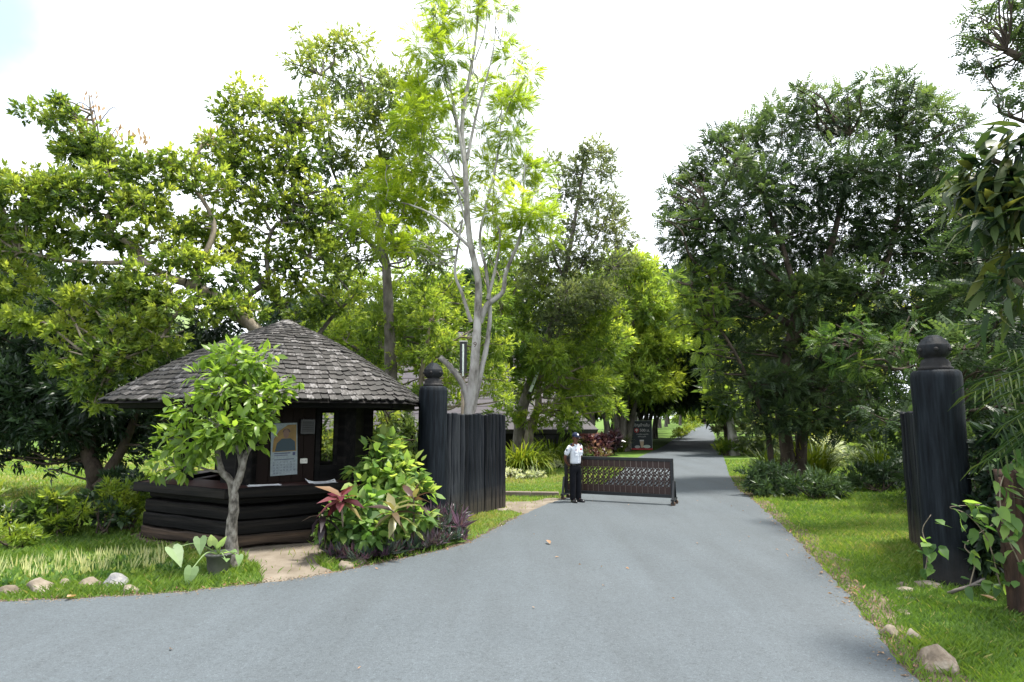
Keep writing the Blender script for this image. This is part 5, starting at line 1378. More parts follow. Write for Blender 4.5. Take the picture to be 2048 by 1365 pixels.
E_L = [lm([be, (-0.969, 14.2, 2.067), (-0.879, 14.1, 2.794), (-0.811, 14, 3.61), (-0.781, 14, 4.203), (-0.776, 14, 5.126), (-0.99, 14, 6.183), (-1.098, 14, 7.865), (-1.177, 14, 8.848), (-1.045, 14, 9.848), (-0.886, 14, 10.864), (-0.798, 14, 12.027), (-0.78, 14, 13.08)], .145, .014),
 lm([(-0.894, 14.25, 2.157), (-0.727, 14.2, 2.97), (-0.571, 14.2, 3.679), (-0.506, 14.2, 4.467), (-0.601, 14.15, 5.395), (-0.742, 14.1, 6.213), (-0.457, 14.1, 7.54), (-0.284, 14.1, 8.524), (-0.227, 14.1, 10.031)], .088, .010),
 lm([(-0.752, 14.1, 4.161), (-0.556, 14, 4.547), (-0.215, 13.9, 4.816), (-0.136, 13.9, 5.278), (0.183, 13.9, 6.094), (0.23, 13.9, 6.685), (0.301, 13.9, 7.824)], .085, .015),
 lm([(-0.928, 14, 4.145), (-1.126, 14, 4.778), (-1.303, 14, 5.301), (-1.219, 14, 6.065), (-1.143, 14, 6.54)], .055, .02),
 lm([(-0.97, 14.2, 2.179), (-1.08, 14.1, 2.681), (-1.334, 14, 3.068), (-1.607, 13.9, 3.351)], .085, .062),
 lm([(-0.561, 14.1, 4.682), (-0.394, 14.2, 5.407), (-0.28, 14.2, 6.243), (-0.458, 14.2, 6.847), (-0.345, 14.2, 8.321)], .05, .012),
 lm([(-1.073, 14, 7.683), (-1.274, 13.9, 8.8), (-1.524, 13.9, 10.042), (-1.81, 13.9, 11.03)], .05, .012), lm([(-1.052, 14, 7.987), (-0.815, 14, 9.221), (-0.466, 14, 10.608), (-0.386, 14, 11.702)], .045, .008), lm([(-1.101, 14, 8.232), (-1.466, 14, 9.346), (-1.715, 14, 10.227)], .03, .01),
 lm([(-0.907, 14, 5.829), (-1.639, 13.8, 6.475), (-2.313, 13.7, 6.793), (-2.974, 13.6, 6.875)], .04, .012), lm([(-1.067, 14, 7.018), (-1.787, 13.9, 7.945), (-2.612, 13.9, 8.493)], .04, .012), lm([(-0.966, 14, 6.065), (-1.459, 14.1, 7.907), (-1.945, 14.1, 8.897), (-2.2, 14.1, 9.904)], .03, .01), lm([(-0.883, 14, 10.481), (-0.648, 14, 11.249), (-0.593, 14, 12.288)], .02, .008), lm([(-0.94, 14, 10.1), (-1.066, 14, 10.992), (-1.196, 14, 12.027)], .02, .008), lm([(-0.249, 14.1, 8.897), (0.072, 14.1, 9.777), (0.252, 14.1, 10.541)], .025, .008)]
t_e = make_tree('feathery_tree', 'tall feathery yellow-green tree with pale forked trunk behind the plank fence', be, E_L, E_CL, FEATHER_T, LF_FEATHER, BARK_PALE, 135, .245, tint0=.5, sub=.28, hang=.15, rollj=.3, per=16, r_link=.016, twig_r=.007, flat=.7)
text_obj('trunk_mark', '9', .17, CAL_HAIR, t_e, Matrix.Translation(Vector((-0.825, 13.86, 3.616))-Vector(be)) @ Matrix.Rotation(R(90), 4, 'X'))

# airy grey-green tree with two leaning trunks
F_CL = [(3.03, 23.19, 12.32, 0.63), (2.49, 23.65, 11.81, 0.72), (3.77, 25.00, 12.15, 0.72), (2.09, 23.78, 10.73, 0.80), (3.38, 24.59, 10.82, 0.90), (3.83, 23.01, 10.25, 0.59), (2.52, 24.30, 9.67, 0.93), (3.76, 24.52, 9.53, 0.86), (4.43, 24.94, 9.24, 0.68), (1.56, 23.43, 8.41, 0.82), (2.81, 24.35, 8.25, 1.01), (3.89, 23.70, 7.88, 0.80), (1.12, 24.66, 7.30, 0.95), (2.18, 23.11, 6.59, 0.96), (3.36, 23.46, 6.66, 0.86), (0.72, 24.51, 8.29, 0.74), (1.74, 24.30, 12.18, 0.54), (3.84, 24.04, 12.59, 0.46), (4.35, 24.41, 9.91, 0.47), (1.67, 24.04, 5.78, 0.88), (2.97, 25.20, 5.76, 0.93)]
bf = (0.245, 26, 0.093); bf = (bf[0], bf[1], 0)
t_f = make_tree('airy_tree', 'airy grey-green tree with a thin open crown right of the feathery tree', bf, [lm([bf, (0.325, 25.6, 1.718), (0.643, 25.2, 3.117), (1.226, 25, 4.713), (1.671, 24.6, 5.87), (2.06, 24.3, 7.426), (2.453, 24, 9.578), (2.817, 24, 11.638), (3.093, 24, 12.684)], .29, .02), lm([(1.902, 24.4, 6.641), (2.892, 24.2, 8.212), (3.889, 24, 10.192)], .08, .02), lm([(2.06, 24.3, 7.426), (1.511, 24.2, 9.026), (1.912, 24, 11.016)], .07, .02), lm([(1.671, 24.6, 5.87), (3.091, 24.4, 6.641), (4.08, 24.2, 8.212)], .07, .02)], F_CL, SLIM_T, LF_AIRY, BARK_GREY, 78, .135, tint0=.42, sub=.6, hang=.2, shell=.4, tw_frac=1.0, twig_r=.014)
# leafy tree on the second leaning trunk
Q_CL = [(-0.49, 25.35, 6.61, 0.89), (0.44, 25.66, 6.04, 0.94), (-0.47, 24.37, 5.04, 0.86), (0.50, 23.85, 4.59, 0.88), (1.46, 23.95, 4.21, 0.88), (-0.27, 24.07, 3.74, 0.77), (2.53, 26.03, 4.40, 0.92), (0.93, 25.30, 3.53, 0.81), (2.20, 26.05, 3.16, 0.87), (3.19, 25.59, 3.54, 0.86), (0.12, 26.13, 2.95, 0.63), (1.49, 24.75, 2.31, 0.63), (2.67, 24.71, 2.12, 0.59), (3.45, 24.39, 4.65, 0.82), (2.86, 26.06, 5.46, 0.87), (3.67, 24.41, 5.84, 0.82), (-1.30, 25.36, 4.75, 0.69), (3.75, 24.10, 2.30, 0.54), (-0.82, 25.88, 7.78, 0.74), (0.13, 25.93, 7.79, 0.75), (1.13, 24.79, 6.72, 0.79), (1.95, 24.91, 7.56, 0.72), (-0.51, 25.99, 9.11, 0.71), (0.74, 25.25, 8.48, 0.69), (2.61, 25.51, 6.43, 0.82), (3.55, 24.85, 6.73, 0.75), (3.23, 25.41, 7.67, 0.69), (4.28, 25.81, 5.22, 0.74), (-0.28, 24.93, 2.12, 0.48), (0.71, 24.88, 1.92, 0.48), (2.01, 23.87, 1.83, 0.42)]
bq = (0.562, 25.5, 0.228); bq = (bq[0], bq[1], 0)
make_tree('bright_tree', 'bright leafy tree with a slanting tan trunk behind the strap-leaved clump', bq, [lm([bq, (0.721, 25.3, 1.523), (1.038, 25.1, 2.416), (1.078, 25, 3.308), (1.528, 25, 4.713), (2.143, 25, 5.933)], .24, .05), lm([(1.078, 25, 3.308), (0.121, 25, 4.713), (-0.486, 25, 6.343)], .1, .03), lm([(1.036, 25, 2.91), (2.12, 25, 3.707), (3.531, 25, 4.31)], .08, .03)], Q_CL, SLIM_T, LF_LIME, BARK_TAN, 66, .20, tint0=.42, sub=.5, hang=.4)

# roadside trees left of the drive beyond the board
G_CL = [(6.63, 39.63, 9.54, 1.27), (7.56, 38.00, 7.98, 1.28), (8.14, 36.40, 8.32, 1.16), (6.99, 38.44, 6.48, 1.35), (8.50, 36.93, 6.31, 1.24), (9.91, 39.78, 5.20, 1.02), (6.00, 38.25, 4.92, 1.35), (7.32, 36.47, 4.20, 1.28), (9.52, 36.85, 6.30, 0.82), (4.80, 36.25, 3.90, 1.10), (5.02, 36.90, 3.05, 0.71), (8.41, 38.22, 3.54, 0.86), (9.58, 37.96, 4.14, 0.79), (4.89, 38.96, 6.23, 1.12), (7.92, 36.54, 9.86, 0.99), (7.07, 39.25, 10.77, 1.07), (9.31, 38.25, 8.02, 0.92), (5.40, 38.00, 7.67, 1.21), (8.69, 36.80, 3.63, 0.76), (7.01, 36.34, 11.02, 0.99), (6.07, 36.02, 11.25, 0.86), (9.28, 38.59, 9.66, 0.99), (8.57, 39.45, 11.47, 0.88), (10.02, 38.05, 7.68, 0.79), (10.51, 39.70, 9.55, 0.76), (6.01, 39.65, 10.85, 1.08)]
bg = (6.559, 38, -0.051); bg = (bg[0], bg[1], 0)
t_g = make_tree('bright_tree', 'bright yellow-green tree with several pale trunks beside the purple shrubs', bg, [lm([bg, (6.654, 38, 1.582), (6.898, 38, 3.081), (7.257, 38, 5.511), (7.575, 38, 8.602)], .36, .08), lm([(6.351, 38, 0.008), (6.263, 38, 1.582), (5.99, 38, 3.081), (5.519, 38, 5.511)], .32, .08), lm([(4.788, 37.5, -0.024), (4.754, 37.5, 1.587), (4.837, 37.5, 3.067), (4.995, 37.5, 5.464)], .26, .08), lm([(5.631, 38, -0.051), (5.721, 38, 1.582), (5.204, 38, 3.081)], .30, .1), lm([(6.902, 38.4, -0.013), (7.241, 38.4, 1.577), (7.674, 38.4, 3.092), (8.804, 38.4, 5.239)], .28, .06), lm([(5.962, 38.2, -0.003), (6.175, 38.2, 1.579), (6.569, 38.2, 3.087)], .26, .1)], G_CL, SLIM_T, LF_LIME, BARK_GREY, 46, .30, tint0=.62, sub=.8, hang=.4, r_link=.05, twig_r=.02)

# the big dark feathery tree right of the drive
R_CL = [(6.31, 20.51, 9.44, 0.85), (6.96, 20.08, 10.24, 0.88), (7.80, 19.57, 10.88, 0.86), (8.60, 18.91, 11.25, 0.83), (9.93, 19.47, 11.61, 0.93), (11.32, 19.89, 11.99, 0.92), (11.88, 18.86, 11.81, 0.87), (12.76, 18.81, 11.37, 0.90), (13.56, 18.91, 10.59, 0.98), (6.26, 19.21, 7.82, 1.00), (7.29, 18.50, 8.63, 1.26), (8.95, 19.03, 9.31, 1.45), (10.31, 18.60, 9.47, 1.41), (12.52, 19.63, 9.88, 1.49), (13.42, 19.15, 8.86, 1.30), (5.69, 19.93, 8.46, 0.57), (5.81, 19.37, 7.30, 0.77), (6.86, 18.35, 7.02, 1.17), (9.18, 20.47, 7.77, 1.55), (11.01, 20.43, 7.93, 1.55), (12.64, 20.08, 7.83, 1.52), (13.91, 19.37, 7.30, 1.39), (6.67, 20.15, 6.42, 0.97), (8.10, 20.12, 5.83, 1.21), (9.13, 18.86, 5.59, 1.28), (10.36, 18.31, 5.63, 1.32), (12.26, 18.97, 5.61, 1.36), (14.03, 19.30, 5.51, 1.31), (6.81, 19.55, 5.08, 0.81), (8.38, 20.19, 4.35, 1.05), (9.97, 20.14, 4.19, 1.21), (11.75, 20.39, 4.38, 1.30), (13.45, 20.50, 4.22, 1.23), (6.91, 19.28, 4.09, 0.71), (7.34, 18.52, 2.97, 0.62), (8.23, 18.89, 2.84, 0.72), (9.60, 19.25, 2.70, 0.92), (11.81, 20.69, 2.75, 0.99), (12.42, 20.10, 2.57, 0.72), (6.81, 19.99, 3.37, 0.54), (7.07, 19.48, 2.55, 0.53), (7.62, 18.60, 2.09, 0.51), (8.26, 18.40, 1.87, 0.53), (9.04, 18.50, 1.94, 0.53), (7.24, 18.80, 1.79, 0.36), (9.62, 18.50, 1.80, 0.50), (10.21, 18.50, 1.94, 0.53), (7.76, 18.30, 1.51, 0.29), (5.35, 20.26, 8.05, 0.45), (5.31, 20.24, 9.60, 0.29), (5.91, 20.48, 10.40, 0.33), (6.80, 19.96, 11.41, 0.35), (4.60, 18.20, 7.90, 0.23), (5.82, 18.58, 5.38, 0.45), (5.86, 19.11, 6.27, 0.46), (5.34, 19.77, 9.00, 0.41), (8.91, 18.29, 11.84, 0.38), (12.13, 18.43, 12.41, 0.44), (11.25, 19.96, 12.83, 0.41), (8.66, 19.89, 12.35, 0.38), (7.72, 20.65, 11.56, 0.36), (14.14, 20.02, 12.51, 0.48), (6.71, 20.51, 11.13, 0.43)]
br = (8.689, 20, 0.116); br = (br[0], br[1], 0)
t_r = make_tree('dark_feather_tree', 'huge dark feathery-leaved tree overhanging the right lawn by the drive', br, [lm([br, (8.659, 20, 1.31), (8.535, 20, 2.569), (8.683, 19.6, 4.127), (8.961, 19.5, 5.709), (8.544, 19.4, 7.633), (7.986, 19.4, 9.288)], .25, .05), lm([(9.036, 20, 0.147), (9.173, 20, 1.466), (9.335, 19.8, 2.878), (10.378, 19.6, 4.764), (11.639, 19.4, 6.332), (12.47, 19.4, 8.954), (12.485, 19.4, 11.319)], .20, .04), lm([(8.683, 19.6, 4.127), (9.792, 19.5, 6.354), (10.574, 19.5, 8.656), (11.064, 19.5, 11.195)], .2, .03), lm([(8.76, 19.5, 4.909), (7.42, 19.2, 5.652), (6.288, 19, 6.243)], .11, .03), lm([(10.715, 19.6, 5.084), (11.947, 19, 5.301), (13.158, 18.5, 5.518)], .12, .04), lm([(8.961, 19.5, 5.709), (7.533, 19.3, 7.278), (6.285, 19.2, 8.553)], .1, .03)], R_CL, PINN_T, LF_LEGUME, BARK_DARK, 88, .31, tint0=.52, sub=.45, wisps=.5, tw_frac=.3, hang=.2, r_link=.04)
LF_FERNY = mat_leaf('ferny_leaf', [(.03, .065, .018), (.075, .125, .024), (.14, .19, .03)], trans=0.35, rough=0.5, spec=.2)
# brighter lower branches of a feathery shrub tree in front of it
H_CL = [(6.39, 12.39, 3.44, 0.30), (6.28, 11.52, 3.53, 0.29), (6.82, 11.76, 3.37, 0.32), (7.17, 11.64, 3.26, 0.32), (7.92, 12.34, 3.64, 0.32), (6.27, 11.72, 3.08, 0.24), (7.15, 11.97, 2.91, 0.29), (6.46, 11.50, 2.92, 0.24), (7.47, 11.55, 2.97, 0.26), (8.07, 11.72, 3.37, 0.21), (8.92, 12.40, 3.15, 0.26), (8.97, 12.16, 3.52, 0.25)]
bh = (8.015, 12, 0.383); bh = (bh[0], bh[1], 0)
make_tree('feather_leaf_sapling', 'sapling with long fresh feather leaves drooping behind the post with the vines', bh, [lm([bh, (8.068, 12, 1.586), (7.907, 12, 2.532), (7.472, 12, 3.109), (6.915, 12, 3.399)], .07, .02), lm([(7.991, 12, 2.151), (8.322, 12, 2.916), (8.741, 12, 3.302)], .04, .015)], H_CL, PINN_F, LF_FERNY, BARK_DARK, 110, .22, tint0=.15, sub=.3, hang=.45)
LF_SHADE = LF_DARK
# dark tree filling the corner behind the right post
K_CL = [(12.40, 15.53, 5.99, 0.93), (11.25, 13.37, 4.54, 0.85), (10.97, 14.44, 4.75, 0.69), (12.42, 15.80, 3.97, 0.95), (12.59, 15.00, 3.39, 0.96), (10.68, 14.44, 2.76, 0.69), (12.55, 15.98, 2.45, 0.89), (12.35, 14.75, 1.95, 0.94), (10.67, 14.40, 1.73, 0.69), (12.67, 15.97, 1.20, 0.89), (11.07, 15.92, 2.08, 0.64), (8.97, 13.30, 1.33, 0.53), (10.76, 15.12, 0.77, 0.60), (10.72, 14.04, 0.43, 0.67), (11.81, 14.13, 0.64, 0.79), (9.42, 12.50, 1.37, 0.60), (9.27, 11.50, 1.96, 0.55), (8.93, 12.00, 3.30, 0.48), (8.69, 11.00, 2.84, 0.48), (8.93, 13.00, 0.75, 0.35), (8.92, 11.00, 0.77, 0.53), (8.77, 12.00, 0.47, 0.38), (8.95, 11.00, 3.73, 0.53), (9.41, 14.39, 1.73, 0.39), (12.18, 15.84, 6.60, 0.63), (11.73, 14.03, 6.31, 0.67), (10.06, 15.67, 0.97, 0.38), (9.04, 13.79, 0.67, 0.37), (11.84, 16.00, 7.32, 0.64), (11.31, 15.00, 5.85, 0.62), (11.02, 15.50, 4.95, 0.57), (10.71, 13.52, 6.38, 0.50), (12.44, 16.00, 8.15, 0.43), (11.34, 16.00, 6.11, 0.51), (11.38, 13.90, 7.22, 0.44), (7.96, 13.63, 1.96, 0.37), (8.66, 13.91, 1.85, 0.38)]
bk = (11.114, 14.5, -0.394); bk = (bk[0], bk[1], 0)
make_tree('dark_tree', 'dense dark tree filling the corner behind the post with the vines', bk, [lm([bk, (11.216, 14.5, 1.274), (11.196, 14.5, 2.874), (11.49, 14.5, 4.758), (11.867, 14.5, 6.21)], .2, .05), lm([(11.145, 14.5, 1.727), (10.304, 14.5, 1.954), (9.481, 14.5, 1.727)], .08, .03)], K_CL, PINN_T, LF_LEGUME, BARK_DARK, 62, .38, tint0=.30, sub=.5, hang=.2)
# fine-leaved branch hanging in from a tree out of the frame
T_CL = [(10.4, 10.2, 6.2, 1.2), (10.0, 8.4, 7.2, 1.3), (11.4, 9.2, 6.8, 1.3), (9.6, 8.0, 7.4, 1.0), (11.4, 11.2, 7.0, 1.2), (8.6, 7.4, 6.0, 1.0), (9.0, 6.3, 6.2, 1.1), (9.4, 7.0, 7.0, 1.2), (8.8, 5.2, 5.8, 1.0), (10.6, 6.6, 6.4, 1.3)] + [(7.49, 9.27, 8.21, 0.25), (7.66, 9.12, 8.28, 0.29), (7.47, 9.10, 7.68, 0.25), (7.99, 9.22, 8.09, 0.37), (7.93, 9.26, 7.53, 0.25), (6.91, 8.81, 7.70, 0.15), (6.90, 8.73, 7.37, 0.14), (8.20, 9.19, 8.41, 0.44), (8.08, 8.87, 7.62, 0.43), (7.56, 9.34, 7.49, 0.16), (7.70, 9.18, 6.98, 0.19), (7.88, 9.14, 6.80, 0.22), (7.21, 8.88, 6.70, 0.14), (7.63, 8.53, 6.70, 0.27), (7.50, 9.32, 8.41, 0.18), (8.77, 9.08, 8.00, 0.65), (8.26, 8.54, 8.44, 0.61), (7.51, 8.53, 8.43, 0.41)]  # leading clumps: unseen crown, extended to shade the right verge
bt_ = (9.6, 8.6, 0)
make_tree('fine_leaf_tree', 'fine-leaved branches hanging into the top corner of the sky', bt_, [lm([bt_, (9.5, 8.8, 3), (9.2, 9, 5.5), (8.6, 9, 7.0), (7.6, 9, 7.6)], .22, .05), lm([(9.2, 9, 5.5), (8.3, 9, 6.2), (7.4, 9, 6.6)], .08, .02)], T_CL, PINN_T, LF_LEGUME, BARK_DARK, 72, .22, tint0=.5, sub=.22, hang=.35, r_link=.02, twig_r=.006)
# young tree by the road on the right
Y_CL = [(11.57, 33.59, 4.03, 0.70), (11.10, 33.48, 3.22, 0.59), (11.60, 33.46, 2.69, 0.64), (12.46, 34.64, 3.54, 0.72), (11.62, 34.02, 5.01, 0.54), (10.93, 33.70, 3.76, 0.43), (12.40, 33.96, 4.59, 0.54), (11.39, 34.07, 2.30, 0.38), (12.05, 33.63, 2.42, 0.48)]
by = (11.89, 34, -0.02); by = (by[0], by[1], 0)
make_tree('young_roadside_tree', 'small leaning pale-trunked tree beside the clipped yellow bush right of the road', by, [lm([by, (11.857, 34, 1.093), (11.714, 34, 2.161), (11.554, 34, 3.508), (11.747, 34, 4.868)], .33, .06), lm([(11.73, 34, 1.893), (11.424, 34, 2.967), (11.294, 34, 3.779)], .1, .03)], Y_CL, FAR_T, LF_BROAD, BARK_PALE, 18, .6, tint0=.55, sub=.6)

# avenue trees: a few built, the rest copies
def avenue_tree(name, label, group, seed, h, cr, mat, bark, lean, tint0=.4, dens=8.5, size=.66):
    rr = random.Random(seed)
    cl = []
    for i in range(24):
        a = rr.uniform(0, 2*math.pi); q = cr*math.sqrt(rr.random())*.75
        z = h*rr.uniform(.30, .92)
        k = 1 - .35*abs(z/h-.6)*2
        cl.append((q*math.cos(a)*k+lean*z/h*1.5, q*math.sin(a)*k, z, cr*rr.uniform(.30, .44)))
    limbs = [lm([(0, 0, 0), (lean*.1, 0, h*.15), (lean*.5, .1, h*.35), (lean*1.2, 0, h*.7)], .26, .07), lm([(.35, .1, 0), (.5, .1, h*.15), (1.1+lean*.4, .4, h*.4), (1.8+lean, .6, h*.6)], .2, .05), lm([(lean*.2, 0, h*.22), (-1.4, -.4, h*.45), (-2, -.6, h*.6)], .14, .05)]
    return make_tree(name, label, (0, 0, 0), limbs, cl, FAR_T, mat, bark, dens, size, tint0=tint0, sub=.9, shell=.5, r_link=.05, twig_r=.02, group=group, tw_frac=.3)
AV_L = 'tree in the shaded avenue left of the drive beyond the board'
AV_R = 'tree in the shaded avenue right of the drive past the small leaning tree'
a1 = avenue_tree('avenue_tree', AV_L, 'avenue trees left of the drive', 1, 12.5, 5.2, LF_DARK, BARK_GREY, 1.4)
a2 = avenue_tree('avenue_tree', AV_L, 'avenue trees left of the drive', 2, 11.0, 4.8, LF_BROAD, BARK_GREY, 1.2, .35)
a3 = avenue_tree('avenue_tree', AV_R, 'avenue trees right of the drive', 3, 12.0, 5.4, LF_DARK, BARK_DARK, -1.4, .5)
a4 = avenue_tree('avenue_tree', AV_R, 'avenue trees right of the drive', 4, 10.5, 4.8, LF_WILLOW, BARK_DARK, -1.1, .35)
first = {id(a1), id(a2), id(a3), id(a4)}
def put(o, x, y, rz, s=1.0, label=None, group=None):
    if id(o) in first: first.discard(id(o)); c = o
    else: c = copy_tree(o)
    c.location = (x, y, 0); c.rotation_euler = (0, 0, rz); c.scale = (s, s, s*random.uniform(.92, 1.06))
    if label: c['label'] = label
    if group: c['group'] = group
    return c
for k, (x, y, l) in enumerate(((road_c(54)-4.2, 54, 'left side of the dark arch over the drive, nearest the board'), (road_c(61)-4.0, 61, 'left side of the dark arch over the drive, deeper in'), (road_c(52)+6.0, 52, 'right side of the dark arch over the drive'))):
    put((a1, a1, a3, a3)[k], x, y, (-.2, .3, .2, -.3)[k], (.84, .9, .86)[k], 'avenue tree on the ' + l, 'trees arching over the drive')
ORD = ['first', 'second', 'third', 'fourth', 'fifth', 'sixth', 'seventh', 'eighth', 'ninth', 'tenth', 'eleventh', 'twelfth']
for i, Y in enumerate((46, 50, 56, 62, 67, 72, 82, 94, 108, 124, 142)):
    put((a1, a2)[i % 4 == 3], road_c(Y)-(4.8 if Y < 63 else 8)-random.uniform(0, .9), Y, random.uniform(-.6, .6), random.uniform(.98, 1.15), f'avenue tree {ORD[i]} beyond the standing board on the left of the drive')
for i, Y in enumerate((44, 49, 55, 66, 79, 92, 106, 122, 142)):
    put((a3, a4)[i % 3 == 1], road_c(Y)+(8.0 if Y < 53 else 11.5)+random.uniform(0, 1.0), Y, random.uniform(-.6, .6), random.uniform(.95, 1.12), f'avenue tree {ORD[i]} past the small leaning tree on the right of the drive')
for i, (x, y, l) in enumerate(((road_c(168)-7, 165, 'left of the drive end'), (road_c(200)-1, 196, 'straight behind the drive end'), (road_c(176)+7, 174, 'right of the drive end'), (road_c(200)-11, 200, 'farther left behind the drive end'), (road_c(205)+9, 205, 'farther right behind the drive end'), (road_c(235), 235, 'farthest behind the drive end'))):
    put((a2, a4)[i % 2], x, y, random.uniform(0, 6), 1.25, f'tree closing the far view, {l}', 'trees at the far end of the drive')
for i, (x, y) in enumerate(((-15, 50), (-9, 46), (-3, 44), (0, 52), (3.5, 43), (7, 56), (9.5, 47))):
    put((a1, a2)[i % 2], x, y, random.uniform(0, 6), random.uniform(.8, 1.0), f'dark tree behind the lilac-grey roof, {ORD[i]} of its row from the hut side', 'trees behind the house')
for i, (x, y) in enumerate(((-50, 62), (-42, 58), (-34, 62), (-25, 56), (-17, 60), (-30, 70))):
    put((a1, a4)[i % 2], x, y, random.uniform(0, 6), random.uniform(.62, .8), f'tree at the far edge of the sunny lawn, {ORD[i]} from the frame edge', 'trees beyond the lawn')
for i, (x, y) in enumerate(((14.5, 42), (18, 36), (21, 45), (24, 30), (28, 38), (33, 33), (40, 40))):
    put((a3, a4)[i % 2], x, y, random.uniform(0, 6), random.uniform(.7, .9), f'garden tree behind the huge dark feathery tree, {ORD[i]} outward from the drive', 'trees behind the dark feathery tree')
E_CLH = [(road_c(215)-10+3.2*i, 212+random.uniform(-3, 3), 1.6+random.uniform(-.4, .8), 2.4) for i in range(9)]

for i, (dx, Y) in enumerate(((-13, 58), (-16, 66), (-20, 74), (-14, 82), (-24, 64), (-18, 92), (-13, 106))):
    put((a1, a4)[i % 2], road_c(Y)+dx, Y, random.uniform(0, 6), random.uniform(.6, .75), f'low tree in the grove left of the avenue, {ORD[i]} counting away from the standing board', 'grove left of the avenue')
V_CL = [(5.50, 18.70, 6.18, 0.51), (5.87, 18.64, 5.54, 0.51), (5.21, 18.05, 5.14, 0.43), (5.63, 18.32, 4.58, 0.41), (6.04, 18.21, 6.29, 0.38), (5.33, 17.73, 3.85, 0.34), (4.94, 18.09, 5.59, 0.35), (5.08, 18.44, 4.75, 0.29), (5.85, 17.82, 4.80, 0.37), (5.91, 18.31, 4.13, 0.32), (4.68, 17.87, 5.99, 0.26), (6.00, 17.75, 5.52, 0.34), (5.84, 18.40, 3.40, 0.26)]
bv = (7.93, 19.4, 0.247); bv = (bv[0], bv[1], 0)
make_tree('lime_feather_tree', 'slim lime-green feather-leaved tree leaning out to the drive before the huge dark tree', bv, [lm([bv, (7.766, 19.2, 1.638), (7.252, 18.9, 2.838), (6.491, 18.5, 4.157), (5.724, 18.3, 5.179), (5.276, 18.2, 5.913)], .10, .025), lm([(6.491, 18.5, 4.157), (5.976, 18.2, 4.863), (5.949, 18.2, 6.064)], .04, .015)], V_CL, PINN_F, LF_LIME, BARK_DARK, 70, .27, tint0=.42, sub=.35, hang=.35)

# ---------------------------------------------------------------- shrubs, near plants with leaves of their own
def leaf_mesh(name, tpl, mat, tint=.15): return mesh_tris(name, tpl[0], tpl[1], np.full(len(tpl[0]), tint), mat)
def frame(p, d, s, roll):
    d = Vector(d).normalized()
    up = Vector((0, 0, 1)) + Vector(rng.normal(0, roll, 3))
    y = up.cross(d).normalized(); z = d.cross(y)
    return Matrix.Translation(p) @ Matrix((d, y, z)).transposed().to_4x4() @ Matrix.Diagonal((s, s, s, 1))
def leafy(name, label, cat, base, limbs, clumps, tpl, mat, bark, dens, size, n_obj=300, sub=.14, hang=.35, tint0=0.0, group=None, per=7, roll=.5, twig_r=.004, r_link=.012, shell=.5):
    """plant whose nearest leaves are parts of their own and the rest one mass"""
    root = thing(name, label, cat, base, group)
    P, D, T, S = clump_sites(clumps, dens, sub, .9, shell, per, hang)
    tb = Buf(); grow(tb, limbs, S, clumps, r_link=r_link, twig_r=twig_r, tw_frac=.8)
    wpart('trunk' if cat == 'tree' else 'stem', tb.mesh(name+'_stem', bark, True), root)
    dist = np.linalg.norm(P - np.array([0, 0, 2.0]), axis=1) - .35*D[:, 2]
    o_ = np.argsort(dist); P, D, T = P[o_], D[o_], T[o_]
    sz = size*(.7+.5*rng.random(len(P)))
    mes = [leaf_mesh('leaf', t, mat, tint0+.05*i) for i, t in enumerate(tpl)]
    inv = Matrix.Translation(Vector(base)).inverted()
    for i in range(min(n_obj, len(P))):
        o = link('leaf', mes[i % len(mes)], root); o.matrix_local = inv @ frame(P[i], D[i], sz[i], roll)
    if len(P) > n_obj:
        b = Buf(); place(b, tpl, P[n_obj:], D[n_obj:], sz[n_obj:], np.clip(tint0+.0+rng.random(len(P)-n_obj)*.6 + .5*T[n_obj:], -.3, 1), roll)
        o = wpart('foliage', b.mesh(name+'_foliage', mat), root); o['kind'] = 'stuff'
    return root
# bushes and strap-leaved clumps
BUSH_T = [rosette(6, 1.0, .42, 20, 80, .25, .08, False, s+60, .6) for s in range(3)]
FINE_T = [rosette(9, 1.0, .22, 15, 80, .2, .06, False, s+70, .8) for s in range(3)]
def bush(name, label, base, clumps, tpl, mat, dens, size, tint0=.45, group=None, sub=.2, hang=.1, bark=None):
    root = thing(name, label, 'bush', base, group)
    P, D, T, S = clump_sites(clumps, dens, sub, .85, .55, 9, hang)
    P[:, 2] = np.maximum(P[:, 2], .04)
    tb = Buf()
    for c in clumps:
        for k in range(3): tube(tb, catmull([(base[0]+random.uniform(-.1, .1), base[1]+random.uniform(-.1, .1), 0), (c[0]*.5+base[0]*.5, c[1]*.5+base[1]*.5, c[2]*.4), (c[0]+random.uniform(-.5, .5)*c[3], c[1], c[2]+.3*c[3])], 3), .018, .006, 4, cap=False)
    wpart('stem', tb.mesh(name+'_stem', bark or BARK_DARK), root)
    lb = Buf(); place(lb, tpl, P, D, size*(.7+.6*rng.random(len(P))), tint0+T, .5)
    wpart('foliage', lb.mesh(name+'_foliage', mat), root)
    return root
BUSH_T0 = BUSH_T
OVATE = [leaf_tpl(1, .48, .28, .10, True), leaf_tpl(1, .44, .45, .16, True), leaf_tpl(1, .52, .15, .06, True)]
HEARTY = [leaf_tpl(1, .62, .25, .08, True), leaf_tpl(1, .58, .5, .14, True), leaf_tpl(1, .66, .1, .05, True)]
ys = (-3.77, 8.75, 0.082); ys = (ys[0], ys[1], 0)
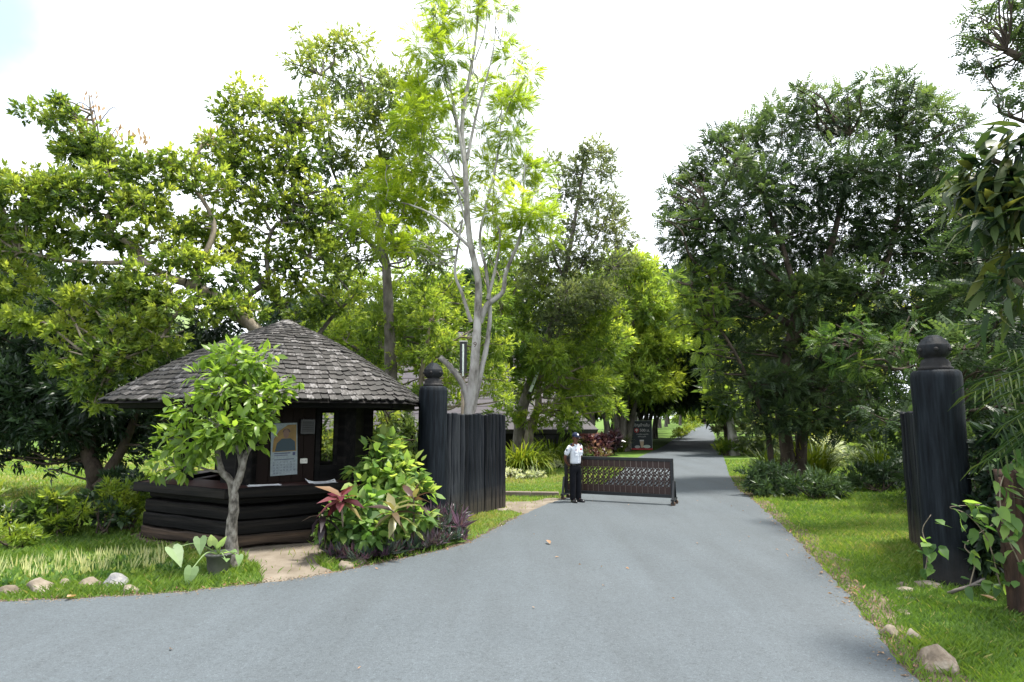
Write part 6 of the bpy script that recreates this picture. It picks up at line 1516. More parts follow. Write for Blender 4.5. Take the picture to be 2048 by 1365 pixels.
S_CL = [(-3.97, 8.8, 2.848, 0.253), (-3.593, 8.8, 2.799, 0.267), (-4.235, 8.7, 2.525, 0.25), (-3.253, 8.7, 2.351, 0.195), (-3.938, 8.6, 2.381, 0.33), (-3.451, 8.6, 2.245, 0.316), (-4.367, 8.6, 2.109, 0.261), (-3.887, 8.4, 1.908, 0.309), (-4.619, 8.7, 1.7, 0.223), (-4.173, 8.5, 1.64, 0.245), (-4.804, 8.8, 1.388, 0.141), (-3.65, 8.4, 1.842, 0.269), (-3.463, 8.5, 1.94, 0.245), (-3.377, 8.7, 2.041, 0.153), (-3.126, 8.8, 2.285, 0.084), (-4.919, 8.8, 1.252, 0.106), (-3.495, 8.7, 1.632, 0.083), (-4.422, 8.6, 1.369, 0.151), (-3.802, 8.9, 2.608, 0.285), (-4.242, 8.9, 2.822, 0.157), (-3.053, 8.8, 2.531, 0.07)]
S_L = [lm([ys, (-3.812, 8.75, 0.489), (-3.796, 8.75, 0.821), (-3.854, 8.75, 1.122), (-3.977, 8.7, 1.295), (-4.051, 8.7, 1.632), (-4.006, 8.65, 1.973), (-3.988, 8.7, 2.455)], .088, .02),
 lm([(-3.819, 8.75, 0.988), (-3.713, 8.75, 1.324), (-3.763, 8.7, 1.632), (-3.809, 8.7, 1.973), (-3.731, 8.75, 2.458)], .062, .018),
 lm([(-3.704, 8.7, 1.295), (-3.634, 8.7, 1.53), (-3.519, 8.7, 1.7), (-3.409, 8.7, 1.973)], .048, .016), lm([(-3.955, 8.7, 1.261), (-4.138, 8.65, 1.299), (-4.355, 8.6, 1.369), (-4.677, 8.7, 1.328)], .022, .008), lm([(-4.018, 8.7, 1.53), (-4.142, 8.6, 1.77), (-4.328, 8.6, 2.041)], .022, .008)]
leafy('small_tree', 'small bright-leaved tree with pale forked trunk in front of the hut', 'tree', ys, S_L, S_CL, OVATE, LF_YOUNG, BARK_MOTTLED, 400, .155, 300, sub=.15, hang=.45)
cb = (-1.948, 9.9, 0.104); cb = (cb[0], cb[1], 0)
C_CL = [(-1.998, 10.6, 1.469, 0.254), (-2.28, 10.5, 1.295, 0.269), (-1.682, 10.6, 1.157, 0.254), (-1.975, 10.4, 1.077, 0.366), (-2.308, 10.2, 0.898, 0.277), (-1.577, 10.5, 0.785, 0.235), (-1.807, 10.1, 0.754, 0.291), (-2.039, 9.9, 0.666, 0.237), (-2.524, 10.4, 1.157, 0.133),
 (-2.443, 9.4, 0.519, 0.286), (-2.067, 9.3, 0.429, 0.297), (-2.41, 9.3, 0.31, 0.223), (-2.033, 9.4, 0.25, 0.225), (-1.69, 9.7, 0.435, 0.264), (-2.644, 9.4, 0.412, 0.165), (-2.252, 9.5, 0.684, 0.228), (-1.78, 9.6, 0.285, 0.184), (-1.487, 10.1, 0.485, 0.194), (-2.146, 10.7, 1.589, 0.171), (-2.661, 9.3, 0.268, 0.104)]
C_L = [lm([cb, (-1.943, 9.9, 0.515), (-1.969, 10.3, 0.927), (-1.998, 10.6, 1.469)], .03, .012), lm([cb, (-2.095, 9.5, 0.36), (-2.37, 9.4, 0.519)], .02, .008), lm([cb, (-1.725, 9.9, 0.44), (-1.597, 10.5, 0.987)], .02, .008)]
leafy('creeper_bush', 'mound of variegated green creeper climbing beside the round post and counter', 'bush', cb, C_L, C_CL, HEARTY, LF_CREEPER, BARK_DARK, 320, .19, 300, sub=.16, hang=.3)
def rosette_plant(name, label, cat, p, n, L, W, mat, lo, hi, droop, stem_h, group=None, seed=0, lean=(0, 0)):
    """leaves whorled on a short cane, each a part"""
    rr = random.Random(seed)
    root = thing(name, label, cat, (p[0], p[1], 0), group)
    tb = Buf(); top = Vector((p[0]+lean[0], p[1]+lean[1], stem_h)) - Vector((p[0], p[1], 0))
    tube(tb, catmull([(0, 0, 0), tuple(top*.5), tuple(top)], 3), .018, .012, 6); link('stem', tb.mesh('stem', BARK_TAN), root)
    mes = [leaf_mesh('leaf', leaf_tpl(1, W/L*k, droop*k2, .1, True), mat, .05) for k, k2 in ((1, 1), (.9, 1.3), (1.1, .7))]
    for i in range(n):
        az = 2.4*i + rr.uniform(-.3, .3); el = R(lo + (hi-lo)*i/max(1, n-1) + rr.uniform(-8, 8))
        d = (math.cos(az)*math.cos(el), math.sin(az)*math.cos(el), math.sin(el))
        o = link('leaf', mes[i % 3], root); o.matrix_local = frame(top - Vector((0, 0, .10*(1-i/n))), d, L*rr.uniform(.8, 1.1), .25)
    return root
rosette_plant('red_cordyline', 'red and pink broad-leaved cordyline against the hut counter', 'plant', (-2.447, 9.45, 0.226), 14, .36, .14, LF_CORDY, -15, 50, .5, (-2.363, 9.05, 0.905)[2], seed=1, lean=(.03, -.40))
rosette_plant('bronze_cordyline', 'bronze-green cordyline in the middle of the creeper mound', 'plant', (-1.76, 9.5, 0.217), 16, .36, .11, LF_BRONZE, -35, 50, .5, (-1.686, 9.05, 0.698)[2], seed=2, lean=(.08, -.42))
rosette_plant('bronze_cordyline', 'bronze-red cordyline leaning on the foot of the round post', 'plant', (-1.482, 9.75, 0.206), 12, .34, .10, LF_BRONZE, -10, 60, .5, (-1.454, 9.4, 0.819)[2], seed=3, lean=(.0, -.10))
rosette_plant('purple_cordyline', 'dark purple drooping cordyline at the path side of the creeper mound', 'plant', (-2.691, 9.4, 0.306), 12, .34, .10, LF_PURPLE, -45, 30, .6, (-2.636, 9.1, 0.635)[2], seed=4, lean=(.0, -.3))
rosette_plant('yellow_crown_plant', 'yellow-green leaf crown rising above the creeper mound in front of the post', 'plant', (-2.025, 10.9, 0.2), 12, .26, .07, LF_GOLD, 15, 75, .3, (-2.083, 10.8, 1.67)[2], seed=5)
rosette_plant('fern_frond_plant', 'bright yellow-green notched leaf plant at the foot of the round post', 'plant', (-1.297, 10.2, 0.101), 7, .28, .07, LF_GOLD, 5, 60, .7, (-1.317, 10.2, 0.393)[2], seed=6)
# ground cover under the creeper: purple-green spiky rosettes
SPIKY = [rosette(10, 1.0, .16, 10, 75, .15, .1, False, s+40, .2) for s in range(3)]
def mass(name, label, poly, dens, tpl, mat, size, z=.03, tint=.5, upd=1.0, spread=.5):
    Q = np.array(poly); lo, hi = Q.min(0), Q.max(0)
    n = int(np.prod(hi-lo)*dens)
    P = np.column_stack([rng.uniform(lo[0], hi[0], n), rng.uniform(lo[1], hi[1], n)])
    P = P[in_poly(P, poly)]; n = len(P)
    D = np.column_stack([rng.normal(0, spread, n), rng.normal(0, spread, n), np.full(n, upd)])
    b = Buf(); place(b, tpl, np.column_stack([P, np.full(n, z)]), D, size*(.6+.7*rng.random(n)), np.clip(tint+rng.normal(0, .25, n), 0, 1))
    return tag(link(name, b.mesh(name, mat)), label, kind='stuff')
mass('ground_cover', 'purple-green spiky ground cover along the road in front of the post', cover_poly, 150, SPIKY, LF_RHOEO, .20, z=.07)
mass('ground_cover', 'purple-green spiky plants banked against the fence end of the post', [(-1.625, 11.685), (-1.179, 12.225), (-0.856, 11.483), (-0.811, 10.569), (-1.37, 10.166)], 70, SPIKY, LF_RHOEO, .27, z=.2)
VAR_T = [combine([(xf(leaf_tpl(1, .085, .05, .1, False, wide=.5)[0], Matrix.Rotation(a, 4, 'X') @ Matrix.Rotation(R(-e), 4, 'Y')), leaf_tpl(1, .1, .1, .1, False)[1]) for a, e in ((0, 12), (1.8, 16), (3.6, 10), (4.9, 20))]) for _ in range(2)]
mass('striped_border_plants', 'cream-striped low border plants in the bed behind the edge stones', [(-6.912, 8.282), (-6.832, 8.655), (-6.238, 8.943), (-5.602, 9.251), (-5.048, 9.414), (-4.611, 9.064), (-4.438, 8.545), (-5.031, 8.232), (-5.642, 7.941), (-6.387, 7.671)], 72, VAR_T, LF_VARIEG, .19, z=0, spread=.2, tint=.72)
mass('bed_greenery', 'small green leaves between the striped border plants', [(-6.956, 8.334), (-6.901, 8.739), (-5.662, 9.348), (-4.676, 9.188), (-4.325, 8.334), (-5.492, 7.737), (-6.259, 7.522)], 160, [rosette(5, 1, .5, 30, 80, .2, .1, False, 3, .2)], LF_CREEPER, .09, z=.02, tint=.35)

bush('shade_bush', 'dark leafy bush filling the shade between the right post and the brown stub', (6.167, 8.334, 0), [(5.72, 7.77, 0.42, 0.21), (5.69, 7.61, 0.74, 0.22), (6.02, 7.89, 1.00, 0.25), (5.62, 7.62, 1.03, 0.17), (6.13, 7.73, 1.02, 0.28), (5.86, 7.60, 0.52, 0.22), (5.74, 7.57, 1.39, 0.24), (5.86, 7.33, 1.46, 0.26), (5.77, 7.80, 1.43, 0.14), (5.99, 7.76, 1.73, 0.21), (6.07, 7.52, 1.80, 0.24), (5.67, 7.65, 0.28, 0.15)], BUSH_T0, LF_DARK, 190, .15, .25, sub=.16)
# potted caladium
pp = (-3.797, 8.385, 0)
pot = thing('plant_pot', 'grey plastic pot of pale heart-leaved plant at the foot of the small tree', 'potted plant', pp)
link('pot', bm_mesh('pot', lathe_bm([(0, 0), (.115, 0), (.125, .02), (.150, .235), (.168, .235), (.172, .27), (.152, .27), (.146, .225), (0, .225)], 28), PLASTIC_GREY, True), pot)
o = link('soil', bm_mesh('soil', lathe_bm([(.143, .231), (0, .237)], 20), SOIL), pot)
def heart_bm(L, W, curl):
    bm = bmesh.new()
    out = [(0, 0), (-.18, .18), (-.16, .38), (.05, .50), (.35, .44), (.7, .22), (1.0, 0)]
    mid = [bm.verts.new((x*L, 0, -curl*L*max(0, x)**2)) for x in (0, .35, .7, 1.0)]
    for s in (1, -1):
        sd = [bm.verts.new((x*L, s*y*W, .10*L*abs(y)*2 - curl*L*max(0, x)**2)) for x, y in out[1:-1]]
        fs = [(mid[0], sd[0], sd[1]), (mid[0], sd[1], sd[2]), (mid[0], sd[2], sd[3], mid[1]), (mid[1], sd[3], sd[4], mid[2]), (mid[2], sd[4], mid[3])]
        for f in fs: bm.faces.new(f if s > 0 else f[::-1])
    bmesh.ops.triangulate(bm, faces=bm.faces[:])
    bmesh.ops.recalc_face_normals(bm, faces=bm.faces)
    return bm
pc = Vector((pp[0], pp[1], .24))
for i, (tgt, d, L) in enumerate((((-4.177, 7.95, 0.4), (.55, -.3, -.45), .34), ((-3.919, 8.1, 0.492), (.25, -.4, -.6), .26), ((-3.799, 7.7, 0.221), (-.05, -.35, -.8), .26), ((-3.781, 8.15, 0.409), (.05, -.3, .8), .22), ((-3.65, 8.1, 0.406), (.3, -.25, .75), .22), ((-3.502, 8, 0.348), (.7, -.5, .3), .22), ((-3.333, 7.9, 0.328), (.3, -.5, -.7), .16), ((-3.48, 7.85, 0.303), (.5, -.7, .1), .17))):
    tgt = Vector(tgt)
    tb = Buf(); m = pc.lerp(tgt, .5) + Vector((0, 0, .10 if i < 3 else .04))
    tube(tb, [p - Vector(pp) for p in catmull([pc, m, tgt], 6)], .010, .006, 5)
    st = link('leaf_stalk', tb.mesh('leaf_stalk', LF_CALAD), pot)
    me = bm_mesh('leaf', heart_bm(1, .78, .25), LF_CALAD); a = me.attributes.new('tint', 'FLOAT', 'POINT'); a.data.foreach_set('value', np.full(len(me.vertices), .15, dtype=np.float32))
    o = link('leaf', me, pot); o.matrix_local = Matrix.Translation(-Vector(pp)) @ frame(tgt, d, L*.78, .15)

def strap_clump(name, label, p, n, L, W, mat, spread=.35, arch=.6, rb=.25, group=None, tint0=.45):
    root = thing(name, label, 'plant', p, group)
    V, T, C = [], [], []; m = 0
    for i in range(n):
        az = rng.uniform(0, 2*math.pi); q = rb*math.sqrt(rng.random())
        b = Vector((q*math.cos(az), q*math.sin(az), 0)); az += rng.normal(0, .5)
        l = L*rng.uniform(.55, 1.1); e0 = R(rng.uniform(58, 88)); bend = arch*rng.uniform(.5, 1.6)
        d2 = Vector((math.cos(az), math.sin(az), 0)); s = Vector((-d2.y, d2.x, 0))
        pos = b; e = e0; w = W*rng.uniform(.7, 1.2); k = 5; t0 = np.clip(tint0+rng.normal(0, .2), 0, 1)
        for j in range(k+1):
            ww = w*(.5 if j == 0 else 1.0 if j < k-1 else .6 if j < k else .05)
            V += [pos + s*ww/2, pos - s*ww/2]; C += [t0+.04*j]*2
            if j < k: T += [(m, m+1, m+3), (m, m+3, m+2)]
            m += 2
            pos = pos + (d2*math.cos(e) + Vector((0, 0, math.sin(e))))*l/k
            e -= bend*(.15+.25*j/k)*2.2
            if pos.z < .03: pos.z = .03
    me = mesh_tris(name, [tuple(v) for v in V], T, C, mat)
    f = link('foliage', me, root)
    bb = Buf(); tube(bb, [(0, 0, 0), (0, 0, .12)], rb*.5, rb*.3, 8); link('crown_base', bb.mesh('crown_base', BARK_DARK), root)
    return root
strap_clump('strap_leaf_clump', 'bright arching strap-leaved clump at the foot of the leaning trunks', (0.318, 22.523, 0), 520, 1.6, .05, LF_STRAP, rb=.6, arch=.85, tint0=.5, group='strap-leaved clumps')
strap_clump('strap_leaf_clump', 'darker strap-leaved clump between the leaning trunks and the purple shrubs', (1.763, 26.7, 0), 460, 1.8, .05, LF_STRAP, rb=.8, arch=.8, tint0=.2, group='strap-leaved clumps')
strap_clump('strap_leaf_clump', 'small strap-leaved clump between purple shrub and standing board', (6.164, 37.593, 0), 200, 1.4, .06, LF_STRAP, rb=.45, tint0=.4, group='strap-leaved clumps')
strap_clump('strap_leaf_clump', 'tall strap-leaved clump at the foot of the huge dark tree', (9.652, 20.727, 0), 330, 1.75, .05, LF_STRAP, rb=.6, tint0=.5, group='strap-leaved clumps')
strap_clump('strap_leaf_clump', 'strap-leaved clump on the road side of the huge dark trunk', (8.466, 20.727, 0), 220, 1.25, .045, LF_STRAP, rb=.4, tint0=.3, group='strap-leaved clumps')
strap_clump('strap_leaf_clump', 'strap-leaved clump near the dark upright fence on the right lawn', (11.93, 20.402, 0), 330, 1.5, .05, LF_STRAP, rb=.6, tint0=.35, group='strap-leaved clumps')

WHITE_B = [((-0.033, 21.234, 0), 'white-leaved low plant next to the plank fence edge'), ((0.426, 20.893, 0), 'white-leaved low plant in front of the bright strap-leaved clump'), ((0.806, 21.409, 0), 'white-leaved low plant on the barrier side of the bright clump'), ((1.756, 25.391, 0), 'white-leaved low plant in front of the darker strap-leaved clump')]
for p, lab in WHITE_B:
    bush('white_leaf_plant', lab, p, [(p[0], p[1], .17, .16), (p[0]+.19, p[1], .12, .12), (p[0]-.18, p[1], .13, .13)], BUSH_T, LF_WHITE, 230, .11, .75, 'white-leaved plants', sub=.12)
bush('purple_shrub', 'purple-leaved shrub directly behind the guard', (3.75, 35.519, 0), [(3.36, 33.75, 0.70, 0.38), (3.73, 33.45, 0.90, 0.43), (3.08, 33.68, 0.52, 0.32), (3.54, 33.48, 0.45, 0.37)], BUSH_T, LF_PURPLE, 60, .34, .35, 'purple-leaved shrubs')
bush('purple_shrub', 'pinkish purple shrub just right of the guard cap', (4.702, 35.519, 0), [(4.43, 33.79, 0.70, 0.38), (4.65, 33.45, 0.58, 0.32), (4.19, 33.59, 0.50, 0.32), (4.09, 33.60, 0.84, 0.27)], BUSH_T, LF_PURPLE, 60, .32, .7, 'purple-leaved shrubs')
bush('purple_shrub', 'dark purple shrub between the guard and the standing board', (5.724, 37.052, 0), [(5.24, 34.19, 0.87, 0.38), (5.51, 34.19, 0.69, 0.33), (4.98, 33.90, 0.62, 0.33), (5.27, 33.72, 0.44, 0.27)], BUSH_T, LF_PURPLE, 60, .34, .3, 'purple-leaved shrubs')
bush('pink_flower_bush', 'low pink-tinged bush at barrier top height beside the guard', (4.288, 32.805, 0), [(3.92, 30.89, 0.33, 0.20), (4.32, 31.16, 0.29, 0.20), (4.61, 31.10, 0.30, 0.15)], FINE_T, LF_CORDY, 90, .2, .5)
bush('yellow_hedge', 'clipped yellow hedge along the left edge of the distant drive', (23.575, 84.901, 0), [(14.26, 55.00, 0.45, 0.26), (14.66, 56.00, 0.55, 0.27), (15.06, 57.00, 0.57, 0.27), (15.60, 58.50, 0.62, 0.28), (16.14, 60.00, 0.63, 0.29), (16.83, 62.00, 0.69, 0.27), (17.53, 64.00, 0.69, 0.28), (18.23, 66.00, 0.76, 0.26), (18.95, 68.00, 0.77, 0.27), (19.68, 70.00, 0.84, 0.28), (20.64, 73.00, 0.85, 0.29), (21.38, 75.00, 0.88, 0.27), (22.36, 78.00, 0.90, 0.28), (23.42, 81.00, 0.98, 0.26), (24.42, 84.00, 1.01, 0.27), (25.80, 88.00, 1.03, 0.28), (27.12, 92.00, 1.06, 0.29), (29.88, 100.00, 1.13, 0.32)], FINE_T, LF_GOLD, 40, .30, .75, sub=.25)
bush('clipped_bush', 'rounded clipped yellow-green bush beside the small leaning tree', (11.348, 33.662, 0), [(11.25, 34.11, 0.48, 0.33), (11.61, 34.12, 0.56, 0.35), (11.69, 33.82, 0.41, 0.32), (11.11, 33.88, 0.25, 0.27), (11.56, 34.02, 0.24, 0.30)], FINE_T, LF_GOLD, 90, .20, .35, sub=.25)
bush('yellow_bush', 'small golden bush right behind the small leaning tree', (12.986, 35.519, 0), [(12.57, 34.64, 0.40, 0.22), (12.63, 34.37, 0.22, 0.22), (12.36, 34.34, 0.60, 0.16)], FINE_T, LF_GOLD, 80, .25, .8, sub=.2)
bush('leggy_shrub', 'leggy grey-green shrub between the small tree and the huge dark tree', (13.741, 35.519, 0), [(12.24, 32.52, 1.13, 0.52), (13.03, 32.86, 1.33, 0.58), (13.43, 32.60, 1.08, 0.52), (12.66, 32.99, 0.73, 0.37), (13.14, 32.58, 0.67, 0.36), (12.05, 32.64, 1.64, 0.37), (13.72, 32.91, 1.64, 0.42)], BUSH_T, LF_AIRY, 24, .36, .45, sub=.4)
bush('leggy_shrub', 'leggy grey-green shrub seen through the gap behind the huge dark trunk', (17.989, 37.052, 0), [(15.94, 34.33, 1.62, 0.60), (16.31, 33.40, 1.76, 0.64), (17.31, 33.83, 1.63, 0.59), (17.91, 33.97, 1.36, 0.49), (15.96, 33.58, 1.10, 0.43)], BUSH_T, LF_LIME, 24, .36, .45, sub=.4)
bush('pale_flower_bush', 'pale silvery bush on the road edge past the clipped bush', (21.287, 65.365, 0), [(17.83, 55.23, 0.87, 0.44), (18.24, 55.38, 1.04, 0.44), (18.42, 55.16, 0.70, 0.40)], BUSH_T, LF_WHITE, 18, .40, .35, sub=.4)
bush('silver_grass_bush', 'pale silver-leaved bush in the sunlit gap right of the huge dark trunk', (12.945, 25.899, 0), [(12.47, 25.68, 0.61, 0.33), (13.04, 25.84, 0.40, 0.33), (13.55, 25.84, 0.34, 0.29), (12.89, 25.88, 0.91, 0.25)], FINE_T, LF_WHITE, 60, .32, .45, sub=.3)
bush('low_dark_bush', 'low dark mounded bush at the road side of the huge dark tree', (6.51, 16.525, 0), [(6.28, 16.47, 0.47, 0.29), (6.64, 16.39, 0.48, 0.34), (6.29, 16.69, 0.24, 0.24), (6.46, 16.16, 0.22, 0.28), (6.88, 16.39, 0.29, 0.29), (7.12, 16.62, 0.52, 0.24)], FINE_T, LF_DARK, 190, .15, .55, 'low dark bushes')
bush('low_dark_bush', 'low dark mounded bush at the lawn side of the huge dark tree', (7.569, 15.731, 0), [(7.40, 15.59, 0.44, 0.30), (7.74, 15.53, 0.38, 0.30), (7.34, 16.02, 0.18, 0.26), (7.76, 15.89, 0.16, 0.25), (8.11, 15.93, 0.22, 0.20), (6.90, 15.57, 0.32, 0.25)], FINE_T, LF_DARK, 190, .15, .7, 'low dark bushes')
bush('garden_hedge', 'tall mixed green hedge closing the garden behind the huge dark trunk', (17.752, 32.393, 0), [(12.75, 30.06, 1.43, 0.72), (13.62, 29.85, 1.67, 0.81), (15.35, 31.49, 1.28, 0.86), (15.57, 29.51, 1.68, 0.85), (17.14, 30.23, 1.43, 0.87), (19.12, 31.50, 1.65, 0.91), (20.02, 31.00, 1.42, 0.89), (21.55, 31.41, 1.65, 1.00), (15.26, 28.60, 0.79, 0.69), (17.00, 29.27, 0.76, 0.70), (18.66, 29.70, 0.74, 0.81), (20.33, 30.09, 0.73, 0.87), (15.24, 30.35, 0.72, 0.68), (14.06, 29.90, 0.74, 0.57), (16.27, 29.42, 2.37, 0.71), (17.80, 29.23, 2.48, 0.70), (19.45, 29.24, 2.60, 0.84), (13.05, 29.56, 2.14, 0.57)], BUSH_T, LF_WILLOW, 22, .34, .30, sub=.5)
bush('end_hedge', 'rounded green bushes closing the far end of the drive', (road_c(215), 212, 0), E_CLH, FINE_T, LF_BROAD, 5, 1.1, .5, sub=1.0)
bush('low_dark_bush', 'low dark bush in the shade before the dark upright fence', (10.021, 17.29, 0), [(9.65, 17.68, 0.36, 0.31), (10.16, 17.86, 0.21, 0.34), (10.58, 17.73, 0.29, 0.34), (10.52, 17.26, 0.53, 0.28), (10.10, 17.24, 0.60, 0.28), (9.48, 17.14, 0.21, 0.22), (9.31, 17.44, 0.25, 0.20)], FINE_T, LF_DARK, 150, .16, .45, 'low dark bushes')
# low border bushes left of the hut
LB = [('green leafy bush at the far end of the low border by the frame edge', (-8.206, 10.445, 0), [(-8.78, 10.78, 0.55, 0.26), (-8.26, 10.55, 0.54, 0.24), (-7.96, 10.59, 0.49, 0.24), (-8.36, 10.60, 0.25, 0.22), (-8.71, 10.53, 0.34, 0.25)], BUSH_T, LF_BROAD, 130, .16, .3),
 ('yellow-tipped low bush in front of the leafy bush at the border end', (-7.587, 9.865, 0), [(-7.57, 9.70, 0.32, 0.17), (-7.49, 9.85, 0.24, 0.16), (-7.92, 9.98, 0.16, 0.14), (-7.32, 9.80, 0.20, 0.13), (-7.78, 9.60, 0.31, 0.15)], FINE_T, LF_GOLD, 230, .11, .5),
 ('green leafy bush in the middle of the low border left of the hut', (-7.537, 10.872, 0), [(-7.75, 10.76, 0.47, 0.26), (-7.77, 11.27, 0.44, 0.25), (-7.55, 11.34, 0.37, 0.25), (-8.01, 11.39, 0.16, 0.24), (-7.39, 11.07, 0.17, 0.21), (-7.94, 10.93, 0.19, 0.21)], BUSH_T, LF_BROAD, 130, .16, .25),
 ('yellow-tipped low bush in the middle of the low border', (-7.526, 11.099, 0), [(-7.72, 11.09, 0.35, 0.16), (-7.39, 10.86, 0.29, 0.14), (-7.26, 10.78, 0.42, 0.12), (-7.63, 10.82, 0.28, 0.14)], FINE_T, LF_GOLD, 230, .11, .6),
 ('dark green bush between the two yellow-tipped bushes of the border', (-7.052, 11.099, 0), [(-7.31, 11.22, 0.53, 0.22), (-7.44, 11.79, 0.41, 0.23), (-7.44, 11.53, 0.18, 0.22), (-6.85, 11.01, 0.31, 0.19)], BUSH_T, LF_DARK, 140, .16, .6),
 ('yellow-tipped bush against the side of the hut base', (-6.856, 11.483, 0), [(-6.94, 11.32, 0.65, 0.22), (-6.83, 11.58, 0.66, 0.22), (-6.75, 11.69, 0.47, 0.21), (-6.85, 11.34, 0.38, 0.22), (-6.73, 11.59, 0.24, 0.20), (-7.07, 11.34, 0.56, 0.16)], FINE_T, LF_GOLD, 220, .12, .5),
 ('dark shrub under the forked trunk behind the hut counter', (-10.193, 16.737, 0), [(-9.01, 14.57, 0.59, 0.23), (-8.82, 14.76, 0.67, 0.26), (-8.26, 14.24, 0.68, 0.23), (-8.90, 14.69, 0.41, 0.19)], BUSH_T, LF_DARK, 100, .16, .35)]
for lab, p, cl, tpl, mat, dn, sz, t0 in LB: bush('border_bush', lab, p, cl, tpl, mat, dn, sz, t0, 'bushes of the low border')

# ---------------------------------------------------------------- right corner: trunk with vines, dracaena, palm
st = (5.277, 6.7, 0.12); st = (st[0], st[1], 0)
stump = thing('gnarled_tree', 'rough reddish-brown stub of a tree draped in vines at the frame edge', 'tree', st)
tb = Buf(); tube(tb, catmull([(0, 0, -.02), (-.02, 0, .5), (-.04, .02, 1.0), (.0, .05, 1.45)], 6), .15, .12, 14, wob=.22)
link('trunk', tb.mesh('trunk', BARK_RED), stump)
for k in range(7):
    tb = Buf(); a = k*.9; tube(tb, [((.145-.004*z)*math.cos(a+.08*z)-.006*z, (.145-.004*z)*math.sin(a+.08*z), z*.23) for z in range(0, 7)], .022, .014, 5, wob=.4)
    link('bark_ridge', tb.mesh('bark_ridge', BARK_RED), stump)
def vine(label, pts, n, size, seed, mat=None, group='vines on the right post and trunk'):
    pts = [Vector(p) for p in pts]
    root = thing('vine', label, 'vine', pts[0], group)
    P = catmull(pts, 6); o0 = pts[0]
    tb = Buf(); tube(tb, [p-o0 for p in P], .007, .004, 5); link('stem', tb.mesh('stem', BARK_TAN), root)
    mes = [leaf_mesh('leaf', t, mat or LF_CREEPER, .02) for t in HEARTY]
    rr = random.Random(seed)
    for i in range(n):
        p = P[rr.randrange(len(P))] + Vector((rr.uniform(-.12, .12), rr.uniform(-.12, .02), rr.uniform(-.1, .1)))
        d = (rr.uniform(-1, 1), rr.uniform(-1, .1), rr.uniform(-1, .1))
        o = link('leaf', mes[i % 3], root); o.matrix_local = Matrix.Translation(-o0) @ frame(p, d, size*rr.uniform(.7, 1.2), .3)
    return root
vine('green vine climbing the foot of the post with the carved finial', [(4.58, 7.2, 0.272), (4.629, 7.2, 0.54), (4.623, 7.25, 0.748), (4.699, 7.2, 0.92)], 16, .15, 1)
vine('green vine reaching from the brown trunk across the post', [(5.176, 6.9, 0.242), (5.086, 6.9, 0.705), (4.931, 6.95, 0.958), (4.782, 7, 1.03), (5.039, 6.9, 1.07)], 34, .15, 2)
vine('green vine hanging round the upper part of the brown trunk', [(5.037, 6.4, 0.512), (4.901, 6.4, 0.895), (4.888, 6.4, 1.284), (5.012, 6.4, 1.531), (5.168, 6.4, 1.679)], 55, .15, 3)
vine('thin vine with small leaves low between the post and the brown trunk', [(4.858, 6.9, 0.242), (4.934, 6.9, 0.498), (4.876, 6.95, 0.643), (5.154, 6.9, 0.861)], 16, .13, 4)
# dracaena heads of long glossy leaves, drooping like a thatch
dr = (6.0, 5.9, 0)
drac = thing('dracaena', 'dracaena with heavy heads of long glossy strap leaves hanging from the frame edge', 'plant', dr)
tb = Buf(); heads = [(4.574, 5.7, 4.438), (4.822, 5.6, 4.64), (4.643, 5.5, 4.114), (4.548, 5.9, 4.369), (4.641, 5.5, 3.643), (4.684, 5.3, 3.945), (4.481, 5.6, 4.007), (4.592, 5.6, 3.251), (4.824, 5.5, 3.228)]
for h in heads:
    h = Vector(h) - Vector(dr); tube(tb, catmull([(0, 0, 0), (.02, .02, 2.0), (h.x*.35, h.y*.4, max(2.2, h.z-.5)), tuple(h)], 5), .05, .025, 7)
link('stem', tb.mesh('stem', BARK_TAN, True), drac)
dl = [leaf_mesh('leaf', leaf_tpl(1, .25, dq_, .09, True), LF_DRAC, .02) for dq_ in (.45, .75, .3)]
rr = random.Random(9)
for hi_, h in enumerate(heads):
    h = Vector(h) - Vector(dr)
    n = (70, 60, 66, 46, 30, 50, 56, 34, 12)[hi_]
    for i in range(n):
        az = math.pi + rr.gauss(0, 1.1) + .3; el = R(rr.uniform(-78, 12) if i < n*.8 else rr.uniform(10, 45))
        d = Vector((math.cos(az)*math.cos(el), math.sin(az)*math.cos(el)*.8, math.sin(el))).normalized()
        o = link('leaf', dl[i % 3], drac); o.matrix_local = frame(h + Vector((rr.uniform(-.22, .15), rr.uniform(-.2, .2), rr.uniform(-.3, .1))), d, rr.uniform(.23, .36), .35)
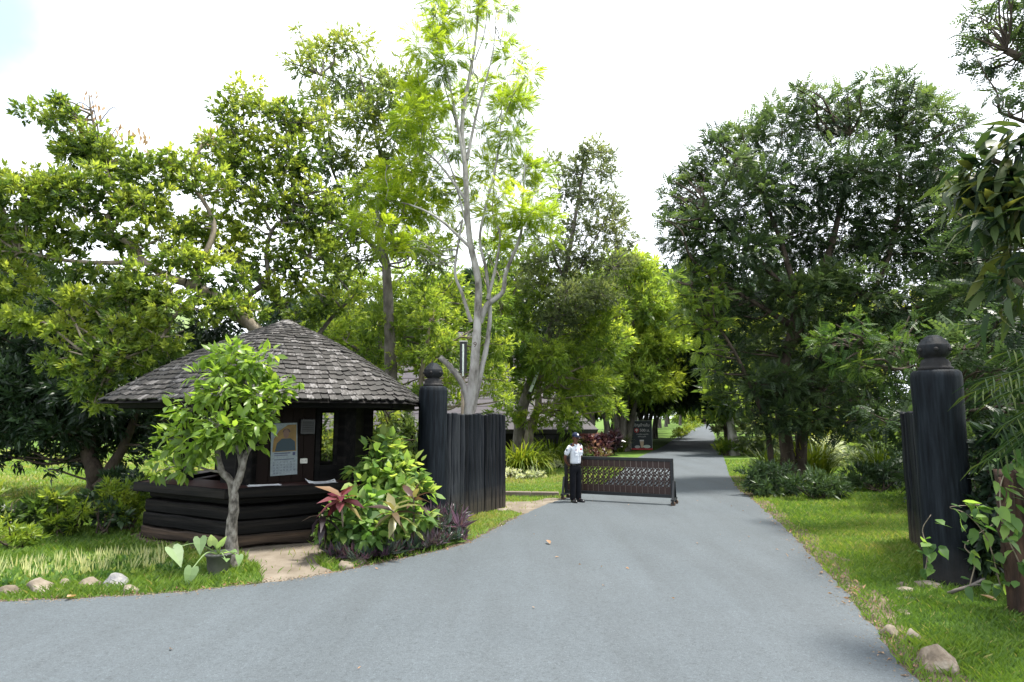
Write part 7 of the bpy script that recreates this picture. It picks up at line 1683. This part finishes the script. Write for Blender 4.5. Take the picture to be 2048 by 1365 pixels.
# palm fronds
pm_ = (6.6, 6.5, 0)
palm = thing('palm', 'small palm with arching fronds reaching in at the frame edge', 'palm', pm_)
tb = Buf(); tube(tb, [(0, 0, 0), (0, 0, 1.9)], .12, .08, 10, wob=.1); link('trunk', tb.mesh('trunk', BARK_DARK), palm)
for i, tgt in enumerate(((4.504, 6.2, 2.25), (4.465, 6, 2.362), (4.392, 5.8, 2.165), (4.416, 6, 1.56), (4.708, 6, 2.651), (4.435, 5.8, 1.891), (4.522, 5.7, 1.714), (4.772, 6.3, 1.66), (7.6, 6.4, 2.6), (7.4, 7.3, 2.8), (6.6, 7.9, 2.5))):
    tgt = Vector(tgt) - Vector(pm_); b0 = Vector((0, 0, 1.95))
    mid = b0.lerp(tgt, .5) + Vector((0, 0, .38))
    P = catmull([b0, b0.lerp(mid, .5)+Vector((0, 0, .1)), mid, tgt], 6)
    bb = Buf(); tube(bb, P, .014, .004, 5)
    for j in range(3, len(P)):
        for s_ in (1, -1):
            for q in (0, .5):
                p = P[j-1].lerp(P[j], q); ax = (P[j]-P[j-1]).normalized(); sd = ax.cross(Vector((0, 0, 1))).normalized()*s_
                d = (ax*.9 + sd*.8 + Vector((0, 0, -.25+random.uniform(-.15, .1)))).normalized()
                L = .40*(.6+.8*math.sin(math.pi*min(.92, j/len(P)))); V, T = leaf_tpl(1, .055, .25, .1, False, wide=.5)
                bb.add(xf(V, frame(p, d, L, .1)), T, random.random())
    link('frond', bb.mesh('frond', LF_PALM), palm)

# ---------------------------------------------------------------- stones, fallen leaves, branch
def stone(label, p, sx, sy, sz, seed, mat=None, group=None, rz=0):
    bm = bmesh.new(); bmesh.ops.create_icosphere(bm, subdivisions=3, radius=1)
    r_ = np.random.default_rng(seed); K = r_.normal(0, 1, (10, 3)); A = r_.uniform(.45, .8, 10); ph = r_.uniform(0, 6, (5, 3)); 
    for v in bm.verts:
        c = np.array(v.co); 
        for k in range(10):      # cut facets
            n = K[k]/np.linalg.norm(K[k]); d = c @ n - A[k] - .12
            if d > 0: c = c - n*d*.95
        f = 1 + .05*math.sin(c[0]*5+ph[0, 0]) * math.sin(c[1]*6+ph[1, 0]) + .03*math.sin(c[2]*11+ph[2, 0])
        v.co = Vector(c*f)
    bmesh.ops.transform(bm, matrix=Matrix.Diagonal((sx, sy, sz, 1)), verts=bm.verts)
    o = link('stone', bm_mesh('stone', bm, mat or STONE, mat in (None, STONE))); o.location = (p[0], p[1], sz*.02); o.rotation_euler = (0, 0, rz)
    return tag(o, label, 'stone', group)
EG = 'stones edging the left bed'
for i, (p, sx, sy, sz, lab, m) in enumerate([((-5.749, 7.42, 0), .21, .16, .13, 'pale rounded edge stone nearest the frame edge in the left bed', STONE), ((-5.454, 7.543, 0), .28, .20, .21, 'large brown domed edge stone second along the left bed', STONE), ((-5.318, 7.759, 0), .13, .12, .13, 'small upright edge stone next to the large brown domed one', STONE), ((-5.002, 7.715, 0), .20, .15, .15, 'grey-brown edge stone in the middle of the left bed', STONE),
   ((-4.756, 7.804, 0), .22, .17, .19, 'jagged blue-white edge stone of the left bed', STONE_WHITE), ((-4.425, 7.564, 0), .19, .13, .11, 'low flat edge stone in front of the jagged blue-white one', STONE), ((-4.391, 8.084, 0), .10, .08, .07, 'small pale stone half sunk in grass near the potted plant', STONE_WHITE)]):
    stone(lab, p, sx*.74, sy*.74, sz*.78, 10+i, m, EG, random.uniform(-.4, .4))
stone('smooth egg-shaped tan stone at the road corner of the creeper mound', (-2.222, 8.655, 0), .125, .11, .12, 40, STONE, None)
stone('small grey stone tucked in the purple ground cover beside the egg-shaped one', (-2.084, 8.943, 0), .09, .08, .08, 41, STONE)
stone('flat stone propping up the hut base at its far left corner', (-6.288, 11.192, 0), .19, .15, .08, 42, STONE)
stone('orange-tan flat stone propping up the hut base', (-5.749, 10.916, 0), .17, .13, .06, 43, CONCRETE)
stone('grey flat stone under the hut base close to the small tree trunk', (-4.868, 10.404, 0), .18, .14, .09, 44, STONE)
RG = 'stones along the right verge'
for i, (p, sx, sy, sz, lab, m) in enumerate([((3.404, 5.305, 0), .165, .13, .22, 'big angular cream boulder at the bottom of the right verge', STONE_CREAM), ((3.598, 5.914, 0), .085, .08, .11, 'small upright brown stone above the cream boulder', STONE), ((3.503, 6.07, 0), .11, .09, .10, 'round grey stone at the road edge of the right verge', STONE), ((4.984, 7.804, 0), .17, .11, .06, 'flat tan stone in the grass before the right post', STONE), ((4.589, 7.585, 0), .11, .08, .045, 'small flat stone left of the tan one before the right post', STONE), ((4.391, 7.242, 0), .11, .08, .04, 'pale flat stone in the middle of the right verge grass', STONE_WHITE), ((4.718, 7.849, 0), .09, .08, .04, 'grey stone farthest up the right verge grass', STONE), ((4.03, 6.724, 0), .10, .07, .04, 'half-buried brown stone lowest in the right verge grass', STONE)]):
    stone(lab, p, sx, sy, sz, 70+i, m, RG, random.uniform(-.6, .6))
br_ = (5.087, 7.564, 0)
bb = Buf(); tube(bb, [Vector(p)-Vector(br_) for p in catmull([(4.929, 7.42, 0), (4.995, 7.3, 0.086), (5.209, 7.4, 0.104), (5.448, 7.5, 0.156)], 5)], .022, .012, 7, wob=.2)
tube(bb, [Vector(p)-Vector(br_) for p in ((5.209, 7.4, 0.104), (5.224, 7.3, 0.14), (5.335, 7.3, 0.129))], .010, .004, 5)
o = tag(link('fallen_branch', bb.mesh('fallen_branch', BARK_GREY, True)), 'dry grey branch lying in the grass before the right post', 'branch'); o.location = br_
stone('rough grey foundation lump at the far foot of the plank fence', (-0.195, 13.9, 0), .16, .13, .08, 90, STONE)
# dry leaves lying along the road edges
def litter(label, P, size, seed):
    r_ = np.random.default_rng(seed); n = len(P)
    b = Buf(); place(b, [leaf_tpl(1, .5, .2, .25, False), leaf_tpl(1, .4, -.3, .2, False)], np.column_stack([P, r_.uniform(.02, .035, n)]), np.column_stack([r_.normal(size=n), r_.normal(size=n), r_.uniform(-.05, .25, n)]), size*r_.uniform(.5, 1.3, n), r_.random(n)*.4)
    return tag(link('fallen_leaves', b.mesh('fallen_leaves', LF_DRY)), label, kind='stuff')
def along(E, n, off, jit, y0, y1):
    Q = np.array([p for p in E if y0 < p[1] < y1]); i = rng.integers(0, len(Q)-1, n)
    return Q[i] + (Q[i+1]-Q[i])*rng.random((n, 1)) + rng.normal(0, jit, (n, 2)) + np.array(off)
litter('dry brown leaves scattered along the right road edge', np.concatenate([along(R_j, 110, (.08, 0), .10, 3.8, 9), along(R_j, 60, (.05, 0), .15, 9, 30)]), .055, 1)
litter('dry brown leaves along the left road edge by the stones', along(L_j, 170, (0, .06), .09, 6.2, 10), .05, 2)
litter('a few dry leaves lying on the asphalt and lawn', np.column_stack([rng.uniform(-3, 9, 70), rng.uniform(4.5, 22, 70)]), .055, 3)
def gravel(label, P, seed):
    r_ = np.random.default_rng(seed); n = len(P); b = Buf()
    oct_ = np.array([(1, 0, 0), (0, 1, 0), (-1, 0, 0), (0, -1, 0), (0, 0, .7), (0, 0, -.7)]); of = np.array([(0, 1, 4), (1, 2, 4), (2, 3, 4), (3, 0, 4), (1, 0, 5), (2, 1, 5), (3, 2, 5), (0, 3, 5)])
    place(b, [(oct_*np.array([1, .8, .6]), of), (oct_*np.array([.8, 1, .8]), of)], np.column_stack([P, np.full(n, .012)]), np.column_stack([r_.normal(size=n), r_.normal(size=n), r_.normal(0, .2, n)]), r_.uniform(.004, .017, n), .5)
    return tag(link('gravel', b.mesh('gravel', STONE)), label, kind='stuff')
gravel('crumbled grit along the right road edge', along(R_j, 2200, (.02, 0), .10, 3.5, 14), 5)
gravel('crumbled grit along the left road edge', along(L_j, 2200, (0, .0), .08, 5.5, 13), 6)
ol = (-4.881, 7.3, 0)
for (p, lab) in (((-4.865, 7.261, 0), 'large orange dry leaf on the road edge by the edge stones'), ((0.598, 10.166, 0), 'pale dry leaf lying alone on the asphalt before the fence'), ((5.26, 7.072, 0), 'curled pale dry leaf in the grass by the brown trunk')):
    o = link('dry_leaf', leaf_mesh('dry_leaf', leaf_tpl(1, .45, -.1, .3, True), LF_DRY, .4)); o.location = (p[0], p[1], .03); o.scale = (.16, .16, .16); o.rotation_euler = (0, R(-6), random.uniform(0, 6)); tag(o, lab, 'leaf')
